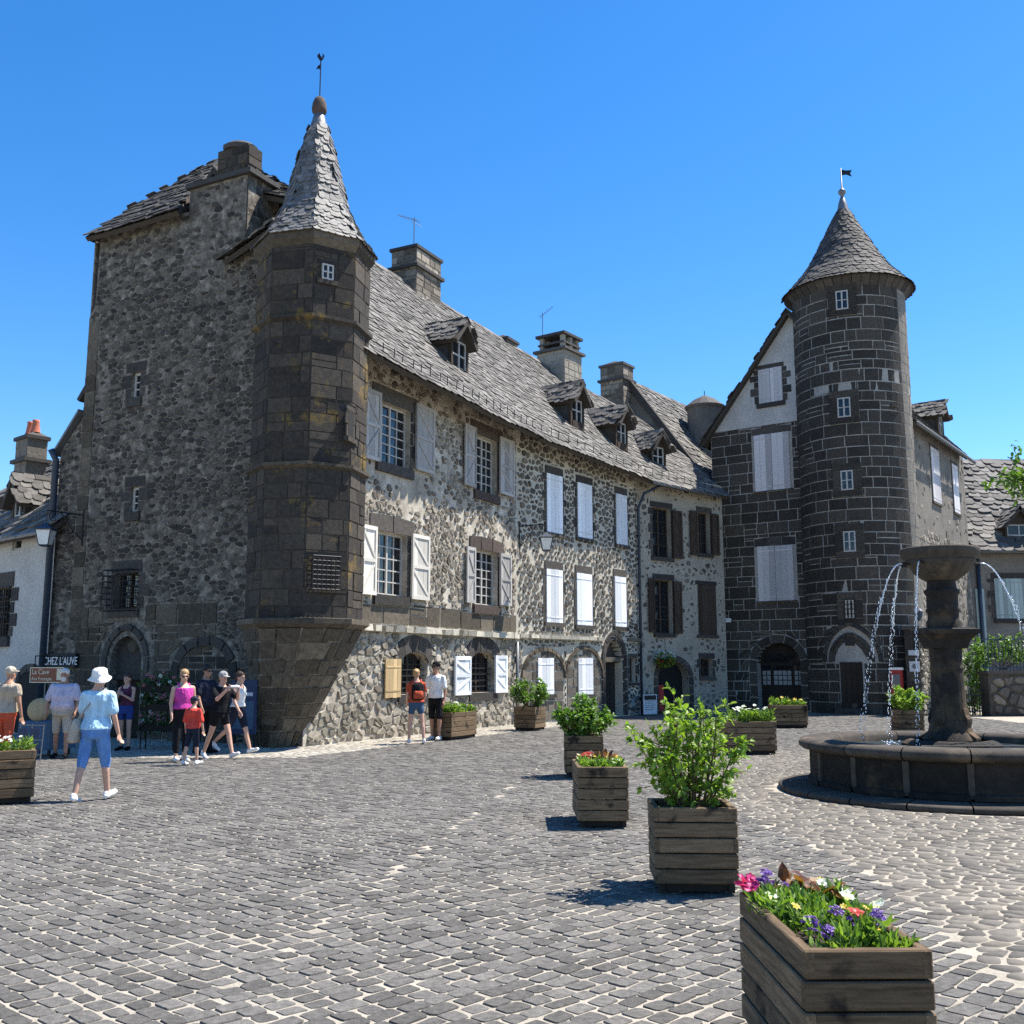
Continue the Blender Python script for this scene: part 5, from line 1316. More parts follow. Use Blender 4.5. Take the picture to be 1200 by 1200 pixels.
    # angled so that jets leave to both sides as in the photograph
for k, (deg, reach) in enumerate(((-88, 1.2), (-52, .78), (-130, .8), (82, 1.3))):
    a = R(deg); u = Vector((math.sin(a), -math.cos(a), 0)); q = MB(); z0_ = zb0 + bz * .5; P0_ = Vector((cx, cy, z0_)) + u * .5; H_ = z0_ - .56
    MB().tube([P0_ - u * .1, P0_ + u * .02 + Vector((0, 0, .01))], .02, 6).build('spout', M['iron'], ftn)
    pts = []; n_ = 44; r0_ = random.Random(k)
    X_ = reach - .5
    for i in range(n_ + 1):
        t = i / n_; x = X_ * t; z = z0_ + .16 * t * (1 - t) * (1 - t) * 2 - H_ * t ** 2.0; pts.append(P0_ + u * x + Vector((0, 0, z - z0_)))
    ni = 27
    q.tube(pts[:ni], [max(.003, .011 - .006 * i / ni + r0_.uniform(-.002, .002)) for i in range(ni)], 6)
    q.build('water_jet', M['jet'], ftn, True)
    dq = MB()
    for strand in (0, 1):
        t = .3 if strand == 0 else .45
        while t < .995:
            i = t * n_; p = pts[int(i)].lerp(pts[min(n_, int(i) + 1)], i % 1); off = u * (r0_.uniform(-.012, .012) + strand * .05 * t) + Vector((r0_.uniform(-.01, .01), r0_.uniform(-.01, .01), 0))
            s_ = r0_.uniform(.004, .009); dq.ball(p + off, (s_, s_, s_ * r0_.uniform(1.4, 3.6)), 6, 5); t += r0_.uniform(.006, .016)
    dq.build('water_drops', M['jet'], ftn, True, kind='stuff')
    sp = MB(); e = pts[-1]
    for i in range(26):
        rr_ = r0_.uniform(0, .14); an = r0_.uniform(0, 6.28); s_ = r0_.uniform(.005, .014); sp.ball((e.x + rr_ * math.cos(an), e.y + rr_ * math.sin(an), .565 + r0_.uniform(0, .05)), (s_ * 1.5, s_ * 1.5, s_), 6, 4)
    sp.build('splash', M['jet'], ftn, True, kind='stuff')
ir = MB(); ir.tube([(cx - .62, cy - .9, .66), (cx - .62, cy - .9, .5)], .012, 5); ir.tube([(cx + .62, cy - .9, .66), (cx + .62, cy - .9, .5)], .012, 5); ir.tube([(cx - .75, cy - .9, .655), (cx + .75, cy - .9, .655)], .012, 5); ir.build('iron_bar', M['iron'], ftn)

# ------------------------------------------------------------------ planters
M['board'] = wood_mat('weathered_planter_wood', (.085, .068, .05), (.20, .17, .132), (1.2, 1.2, 16), 4, ((.035, .028, .022), 3.5, .6), .85)
M['board_dark'] = plain('dark_wood', (.022, .017, .013), .9)  # near-black brown for posts, skids, stand troughs and basket
M['soil'] = plain('potting_soil', (.03, .022, .016), 1, var=.4, scale=40, bs_=.6)
M['leaf'] = leaf_mat('shrub_leaf', (.10, .19, .025), (.27, .38, .055), .4)
M['leaf_mid'] = leaf_mat('bush_leaf', (.06, .13, .022), (.16, .27, .045), .35)
M['leaf_dark'] = leaf_mat('flower_foliage', (.055, .12, .02), (.25, .36, .06), .38)
M['leaf_shaded'] = leaf_mat('shaded_leaf', (.025, .06, .015), (.07, .13, .03), .25)  # darkened leaf copy: the flower stand's deeper shade put into the colour
M['leaf_red'] = leaf_mat('bronze_leaf', (.10, .03, .015), (.22, .10, .02), .35)
M['stem'] = plain('woody_stem', (.09, .055, .03), .9)
for n_, c_ in (('magenta', (.55, .03, .20)), ('violet', (.16, .07, .38)), ('white', (.80, .80, .78)), ('red', (.5, .04, .03)), ('pink', (.62, .22, .32)), ('yellow', (.7, .5, .06))):
    M['fl_' + n_] = leaf_mat('petal_' + n_, tuple(x * .85 for x in c_), c_, .35)
def planter(name, label, cat, loc, rz, w, l, h, group='timber planters on the square', nb=5):
    t = thing(name, label, cat, loc, rz, group); bh = (h - .06) / nb; th = .045
    for k in range(nb):
        z0, z1 = .06 + bh * k + .004, .06 + bh * (k + 1) - .005; e = .0 if k % 2 else .035
        for s in (-1, 1):
            for ax in (0, 1):
                m = MB(); j = rng.uniform(-.004, .004)
                if ax == 0: m.bbox(-w / 2 + e, w / 2 - e, s * l / 2 - (th if s > 0 else 0) + j, s * l / 2 + (0 if s > 0 else th) + j, z0, z1, .006)
                else: m.bbox(s * w / 2 - (th if s > 0 else 0) + j, s * w / 2 + (0 if s > 0 else th) + j, -l / 2 + (.035 - e) + .002, l / 2 - (.035 - e) - .002, z0, z1, .006)
                # boards lie along their own x axis so that the grain runs with them
                o = m.build('board', M['board_x'] if ax == 0 else M['board_y'], t, local=True)
    for sx in (-1, 1):
        for sy in (-1, 1): MB().cbox(sx * (w / 2 - .05) - .022, sx * (w / 2 - .05) + .022, sy * (l / 2 - .05) - .022, sy * (l / 2 - .05) + .022, .0, h - .02).build('corner_post', M['board_dark'], t, local=True)
    MB().cbox(-w / 2 + .05, w / 2 - .05, -l / 2 + .05, l / 2 - .05, .005, .07).build('base_skid', M['board_dark'], t, local=True)
    g = MB(); nx = 8; g.add([Vector((-w / 2 + .04 + (w - .08) * i / nx, -l / 2 + .04 + (l - .08) * j / nx, h - .07 + rng.uniform(-.015, .02))) for j in range(nx + 1) for i in range(nx + 1)], [(j * (nx + 1) + i, j * (nx + 1) + i + 1, (j + 1) * (nx + 1) + i + 1, (j + 1) * (nx + 1) + i) for j in range(nx) for i in range(nx)])
    g.build('soil', M['soil'], t, local=True)
    return t
M['board_x'] = wood_mat('planter_wood_x', (.075, .047, .026), (.225, .155, .09), (1.0, 14, 14), 4, ((.02, .015, .011), 4.5, .57), .9)
M['board_y'] = wood_mat('planter_wood_y', (.075, .047, .026), (.225, .155, .09), (14, 1.0, 14), 4, ((.02, .015, .011), 4.5, .57), .9)
def leaf(mb, p, d, nrm, l, w, rnd):
    d = d.normalized(); s = d.cross(nrm)
    if s.length < 1e-4: s = Vector((1, 0, 0))
    s.normalize(); nn = s.cross(d).normalized(); dr = -nn * l * .18
    mb.add([p, p + d * l * .35 + s * w * .5 + nn * w * .12, p + d * l * .35 - s * w * .5 + nn * w * .12, p + d * l * .7 + s * w * .36 + dr * .4 + nn * w * .1, p + d * l * .7 - s * w * .36 + dr * .4 + nn * w * .1, p + d * l + dr, p + d * l * .35, p + d * l * .7 + dr * .4],
           [(0, 1, 6), (0, 6, 2), (1, 3, 7, 6), (6, 7, 4, 2), (3, 5, 7), (7, 5, 4)], rnd)
def rv(g): 
    v = Vector((g.gauss(0, 1), g.gauss(0, 1), g.gauss(0, 1))); return v.normalized()
def shrub(label, loc, H, W, nstem=20, twigs=6, lpt=9, ll=.075, mat='leaf', seed=1, cat='shrub', base=.12, name='shrub', group=None, low=.25):
    g = random.Random(seed); t = thing(name, label, cat, loc, 0, group); st = MB(); lf = MB()
    for i in range(nstem):
        a = g.uniform(0, 6.283); r = math.sqrt(g.random()); tip = Vector((math.cos(a) * W / 2 * r, math.sin(a) * W / 2 * r, H * (1 - .42 * r * r) * g.uniform(.72, 1.0)))
        b0 = Vector((math.cos(a) * base * g.random(), math.sin(a) * base * g.random(), -.06)); mid = b0.lerp(tip, .5) + Vector((math.cos(a) * W * .05, math.sin(a) * W * .05, H * .04))
        path = [b0, b0.lerp(mid, .5) + rv(g) * .01, mid, mid.lerp(tip, .5) + rv(g) * .02, tip]; st.tube(path, [.009, .008, .006, .004, .002], 5)
        def onp(u):
            k = min(3, int(u * 4)); return path[k].lerp(path[k + 1], u * 4 - k)
        for k in range(twigs):
            u = low + (1 - low) * (k + g.random()) / twigs; p = onp(min(.999, u)); ax = (path[-1] - path[0]).normalized()
            d = (rv(g) + Vector((math.cos(a), math.sin(a), .35)) * .7 + ax * .5).normalized(); L_ = H * g.uniform(.08, .2) * (1.2 - .4 * u); e = p + d * L_; st.tube([p, e], [.004, .0015], 4, cap=False)
            shade = g.random()
            for q in range(lpt):
                w = g.random(); pp = p.lerp(e, w) ; dd = (d * .6 + rv(g) * .9 + Vector((0, 0, .15))).normalized(); nn = (Vector((0, 0, 1)) + rv(g) * .7).normalized()
                l_ = ll * g.uniform(.6, 1.25); leaf(lf, pp, dd, nn, l_, l_ * g.uniform(.45, .62), min(1, max(0, .55 * shade + .45 * g.random() + .15 * (u - .5))))
    st.build('stems', M['stem'], t, local=True); lf.build('foliage', M[mat], t, local=True, kind='stuff'); return t
def blossom(parent, p, r, kind, mat, g):
    m = MB(); up = (Vector((g.uniform(-.5, .5), g.uniform(-.8, .1), 1))).normalized(); s = up.cross(Vector((0, 1, .1))).normalized(); f = s.cross(up)
    if kind == 'trumpet':
        n = 10; ring = []
        for q, (rr, hh) in enumerate(((.12, -.5), (.35, -.1), (1, .12), (.95, .18))):
            for k in range(n):
                a = 6.283 * k / n; w = rr * (1 + (.13 * math.sin(a * 5) if q > 1 else 0)); ring.append(p + (s * math.cos(a) + f * math.sin(a)) * (r * w) + up * (r * (hh + (.12 * math.cos(a * 5) if q > 1 else 0))))
        m.add(ring, [(q * n + k, q * n + (k + 1) % n, (q + 1) * n + (k + 1) % n, (q + 1) * n + k) for q in range(3) for k in range(n)], g.random())
    elif kind == 'cluster':
        for k in range(16):
            d = (rv(g) + up * .6).normalized(); c = p + d * r * .75
            for q in range(4):
                a = 6.283 * q / 4 + g.random(); e = (s * math.cos(a) + f * math.sin(a) + d * .3).normalized(); leaf(m, c, e, d, r * .38, r * .3, g.random())
    else:
        for k in range(7):
            a = 6.283 * k / 7 + g.random() * .3; leaf(m, p, (s * math.cos(a) + f * math.sin(a) + up * .35).normalized(), up, r, r * .55, g.random())
    return m.build('blossom', M[mat], parent, local=True)
def flower_bed(label, loc, rz, w, l, H, seed, blooms, nleaf=900, ll=.06, extra=None, group='bedding flowers in the planters'):
    g = random.Random(seed); t = thing('bedding_plants', label, 'flowers', loc, rz, group); f = MB(); st = MB()
    nt_ = max(8, int(w * l * 80)); tufts = [(g.uniform(-w / 2, w / 2), g.uniform(-l / 2, l / 2), g.uniform(.5, 1.1)) for _ in range(nt_)]
    for i in range(nleaf):
        x, y, k = g.choice(tufts); x = max(-w * .5, min(w * .5, x + g.gauss(0, .035))); y = max(-l * .47, min(l * .5, y + g.gauss(0, .035))); z = H * k * g.uniform(0, .9)
        leaf(f, Vector((x, y, z)), (rv(g) + Vector((x / w * .5, y / l * .5, 1.1))).normalized(), rv(g), ll * g.uniform(.6, 1.5), ll * .36 * g.uniform(.7, 1.3), g.random())
    f.build('foliage', M['leaf_dark'], t, local=True, kind='stuff')
    if extra:
        q = MB()
        for x, y in extra:
            for i in range(16): leaf(q, Vector((x + g.gauss(0, .05), y + g.gauss(0, .05), H * g.uniform(.6, 1.15))), (rv(g) + Vector((0, 0, .3))).normalized(), Vector((0, -.3, 1)), .09, .055, g.random())
        q.build('bronze_leaves', M['leaf_red'], t, local=True)
    for kind, mat, n, r, pts in blooms:
        for i in range(n):
            x, y = pts[i % len(pts)] if pts else (g.uniform(-w / 2, w / 2), g.uniform(-l / 2, l / 2))
            if pts: x += g.gauss(0, .02); y += g.gauss(0, .02)
            z = H * g.uniform(.85, 1.25); blossom(t, Vector((x, y, z)), r * g.uniform(.8, 1.2), kind, mat, g); st.tube([(x, y, 0), (x + g.uniform(-.01, .01), y, z * .6), (x, y, z - r * .3)], .003, 4)
    st.build('stems', M['leaf_dark'], t, local=True)
    return t
Z0 = .02
def gp(x, y, z=Z0):
    p = gnd(x, y); return (p.x, p.y, z)
# foreground trough
planter('planter_trough', 'long weathered timber trough of magenta, violet and white flowers', 'planter', (1.27, 4.36, Z0), R(1), .47, .98, .6)
flower_bed('magenta, violet and white flowers with bronze leaves in the long trough', (1.27, 4.36, .55), R(1), .39, .88, .105, 3,
           [('trumpet', 'fl_magenta', 4, .036, [(-.22, .45), (-.17, .5), (-.2, .4)]), ('cluster', 'fl_violet', 3, .04, [(-.12, .46), (-.08, .42)]), ('trumpet', 'fl_white', 9, .032, [(-.1, .33), (.22, .1), (.2, .2), (-.02, .45), (.17, .3), (-.14, .2), (.2, .0), (.1, .4), (.05, .5)]),
            ('cluster', 'fl_violet', 6, .033, [(-.13, -.3), (-.1, -.4), (-.03, -.14), (.1, -.25), (.02, -.2), (.14, -.2)]), ('star', 'fl_red', 3, .04, [(.06, -.22), (.08, -.17)]), ('star', 'fl_yellow', 6, .022, None)], 2000, .055, [(.02, .42), (.06, .36)])
# square planter with tall leafy shrub
pB = gp(812, 1041); pl6 = planter('planter_box', 'square timber planter with the tall loose light green shrub', 'planter', pB, R(-3), .6, .56, .6)
shrub('tall loose light green shrub with many thin stems', (pB[0], pB[1], .58), .9, .84, 26, 10, 10, .06, 'leaf', 4, low=.12)
# small trough with red flowers
p5 = gp(703, 964); planter('planter_trough', 'timber trough of small red and white flowers in front of a bushy planter', 'planter', p5, R(0), .52, .95, .6)
flower_bed('small red and white flowers with a bent hoop in the trough', (p5[0], p5[1], .56), 0, .42, .82, .1, 8, [('star', 'fl_red', 9, .04, [(-.15, .3), (-.12, .1), (-.17, .2), (-.1, .35)]), ('star', 'fl_white', 6, .03, None), ('star', 'fl_yellow', 8, .025, None)], 900, .06, [(0, .2), (.05, .3), (.1, .1)])
p4 = gp(684, 910); planter('planter_box', 'square timber planter with dense rounded bush behind the red flowers', 'planter', p4, R(-2), .58, .58, .6)
shrub('dense rounded green bush in the square planter behind the red flowers', (p4[0], p4[1], .58), .6, .82, 30, 7, 9, .085, 'leaf_mid', 5)
p3 = gp(621, 856); planter('planter_box', 'timber planter with small bush against the arched row house wall', 'planter', p3, R(-28), .62, .62, .6)
shrub('small green bush in the planter against the arched row house wall', (p3[0], p3[1], .58), .85, .95, 26, 6, 9, .10, 'leaf_mid', 6)
p2 = gp(533, 866); planter('planter_trough', 'timber trough of low greenery beside the couple by the wall', 'planter', p2, R(-27.5), .5, 1.15, .6)
flower_bed('low green plants with a few white flowers beside the couple', (p2[0], p2[1], .56), R(-27.5), .42, 1.0, .22, 9, [('star', 'fl_white', 10, .045, [(.1, -.2), (.12, -.1)])], 800, .1)
p8 = gp(877, 884); planter('planter_trough', 'timber trough of white flowers standing near the fountain', 'planter', p8, R(8), .95, .5, .6)
flower_bed('pale leafy plants with tall white flower heads near the fountain', (p8[0], p8[1], .56), R(8), .85, .4, .28, 10, [('star', 'fl_white', 16, .05, None)], 1000, .08)
p9 = gp(924, 853); planter('planter_trough', 'timber trough before the glazed arched door', 'planter', p9, R(-4), .95, .55, .6)
flower_bed('yellow green plants in the trough before the glazed arched door', (p9[0], p9[1], .56), R(-4), .85, .4, .2, 11, [('star', 'fl_yellow', 6, .05, None)], 700, .09)
p1 = (gnd(2, 938).x - .06, 12.6, Z0); planter('planter_trough', 'timber trough of white flowers in front of the blue shop display', 'planter', p1, R(30), 1.1, .5, .62)
flower_bed('fresh green plants with white flowers in front of the blue shop display', (p1[0], p1[1], .58), R(30), 1.0, .4, .18, 12, [('star', 'fl_white', 26, .032, None)], 1300, .075)
pA = gp(1064, 862); planter('planter_box', 'square timber planter behind the fountain basin', 'planter', pA, 0, .6, .6, .6)
shrub('bright yellow green hydrangea bush behind the fountain basin', (pA[0], pA[1], .55), .62, .98, 30, 7, 10, .085, 'leaf', 7)

# ------------------------------------------------------------------ lanterns, signs, aerials
M['lamp_glass'] = plain('frosted_lamp_glass', (.72, .72, .68), .3)
def lantern(label, wallp, out, drop, up_):
    """wallp: point on the wall; out: unit vector away from it"""
    t = thing('wall_lantern', label, 'lantern', wallp.to_tuple(), 0, 'wrought iron wall lanterns'); o = Vector(wallp); sd = out.cross(Vector((0, 0, 1)))
    b = MB(); b.tube([o + Vector((0, 0, -.75)), o + Vector((0, 0, .15))], .018, 6); e = o + out * .95
    b.tube([o, e], .016, 6); b.tube([o + Vector((0, 0, -.6)), o + out * .25 + Vector((0, 0, -.42)), o + out * .5 + Vector((0, 0, -.12)), o + out * .62], .013, 6)
    sp = []
    for k in range(16):
        a = k / 15 * 5.2; r = .14 * (1 - .045 * k); sp.append(o + out * (.78 + r * math.sin(a)) + Vector((0, 0, -.14 + r * math.cos(a))))
    b.tube(sp, .01, 5); b.build('bracket', M['iron'], t)
    tip = e; MB().tube([tip, tip + Vector((0, 0, -drop))], .012, 5).build('hanger', M['iron'], t); c = tip + Vector((0, 0, -drop))
    def ring(r, z): return [c + Vector((sx * r, sy * r, z)) for sx, sy in ((-1, -1), (1, -1), (1, 1), (-1, 1))]
    rf = MB(); rf.add(ring(.03, .0) + ring(.1, -.08) + ring(.21, -.15) + ring(.2, -.18), [(q * 4 + k, q * 4 + (k + 1) % 4, q * 4 + 4 + (k + 1) % 4, q * 4 + 4 + k) for q in range(3) for k in range(4)]); rf.build('lamp_roof', M['zinc_dark'], t)
    for k in range(4):
        A, B = ring(.175, -.18), ring(.11, -.52); q = MB(); q.add([A[k], A[(k + 1) % 4], B[(k + 1) % 4], B[k]], [(0, 1, 2, 3)]); q.build('lamp_pane', M['lamp_glass'], t)
        MB().tube([A[k], B[k]], .012, 4).build('frame_bar', M['zinc_dark'], t)
    q = MB(); q.add(ring(.12, -.52) + ring(.08, -.56), [(0, 1, 5, 4), (1, 2, 6, 5), (2, 3, 7, 6), (3, 0, 4, 7), (4, 5, 6, 7)]); q.build('lamp_base', M['zinc_dark'], t)
s_, z_ = L.px(99, 604); lantern('wall lantern on iron scroll bracket by the blue grey downpipe', L(s_, z_, .03), (L.n + L.d * -.1).normalized(), .3, 0)
s_, z_ = F2.px(608, 617); lantern('wall lantern on the row house between two shutter bays', F2(s_, z_, .03), (F2.n * 1 + F2.d * .0).normalized(), .25, 0)
M['sign_brown'] = plain('brown_sign_enamel', (.22, .055, .02), .5); M['cream_paint'] = plain('cream_lettering', (.75, .62, .42), .6); M['black'] = plain('black_board', (.012, .012, .013), .7)
SG = Plane(at(34, 790, 22.9).to_tuple()[:2], (.93, -.36)); r_ = SG.rect(36, 75, 782, 800)
sg = thing('shop_sign', 'brown hanging sign with cream border and lettering about a cheese cellar', 'sign', SG(r_[0], 0).to_tuple())
MB().box(SG, r_[0], r_[1], r_[2], r_[3], -.03, 0).build('panel', M['sign_brown'], sg); fr_ = MB(); tt = .018
for a in ((r_[0], r_[1], r_[2], r_[2] + tt), (r_[0], r_[1], r_[3] - tt, r_[3]), (r_[0], r_[0] + tt, r_[2] + tt, r_[3] - tt), (r_[1] - tt, r_[1], r_[2] + tt, r_[3] - tt)): fr_.box(SG, *a, 0, .012)
fr_.build('border', M['cream_paint'], sg); MB().box(SG, r_[1] - .2, r_[1] - .03, r_[2] + .06, r_[3] - .03, 0, .008).build('picture', M['cream_paint'], sg)
upv = Vector((0, 0, 1)); hh = r_[3] - r_[2]; text('La Cave', hh * .46, 'cream_paint', sg, (SG(r_[0] + .05, r_[2] + hh * .56, .006), SG.d, upv)); text('Aux Fromages', hh * .30, 'cream_paint', sg, (SG(r_[0] + .05, r_[2] + hh * .16, .006), SG.d, upv))
pipe(sg, [SG(r_[0] + .1, r_[3], -.02), SG(r_[0] + .1, r_[3] + .25, -.02), L(.6, r_[3] + .25, .02)], .012, 'iron', 'hanging_arm')
r_ = L.off(.12).rect(50, 88, 766, 782); LO = L.off(.12)
sg = thing('shop_sign', 'black fascia board with white capitals beside the downpipe', 'sign', LO(r_[0], 0).to_tuple()); MB().box(LO, r_[0], r_[1], r_[2], r_[3], -.12, 0).build('panel', M['black'], sg)
text("CHEZ L'AUVE", (r_[3] - r_[2]) * .82, 'white', sg, (LO(r_[0] + .06, r_[2] + .06, .004), LO.d * .72, upv))
def aerial(label, base, h, kind):
    t = thing('television_aerial', label, 'aerial', base.to_tuple(), 0, 'television aerials on the chimneys'); b = Vector(base)
    MB().tube([b, b + upv * h], .016, 5).build('mast', M['zinc'], t); q = MB(); top = b + upv * (h - .08); d = Vector((-.55, .2, .25)) if kind else Vector((.4, -.1, .3))
    q.tube([top - d * .3, top + d], .01, 4)
    for i in range(6):
        c = top + d * (-.2 + 1.15 * i / 5); w = Vector((.2, .5, 0)).normalized() * (.22 - .02 * i); q.tube([c - w, c + w], .007, 4)
    if kind:
        q.tube([top - Vector((.1, 0, .05)), top + Vector((.25, .1, -.2))], .008, 4)
    q.build('dipole_array', M['zinc'], t)
aerial('bent aerial on the chimney above the corner house roof', Vector((F1(10.0, 0, -3.9).x - .1, F1(10.0, 0, -3.9).y, F1.off(-3.5).px(497, 292)[1])), 1.25, 1)
aerial('thin forked aerial by the cream chimney with open flues', Vector((1.2, 38.6, at(640, 410, 38.6).z)), 1.5, 0)
M['poster'] = plain('blue_poster', (.012, .03, .085), .5); M['paper'] = plain('pale_paper', (.55, .56, .58), .7); M['bluecloth'] = plain('blue_cloth', (.06, .11, .17), .85)
LP = Plane(gnd(271, 878).to_tuple()[:2], (.93, -.25)); r_ = LP.rect(271, 300, 797, 864)
ps = thing('poster_board', 'tall blue poster board standing by the turret foot', 'sign', LP(r_[0], 0).to_tuple()); MB().box(LP, r_[0], r_[1], .3, r_[3], -.04, 0).build('panel', M['poster'], ps); MB().box(LP, r_[0] + .05, r_[1] - .05, .4, .95, 0, .005).build('picture', M['bluecloth'], ps)
MB().box(LP, r_[0] + .08, r_[1] - .08, 1.05, 1.12, 0, .005).build('title_strip', M['paper'], ps)
for s_ in (r_[0] + .03, r_[1] - .03): MB().box(LP, s_ - .02, s_ + .02, 0, .3, -.03, -.01).build('leg', M['iron'], ps); 
bb = F3.off(.7).rect(754, 770, 814, 842); B3 = F3.off(.7)
ab = thing('menu_board', 'pale menu board standing beside the red shop door', 'sign', B3(bb[0], 0).to_tuple()); MB().box(B3, bb[0], bb[1], .05, bb[3], -.03, 0).build('panel', M['paper'], ab); MB().box(B3, bb[0] + .04, bb[1] - .04, bb[3] - .18, bb[3] - .03, 0, .006).build('heading', M['black'], ab)
for k in range(7): MB().box(B3, bb[0] + .06, bb[1] - .06 - .1 * rng.random(), .2 + .07 * k, .22 + .07 * k, 0, .004).build('text_line', M['zinc'], ab)
MB().box(B3, bb[0], bb[1], 0.0, .05, -.12, .02).build('foot', M['iron'], ab)
# shop display at the left
tb_ = Vector(gp(52, 886)); tb = thing('display_table', 'low display table under a grey blue cloth beside the bearded man', 'table', tb_.to_tuple(), R(-20))
q = MB(); nn = 24
for k in range(2): pass
ring_ = lambda sx, sy, z, wv: [Vector((sx * math.copysign(min(1, abs(math.cos(a)) * 1.3), math.cos(a)) * (1 + wv * math.sin(a * 9)), sy * math.copysign(min(1, abs(math.sin(a)) * 1.3), math.sin(a)) * (1 + wv * math.cos(a * 7)), z)) for a in [2 * math.pi * k / 40 for k in range(40)]]
q.add(ring_(.4, .3, .62, 0) + ring_(.41, .31, .6, .01) + ring_(.44, .34, .12, .05), [tuple(range(40))] + [(w * 40 + k, w * 40 + (k + 1) % 40, w * 40 + 40 + (k + 1) % 40, w * 40 + 40 + k) for w in (0, 1) for k in range(40)]); q.build('cloth', M['bluecloth'], tb, local=True)
for sx in (-1, 1):
    for sy in (-1, 1): MB().cbox(sx * .33 - .02, sx * .33 + .02, sy * .24 - .02, sy * .24 + .02, 0, .6).build('leg', M['iron'], tb, local=True)
rk_ = Vector(gp(33, 893)); rk = thing('postcard_rack', 'wire postcard rack with small framed cards beside the blue table', 'rack', rk_.to_tuple(), R(-15)); q = MB()
for x in (-.24, 0, .24): q.tube([(x, 0, 0), (x, .04, .62)], .01, 5)
for z in (.1, .35, .6): q.tube([(-.24, z * .06, z), (.24, z * .06, z)], .008, 5)
q.build('wire_frame', M['zinc'], rk, local=True)
for i in range(2):
    for j in range(2): MB().cbox(-.22 + .24 * i, -.03 + .24 * i, -.02, -.008, .14 + .24 * j, .31 + .24 * j).build('card', M['poster'], rk, local=True)
bk = Vector(gp(45, 884)); m_ = MB().lathe([(.0, .0), (.2, .0), (.22, .02), (.21, .05), (.1, .06), (0, .06)], seg=18)
for i_, v_ in enumerate(m_.v): m_.v[i_] = Vector((v_.x, -v_.z, v_.y))
o = m_.build('basket_lid', M['sh_tan'], None, True, label='round woven tray leaning on the cloth covered display table', cat='tray'); o.location = (tb_.x - .12, tb_.y - .05, .84)
o.rotation_euler = (R(-12), 0, 0)
# flower stand by the pointed doorway
fs_ = Vector(gp(186, 879)); fs = thing('flower_stand', 'dark tiered stand of pink geraniums beside the pointed doorway', 'flower stand', fs_.to_tuple()); g_ = random.Random(31)
q = MB()
for x in (-.32, .32):
    for y in (-.15, .15): q.tube([(x, y, 0), (x, y, 1.15)], .014, 5)
q.build('iron_stand', M['iron'], fs, local=True)
for z in (.35, .75, 1.12): MB().bbox(-.36, .36, -.18, .18, z, z + .14, .01).build('trough', M['board_dark'], fs, local=True)
lf = MB()
for i in range(900):
    z = g_.choice((.5, .9, 1.27)); leaf(lf, Vector((g_.uniform(-.38, .38), g_.uniform(-.22, .18), z + g_.gauss(0, .09))), rv(g_), rv(g_), .07, .055, g_.random() * .5)
lf.build('foliage', M['leaf_shaded'], fs, local=True, kind='stuff')
for i in range(34): blossom(fs, Vector((g_.uniform(-.38, .38), g_.uniform(-.26, -.05), g_.choice((.6, 1.0, 1.38)) + g_.gauss(0, .07))), .045, 'cluster', 'fl_pink' if i % 3 else 'fl_white', g_)
# hanging basket over the shop arch
hp = F3(F3.px(771, 772)[0], F3.px(771, 772)[1], .35); hb = thing('hanging_basket', 'hanging basket of white and red flowers over the arched shop door', 'basket', hp.to_tuple()); g_ = random.Random(17); lf = MB()
MB().lathe([(0, -.2), (.12, -.18), (.2, -.05), (.21, .0)], seg=14).build('basket', M['board_dark'], hb, local=True); MB().tube([(0, 0, 0), (0, 0, .7), (-.2, .35, .75)], .01, 5).build('hook', M['iron'], hb, local=True)
for i in range(420):
    d = rv(g_); leaf(lf, Vector((d.x * .3, d.y * .25, d.z * .22 - .02)), (d + Vector((0, 0, -.5))).normalized(), rv(g_), .1, .05, g_.random())
lf.build('foliage', M['leaf_dark'], hb, local=True, kind='stuff')
for i in range(40):
    d = rv(g_); d.y = -abs(d.y); blossom(hb, Vector((d.x * .36, d.y * .3, d.z * .28)), .06, 'star', 'fl_red' if d.z < -.1 else 'fl_white', g_)

# ------------------------------------------------------------------ things around the tower foot and the garden
GW = Plane((15.15, 34.6), (.985, .17)); gw = thing('garden_wall', 'low dark boulder wall carrying a blue railing right of the fountain', 'wall', GW(0, 0).to_tuple())
r_ = GW.rect(1158, 1212, 790, 850); MB().box(GW, r_[0], r_[1] + 3, -.05, r_[3], -.5, -.02).build('wall_core', M['mort_turret'], gw)
its = rubble(GW.off(-.02), [(r_[0], 0), (r_[1] + 3, 0), (r_[1] + 3, r_[3]), (r_[0], r_[3])], [], .42, .34, .02, .05, .04, 91); pieces(its, 'stone', M['rub_row'], gw, 60)
MB().box(GW, r_[0] - .05, r_[1] + 3, r_[3], r_[3] + .1, -.55, .05).build('coping', M['dress'], gw)
for i in range(26):
    s_ = r_[0] + .1 + i * .13; MB().tube([GW(s_, r_[3] + .1, -.25), GW(s_, r_[3] + 1.25, -.25)], .012, 5).build('railing_bar', M['zinc_dark'], gw)
for z_ in (.2, 1.15): MB().box(GW, r_[0], r_[0] + 3.5, r_[3] + z_, r_[3] + z_ + .04, -.27, -.23).build('railing_rail', M['zinc_dark'], gw)
r2 = GW.rect(1131, 1157, 808, 850); gt = thing('garden_gate', 'dark iron bar gate between the tower house and the boulder wall', 'gate', GW(r2[0], 0).to_tuple())
for i in range(9):
    s_ = r2[0] + (r2[1] - r2[0]) * i / 8; MB().tube([GW(s_, .05, -.25), GW(s_, r2[3] - .05 * abs(i - 4) / 4, -.25)], .012, 5).build('bar', M['iron'], gt)
for z_ in (.15, r2[3] - .2): MB().box(GW, r2[0], r2[1], z_, z_ + .04, -.27, -.23).build('rail', M['iron'], gt)
RW = Plane((13.0, 35.55), (.8, -.6)); r_ = RW.rect(1059, 1079, 738, 850)
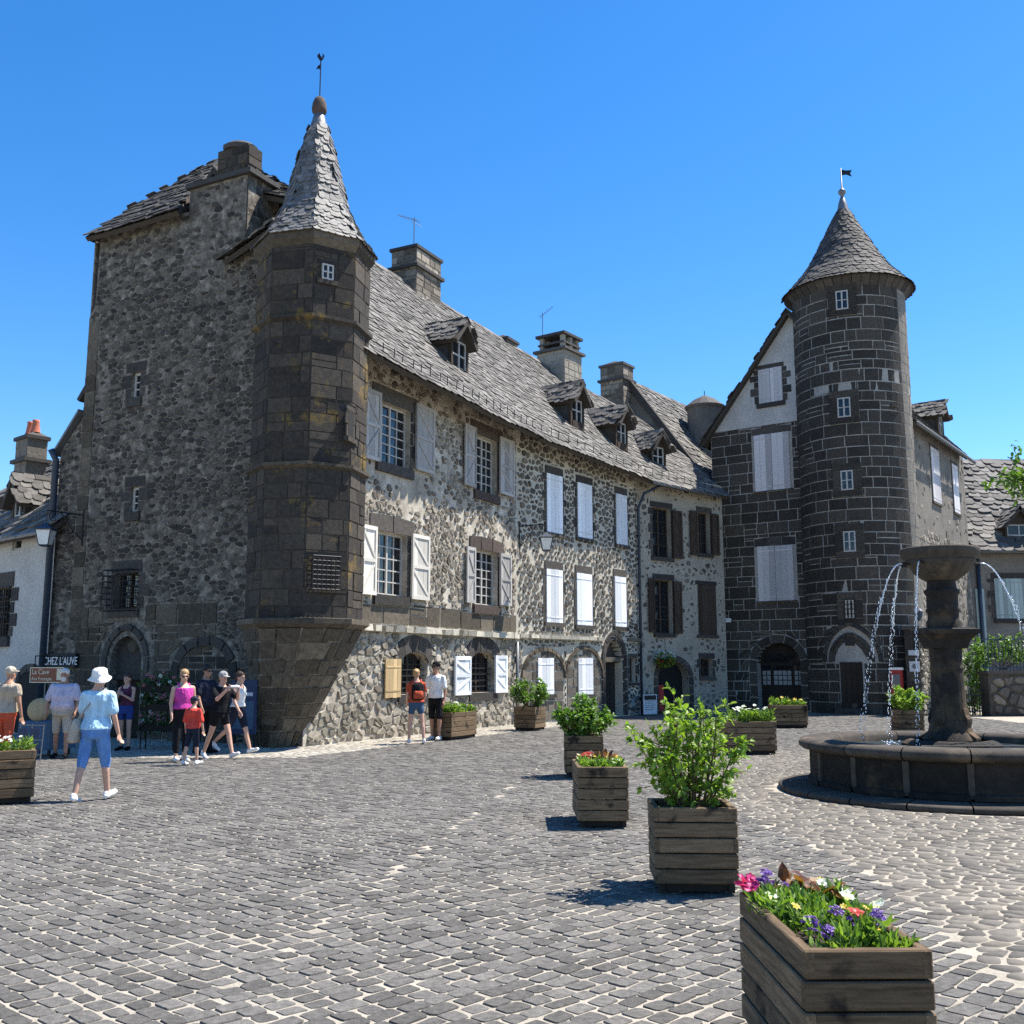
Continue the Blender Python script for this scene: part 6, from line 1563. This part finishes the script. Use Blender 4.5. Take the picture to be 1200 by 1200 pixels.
rw2 = thing('rubble_pier', 'rough stone pier with plaques at the foot of the tower', 'pier', RW(r_[0], 0).to_tuple()); MB().box(RW, r_[0], r_[1], 0, r_[3], -1.3, -.02).build('pier_core', M['mort_turret'], rw2); MB().box(RW, r_[0] - .06, r_[1] + .06, r_[3], r_[3] + .12, -1.35, .06).build('coping', M['dress'], rw2)
its = ashlar(RW.off(-.02), r_[0], r_[1], 0, r_[3], .36, .5, .02, .014, seed=93); pieces(its, 'block', M['ash_tower'], rw2, 60)
its = rubble(Plane(RW(r_[1], 0, -.02).to_tuple(), -RW.n), [(0, 0), (1.28, 0), (1.28, r_[3]), (0, r_[3])], [], .24, .18, .012, .05, .02, 93)
pieces(its, 'stone', M['rub_pale'], rw2, 200)
for i, (xs, mt) in enumerate((((1065, 1077, 762, 768), 'paper'), ((1066, 1078, 775, 787), 'paper'))):
    q_ = RW.rect(*xs); pq = thing('wall_plaque', ('small blank white plaque above the emblem plaque on the rough pier', 'square white plaque with a grey diamond emblem on the rough pier')[i], 'plaque', RW(q_[0], q_[2], .06).to_tuple()); MB().box(RW, q_[0], q_[1], q_[2], q_[3], .04, .065).build('plate', M[mt], pq)
    if i == 1:
        c0, c1 = (q_[0] + q_[1]) / 2, (q_[2] + q_[3]) / 2; e = MB(); e.add([RW(c0 - .1, c1, .07), RW(c0, c1 - .1, .07), RW(c0 + .1, c1, .07), RW(c0, c1 + .1, .07), RW(c0 - .1, c1, .066), RW(c0, c1 - .1, .066), RW(c0 + .1, c1, .066), RW(c0, c1 + .1, .066)], [(0, 1, 2, 3), (0, 1, 5, 4), (1, 2, 6, 5), (2, 3, 7, 6), (3, 0, 4, 7)]); e.build('emblem', M['zinc'], pq)
r_ = RW.off(.25).rect(1043, 1057, 785, 815); RB = RW.off(.25); rb = thing('letter_box', 'red box with white lid mounted beside the tower door', 'letter box', RB(r_[0], 0).to_tuple())
MB().bbox(0, r_[1] - r_[0], -.14, 0, r_[2], r_[3], .015); q = MB().box(RB, r_[0], r_[1], r_[2], r_[3], -.16, 0); q.build('case', M['red'], rb); MB().box(RB, r_[0] - .02, r_[1] + .02, r_[3], r_[3] + .08, -.18, .03).build('lid', M['white'], rb); MB().box(RB, r_[0] + .08, r_[1] - .06, r_[2] + .2, r_[3] - .15, 0, .01).build('notice', M['zinc'], rb)
MB().box(RB, r_[0] + .15, r_[1] - .15, 0, r_[2], -.1, -.05).build('post', M['iron'], rb)
s_, z_ = RW.px(1078, 722); wl_ = thing('wall_lamp', 'small dark lamp on a stubby arm above the plaques', 'lamp', RW(s_, z_, .1).to_tuple()); MB().lathe([(.04, -.16), (.12, .0), (.13, .14), (.16, .16), (.05, .26), (0, .28)], seg=8).build('lamp_body', M['zinc_dark'], wl_, local=True); MB().tube([(0, 0, -.1), (0, .1, -.16)], .02, 6).build('arm', M['iron'], wl_, local=True)
# creepers and garden plants
cr = at(1139, 800, 35.6); shrub('tall green creeper behind the iron garden gate', (cr.x, 35.8, 0), 3.4, 1.0, 26, 10, 10, .13, 'leaf_mid', 21, 'creeper', .3, 'creeper', low=.08)
cr = at(1147, 830, 33.2); shrub('light green bush seen through the garden gate bars', (cr.x + .2, 37, 0), 1.7, 1.6, 24, 7, 10, .12, 'leaf', 22)
cr = GW(GW.px(1190, 740)[0], 0, -.8); shrub('loose plants overhanging the blue railing', (cr.x, cr.y, 1.6), 1.25, 2.4, 24, 7, 9, .12, 'leaf_mid', 23, 'plants')
# tree reaching in from the right
def tree(label, loc, th, cz, cr_, n, ll, seed):
    g = random.Random(seed); t = thing('broadleaf_tree', label, 'tree', loc); tr = MB(); lf = MB()
    tr.tube([(0, 0, -.1), (.05, 0, th * .4), (-.05, .05, th * .8), (0, 0, th)], [.26, .2, .17, .14], 10)
    for i in range(22):
        d = rv(g); d.z = abs(d.z) * .7 - .05; d.normalize(); e = Vector((d.x * cr_ * g.uniform(.6, .95), d.y * cr_ * g.uniform(.6, .95), cz + d.z * cr_ * .9 * g.uniform(.5, 1))); b0 = Vector((0, 0, th * g.uniform(.7, 1))); md = b0.lerp(e, .5) + Vector((0, 0, .25))
        tr.tube([b0, md, e], [.08, .045, .012], 6)
        for k in range(14):
            p = b0.lerp(md, g.random()) if k < 4 else md.lerp(e, g.random() * 1.05); tw = p + (rv(g) + d * .5).normalized() * g.uniform(.3, .75); tr.tube([p, tw], [.012, .004], 4, cap=False); sh = g.random()
            for q in range(n):
                c = p.lerp(tw, g.uniform(.3, 1.1)) + rv(g) * .12; leaf(lf, c, (rv(g) + Vector((0, 0, -.3))).normalized(), (Vector((0, 0, 1)) + rv(g) * .8).normalized(), ll * g.uniform(.7, 1.3), ll * .62, .6 * sh + .4 * g.random())
    tr.build('trunk', M['stem'], t, local=True); lf.build('crown', M['leaf_mid'], t, local=True, kind='stuff'); return t
tree('broadleaf tree whose light green branches reach over the far house roof', (13.75, 22.5, 0), 4.4, 6.1, 3.2, 24, .14, 5)

# ------------------------------------------------------------------ people
M['skin'] = plain('skin', (.52, .30, .21), .55, var=.06); M['skin_tan'] = plain('tanned_skin', (.36, .19, .12), .55, var=.06)
def cloth(name, c):
    m, nt, b = nodes('cloth_' + name); n1 = noise_(nt, pos(nt, (1, 1, .45)), 13, 3, .55); k = ramp(nt, n1, [(.3, (.8,) * 3), (.7, (1.12,) * 3)])
    nt.links.new(mixc(nt, 1.0, c, k, 'MULTIPLY'), b.inputs['Base Color']); b.inputs['Roughness'].default_value = .95; b.inputs['Specular IOR Level'].default_value = .15
    bump(nt, b, n1, .9, .06); return m
for n_, c_ in (('lightblue', (.42, .62, .76)), ('blue', (.12, .25, .52)), ('white', (.78, .77, .74)), ('lilac', (.50, .46, .55)), ('beige', (.45, .39, .31)), ('pink', (.55, .06, .30)), ('black', (.012, .012, .014)), ('navy', (.018, .022, .04)),
               ('red', (.62, .07, .05)), ('denim', (.05, .09, .16)), ('rust', (.45, .08, .04)), ('tan', (.40, .33, .25)), ('plum', (.09, .03, .06)), ('royal', (.03, .06, .22)), ('grey', (.30, .30, .29))):
    M['c_' + n_] = cloth(n_, c_)
for n_, c_ in (('brown', (.045, .024, .013)), ('blonde', (.36, .22, .10)), ('grey', (.55, .52, .48)), ('black', (.012, .009, .008)), ('auburn', (.12, .04, .02))): M['h_' + n_] = plain('hair_' + n_, c_, .6, var=.3, scale=60)
M['eye'] = plain('eye_dark', (.02, .015, .012), .2)
def soft(o, vox, it=2, dec=None):
    r = o.modifiers.new('remesh', 'REMESH'); r.mode = 'VOXEL'; r.voxel_size = vox; r.use_smooth_shade = True
    s = o.modifiers.new('smooth', 'SMOOTH'); s.factor = .5; s.iterations = it
    return o
def person(label, x, y, H, face, bulk=1.0, legs=None, arms=None, lean=0, head=(0, 0), skin='skin', top=('c_white', .5, .92), bottom=('c_navy', .5), shoes='c_white', hair=('h_brown', 'short'), female=False, extra=None, Y=None, straps=False):
    """face: degrees the figure faces, 0 = towards the camera, 90 = towards +x.  legs: L,R (swing, knee, abduct); arms: L,R (swing, abduct, elbow, inward)
       top: (material, sleeve fraction of the upper arm, hem height); bottom: (material, length 0..1 down the leg)"""
    k = H / 1.75; p0 = gnd(x, y)
    t = thing('person', label, 'person', (p0.x, p0.y, Z0), R(face))
    legs = legs or ((4, 2, 3), (-4, 4, 3)); arms = arms or ((5, 10, 12, 0), (-4, 10, 14, 0))
    F = Vector((0, -1, 0)); D = Vector((0, 0, -1))
    def W(v): return Vector(v) * k
    hip_z = .90; res = []
    for i, sd in enumerate((1, -1)):
        sw, kn, ab = legs[i]; hipp = Vector((sd * .088, 0, hip_z)); a = R(sw); b = R(sw - kn)
        kd = (D * math.cos(a) + F * math.sin(a) + Vector((sd * math.sin(R(ab)), 0, 0))).normalized(); knee = hipp + kd * .42
        sdv = (D * math.cos(b) + F * math.sin(b) + Vector((sd * math.sin(R(ab * .5)), 0, 0))).normalized(); ank = knee + sdv * .41; res.append([hipp, knee, ank, b])
    low = min(r[2].z - .035 * 0 for r in res); dz = .075 - low
    for r in res:
        for j in range(3): r[j] = r[j] + Vector((0, 0, dz))
    la = R(lean); sh_z = 1.42
    def T(z, y_=0, x_=0):   # torso point with forward lean about the hips
        h = z - hip_z; return Vector((x_, -math.sin(la) * h + y_, hip_z + math.cos(la) * h + dz))
    bx = bulk; hx = 1.06 if female else 1.0; sx = .92 if female else 1.0
    torso = [(.87, .10 * hx, .08, 0), (.93, .165 * hx, .115, .01), (1.0, .16 * hx, .112, .01), (1.09, (.132 if female else .145), .10, .0), (1.2, .145, .105, -.005), (1.3, .165 * sx, .115, -.01), (1.38, .165 * sx, .105, 0), (1.43, .12 * sx, .08, .005), (1.47, .07, .06, .01), (1.51, .055, .055, .0), (1.57, .052, .055, -.01)]
    def ring(zr, inf=0.0, zmin=0, zmax=9):
        out = []
        for z, rx, ry, yo in zr:
            if zmin <= z <= zmax:
                bb = bx if z < 1.4 else 1 + (bx - 1) * .4; belly = (-.05 * (bx - 1) * 4 if 0.95 < z < 1.25 else 0)
                out.append((T(z, yo + belly) * k, (rx * bb + inf) * k, (ry * (1 + (bb - 1) * 1.6) + inf) * k))
        return out
    B = MB(); B.loft(ring(torso))
    limb = []
    for i, sd in enumerate((1, -1)):
        hipp, knee, ank, b = res[i]; th = .078 * (1 + (bx - 1) * .5) * (1.05 if female else 1)
        B.capsule(W(hipp), W(knee), th * k, .052 * k); cal = knee.lerp(ank, .3) + Vector((0, .012, 0)); B.capsule(W(knee), W(cal), .05 * k, .052 * k); B.capsule(W(cal), W(ank), .05 * k, .034 * k)
        fd = Vector((sd * .12, -1, 0)).normalized(); pit = max(-.6, min(.5, b * .9)); fdir = (fd * math.cos(pit) + Vector((0, 0, math.sin(pit)))).normalized()
        heel = ank + Vector((0, .03, -.04)) ; toe = heel + fdir * .2; B.capsule(W(heel), W(toe), .032 * k, .026 * k); limb.append((heel, toe))
    hands = []
    armp = []
    for i, sd in enumerate((1, -1)):
        sw, ab, el, inw = arms[i]; sh = T(sh_z - .05, 0, sd * (.165 * sx + .02) * (1 + (bx - 1) * .35))
        ud = (D * math.cos(R(sw)) + F * math.sin(R(sw)) + Vector((sd * math.sin(R(ab)), 0, 0))).normalized(); elb = sh + ud * .275
        fd = (D * math.cos(R(sw + el)) + F * math.sin(R(sw + el)) + Vector((-sd * math.sin(R(inw)) + sd * .04, 0, 0))).normalized(); wr = elb + fd * .245
        B.capsule(W(T(sh_z - .02, 0, sd * .06)), W(sh), .052 * k, .048 * k); B.capsule(W(sh), W(elb), .049 * bx * k, .038 * k); B.capsule(W(elb), W(wr), .038 * k, .026 * k); armp.append((sh, elb, wr))
        sdv = fd.cross(Vector((1, 0, 0)) * sd); sdv = sdv.normalized() if sdv.length > .1 else Vector((0, -1, 0)); nm = fd.cross(sdv).normalized()
        kn_ = wr + fd * .085
        for q in range(4):
            o = sdv * (.03 - .02 * q); B.capsule(W(wr + o * .6 + fd * .01), W(kn_ + o), .016 * k, .013 * k, 6)
            l1 = (.042, .047, .044, .034)[q]; m1 = kn_ + o + (fd * .9 - nm * sd * -.35).normalized() * l1; B.capsule(W(kn_ + o), W(m1), .0105 * k, .0095 * k, 6); B.capsule(W(m1), W(m1 + (fd * .6 + nm * sd * .75).normalized() * l1 * .8), .0095 * k, .008 * k, 6)
        tb0 = wr + fd * .025 + sdv * .02; tm = tb0 + (fd * .6 + sdv * .75).normalized() * .045; B.capsule(W(tb0), W(tm), .013 * k, .011 * k, 6); B.capsule(W(tm), W(tm + (fd * .9 + sdv * .2).normalized() * .032), .011 * k, .009 * k, 6)
        hands.append(wr + fd * .11)
    hc = T(1.605, -.02); yaw, pitch = R(head[0]), R(head[1]); RM = (Matrix.Rotation(yaw, 3, 'Z') @ Matrix.Rotation(-pitch, 3, 'X'))
    def Hd(px_, py_, pz_): return (hc + RM @ Vector((px_, py_, pz_))) * k
    r4 = RM
    B.ball(Hd(0, .012, .03), Vector((.074, .092, .088)) * k, 14, 10, rot=r4); B.ball(Hd(0, -.02, -.045), Vector((.058, .068, .072)) * k, 14, 10, rot=r4); B.ball(Hd(0, -.05, -.095), Vector((.03, .03, .025)) * k, 10, 8, rot=r4)
    B.capsule(Hd(0, -.088, .012), Hd(0, -.106, -.03), .009 * k, .014 * k, 8); B.ball(Hd(0, -.082, .025), Vector((.05, .016, .012)) * k, 10, 6, rot=r4); B.ball(Hd(0, -.086, -.062), Vector((.024, .012, .009)) * k, 8, 6, rot=r4)
    for sd in (1, -1): B.ball(Hd(sd * .076, .008, -.012), Vector((.012, .02, .03)) * k, 8, 6, rot=r4)
    body = soft(B.build('body', M[skin], t, local=True), .0095 * k, 2)
    for sd in (1, -1): MB().ball(Hd(sd * .03, -.083, .004), Vector((.012, .008, .007)) * k, 8, 6, rot=r4).build('eye', M['eye'], t, local=True)
    # clothing
    if top:
        m_, sl, hem = top; C = MB(); zs = [(z, rx, ry, yo) for z, rx, ry, yo in torso if hem - .03 <= z <= (1.40 if straps else 1.46)]
        first = zs[0]; zs = [(hem, first[1] * 1.02, first[2] * 1.02, first[3])] + [q for q in zs if q[0] > hem + .02]
        rr_ = ring(zs, .02); rr_[0] = (rr_[0][0], rr_[0][1] + .012 * k, rr_[0][2] + .012 * k); C.loft(rr_, 22)
        for i, sd in enumerate((1, -1)):
            sh, elb, wr = armp[i]
            if straps: C.capsule(W(T(1.37, -.07, sd * .09)), W(T(1.45, 0, sd * .1)), .03 * k, .026 * k); C.capsule(W(T(1.45, 0, sd * .1)), W(T(1.36, .07, sd * .09)), .026 * k, .03 * k)
            else:
                C.capsule(W(T(sh_z - .025, 0, sd * .05)), W(sh), .066 * k, .06 * k); e = sh.lerp(elb, min(1, sl)); C.capsule(W(sh), W(e), .06 * bx * k, .063 * bx * k)
                if sl > 1: C.capsule(W(elb), W(elb.lerp(wr, sl - 1)), .05 * k, .045 * k)
        if female: 
            for sd in (1, -1): C.ball(T(1.27, -.09, sd * .062) * k, Vector((.062, .05, .058)) * k)
        soft(C.build('shirt' if not straps else 'vest_top', M[m_], t, local=True), .012 * k, 3)
    if bottom:
        m_, ln = bottom; C = MB(); C.loft(ring([(.80, .10 * hx, .095, 0), (.83, .135 * hx, .115, 0), (.88, .155 * hx, .115, 0), (.93, .165 * hx, .115, .01), (1.0, .158 * hx, .11, .01), (1.03, .152 * hx, .106, .005)], .014), 20)
        for i in range(2):
            hipp, knee, ank, b = res[i]; full = hipp.lerp(knee, min(1, ln * 2)); C.capsule(W(hipp), W(full), .094 * (1 + (bx - 1) * .5) * k, (.078 if ln < .5 else .07) * k)
            if ln > .5: C.capsule(W(knee), W(knee.lerp(ank, (ln - .5) * 2)), .07 * k, .06 * k)
        soft(C.build('shorts' if ln < .7 else 'trousers', M[m_], t, local=True), .012 * k, 3)
    for heel, toe in limb:
        C = MB(); d = (toe - heel).normalized(); C.capsule(W(heel + Vector((0, .01, .0))), W(toe + d * .012), .042 * k, .036 * k); C.capsule(W(heel + Vector((0, 0, .03))), W(heel + d * .1 + Vector((0, 0, .02))), .04 * k, .032 * k); soft(C.build('shoe', M[shoes], t, local=True), .011 * k, 2)
    if hair:
        m_, st = hair; C = MB(); C.ball(Hd(0, .02, .055), Vector((.088, .1, .086)) * k, 14, 10, rot=r4); C.ball(Hd(0, .06, -.0), Vector((.074, .058, .075)) * k, 12, 8, rot=r4)
        if st == 'bun': C.ball(Hd(0, .12, .07), Vector((.04, .04, .04)) * k, 10, 8)
        if st == 'tail': C.capsule(Hd(0, .1, .06), Hd(0, .14, -.1), .03 * k, .015 * k)
        if st == 'long':
            for sd in (1, -1): C.capsule(Hd(sd * .07, .03, .0), Hd(sd * .075, .035, -.15), .03 * k, .022 * k)
            C.capsule(Hd(0, .07, 0), Hd(0, .08, -.15), .05 * k, .035 * k)
        soft(C.build('hair', M[m_], t, local=True), .011 * k, 2)
    if extra: extra(t, k, Hd, T, W, armp, hands, res, r4)
    return t
def cap_hat(mat):
    def f(t, k, Hd, T, W, armp, hands, res, r4):
        m = MB(); m.ball(Hd(0, .02, .06), Vector((.092, .103, .085)) * k, 16, 10, rot=r4); m.ball(Hd(0, -.1, .05), Vector((.068, .075, .012)) * k, 14, 8, rot=r4); soft(m.build('cap', M[mat], t, local=True), .008 * k, 1)
    return f
def shades(t, k, Hd, T, W, armp, hands, res, r4):
    m = MB()
    for sd in (1, -1): m.ball(Hd(sd * .034, -.09, .006), Vector((.03, .012, .02)) * k, 10, 6, rot=r4); m.capsule(Hd(sd * .06, -.085, .01), Hd(sd * .085, .0, .01), .005 * k, .005 * k, 5)
    m.build('sunglasses', M['black'], t, True, local=True)
def bucket(t, k, Hd, T, W, armp, hands, res, r4):
    m = MB(); n = 28; vs = []
    for q, (r, z) in enumerate(((.0, .135), (.06, .135), (.092, .115), (.102, .05), (.104, .03), (.15, -.02), (.152, -.028), (.104, .02))):
        for i in range(n):
            a = 6.283 * i / n; w = 1 + (.06 * math.sin(a * 3 + 1) if q in (5, 6) else 0); vs.append(Hd(r * w * math.cos(a), .018 + r * w * 1.06 * math.sin(a), z + (.014 * math.sin(a * 2) if q in (5, 6) else 0)))
    m.add(vs, [(q * n + i, q * n + (i + 1) % n, (q + 1) * n + (i + 1) % n, (q + 1) * n + i) for q in range(7) for i in range(n)]); m.build('sun_hat', M['c_white'], t, True, local=True)
def tote(t, k, Hd, T, W, armp, hands, res, r4):
    m = MB(); c = T(.93, .06, .23); m.tube([W(T(1.46, .02, -.1)), W(T(1.36, .12, -.02)), W(T(1.1, .14, .16)), W(c + Vector((0, .0, .12)))], .012 * k, 6); m.tube([W(T(1.46, .0, -.1)), W(T(1.36, -.13, -.02)), W(T(1.1, -.13, .18)), W(c + Vector((0, 0, .12)))], .012 * k, 6); m.build('strap', M['c_grey'], t, True, local=True)
    b = MB(); b.loft([(W(c + Vector((.02, 0, -.18))), .05 * k, .11 * k), (W(c + Vector((.02, 0, -.14))), .07 * k, .16 * k), (W(c + Vector((0, 0, 0))), .06 * k, .15 * k), (W(c + Vector((-.01, 0, .14))), .02 * k, .13 * k)], 14); soft(b.build('shoulder_bag', M['c_beige'], t, local=True), .012, 3)
def beard(t, k, Hd, T, W, armp, hands, res, r4):
    m = MB(); m.ball(Hd(0, -.062, -.09), Vector((.05, .045, .055)) * k, 12, 8, rot=r4); m.ball(Hd(0, -.09, -.045), Vector((.035, .015, .012)) * k, 10, 6, rot=r4); soft(m.build('beard', M['h_grey'], t, local=True), .008, 1)
def snack(t, k, Hd, T, W, armp, hands, res, r4):
    cap_hat('c_grey')(t, k, Hd, T, W, armp, hands, res, r4); a, b = Vector(hands[0]), Vector(hands[1]); m = MB(); m.capsule(W(a), W(b), .028 * k, .028 * k); m.build('snack', M['paper'], t, True, local=True)
def pack(t, k, Hd, T, W, armp, hands, res, r4):
    b = MB(); b.loft([(W(T(1.0, .19)), .11 * k, .06 * k), (W(T(1.03, .2)), .15 * k, .09 * k), (W(T(1.2, .2)), .15 * k, .09 * k), (W(T(1.36, .19)), .14 * k, .075 * k), (W(T(1.42, .17)), .08 * k, .04 * k)], 16); soft(b.build('backpack', M['c_black'], t, local=True), .012, 2)
    q = MB(); q.loft([(W(T(1.04, .27)), .1 * k, .03 * k), (W(T(1.06, .28)), .12 * k, .04 * k), (W(T(1.2, .28)), .115 * k, .035 * k), (W(T(1.22, .27)), .08 * k, .02 * k)], 14); q.build('backpack_pocket', M['c_rust'], t, True, local=True)
    s = MB()
    for sd in (1, -1): s.tube([W(T(1.36, .13, sd * .1)), W(T(1.475, .02, sd * .105)), W(T(1.36, -.125, sd * .1)), W(T(1.12, -.1, sd * .14)), W(T(1.08, .1, sd * .14))], .018 * k, 6)
    s.build('backpack_straps', M['c_rust'], t, True, local=True)

person('woman seen from behind in white sun hat, light blue shirt and blue shorts', 107, 939, 1.62, 176, 1.1, ((-9, 8, 5), (13, 3, 4)), ((18, 16, 38, -6), (-4, 14, 22, -6)), 3, (0, 12), top=('c_lightblue', .75, .9), bottom=('c_blue', .56), shoes='c_white', hair=None, female=True, extra=lambda *a: (bucket(*a), tote(*a)))
person('bearded man in lilac shirt and beige shorts by the brown sign', 70, 889, 1.6, 8, 1.28, ((10, 4, 4), (-6, 8, 4)), ((6, 20, 22, 5), (0, 20, 18, 5)), 0, (0, 0), skin='skin_tan', top=('c_lilac', .8, .88), bottom=('c_beige', .45), shoes='c_black', hair=('h_grey', 'short'), extra=beard)
person('man in sand coloured waistcoat and red trousers beside the postcard rack', 3, 899, 1.62, 160, 1.15, None, ((0, 14, 14, 0), (0, 14, 14, 0)), 2, (0, 0), skin='skin_tan', top=('c_tan', .4, .9), bottom=('c_rust', .98), shoes='c_black', hair=None, extra=cap_hat('c_beige'))
person('young woman in plum top and blue shorts standing in the pointed doorway', 145, 880, 1.5, -8, .88, None, ((22, 8, 105, 50), (20, 8, 100, 45)), 0, (0, 0), top=('c_plum', .2, 1.0), bottom=('c_royal', .22), shoes='c_black', hair=('h_brown', 'long'), female=True, straps=True)
person('woman in bright pink vest top, sunglasses and black trousers', 211, 893, 1.58, 38, 1.12, ((-6, 6, 3), (8, 4, 3)), ((-6, 12, 12, 0), (4, 12, 16, 0)), 0, (-12, -8), top=('c_pink', .2, .98), bottom=('c_black', .85), shoes='c_white', hair=('h_blonde', 'bun'), female=True, straps=True, extra=shades)
person('small child in red shirt, navy shorts and dark cap', 224, 897, 1.12, 158, 1.12, ((-6, 6, 5), (6, 4, 4)), ((2, 16, 12, 0), (2, 16, 12, 0)), 0, (-10, 0), top=('c_red', .95, .88), bottom=('c_navy', .5), shoes='c_white', hair=('h_brown', 'short'), extra=cap_hat('c_navy'))
person('dark haired man in navy shirt and sunglasses behind the family', 238, 884, 1.66, 62, 1.1, None, ((30, 10, 75, 10), (8, 10, 20, 0)), 0, (0, 0), skin='skin_tan', top=('c_navy', .7, .9), bottom=('c_black', .95), shoes='c_black', hair=('h_black', 'short'), extra=shades)
person('woman in black shirt and grey cap eating a snack', 256, 889, 1.58, 50, 1.05, ((22, 4, 3), (-20, 8, 3)), ((48, 14, 92, 28), (48, 14, 92, 28)), 3, (0, -8), top=('c_black', .7, .92), bottom=('c_black', .24), shoes='c_white', hair=('h_brown', 'tail'), female=True, extra=snack)
person('woman walking in white vest top and navy shorts before the blue poster', 277, 884, 1.57, 66, .98, ((20, 3, 2), (-26, 26, 2)), ((-16, 10, 22, 0), (14, 10, 22, 0)), 1, (0, 0), top=('c_white', .2, 1.0), bottom=('c_navy', .36), shoes='c_white', hair=('h_brown', 'tail'), female=True, straps=True)
person('blonde woman with red and black backpack facing the wall', 487, 872, 1.58, 196, 1.0, ((4, 2, 6), (-5, 4, 8)), ((6, 8, 35, 8), (6, 10, 40, 8)), 0, (-18, 4), top=('c_rust', .5, .95), bottom=('c_denim', .22), shoes='c_white', hair=('h_blonde', 'bun'), female=True, extra=pack)
person('man in white shirt, black shorts and dark cap by the stone wall', 510, 868, 1.74, -22, 1.0, None, ((2, 12, 14, 0), (6, 12, 40, 10)), 0, (-8, 0), skin='skin_tan', top=('c_white', .75, .9), bottom=('c_black', .46), shoes='c_white', hair=('h_brown', 'short'), extra=lambda *a: (cap_hat('c_black')(*a), shades(*a)))
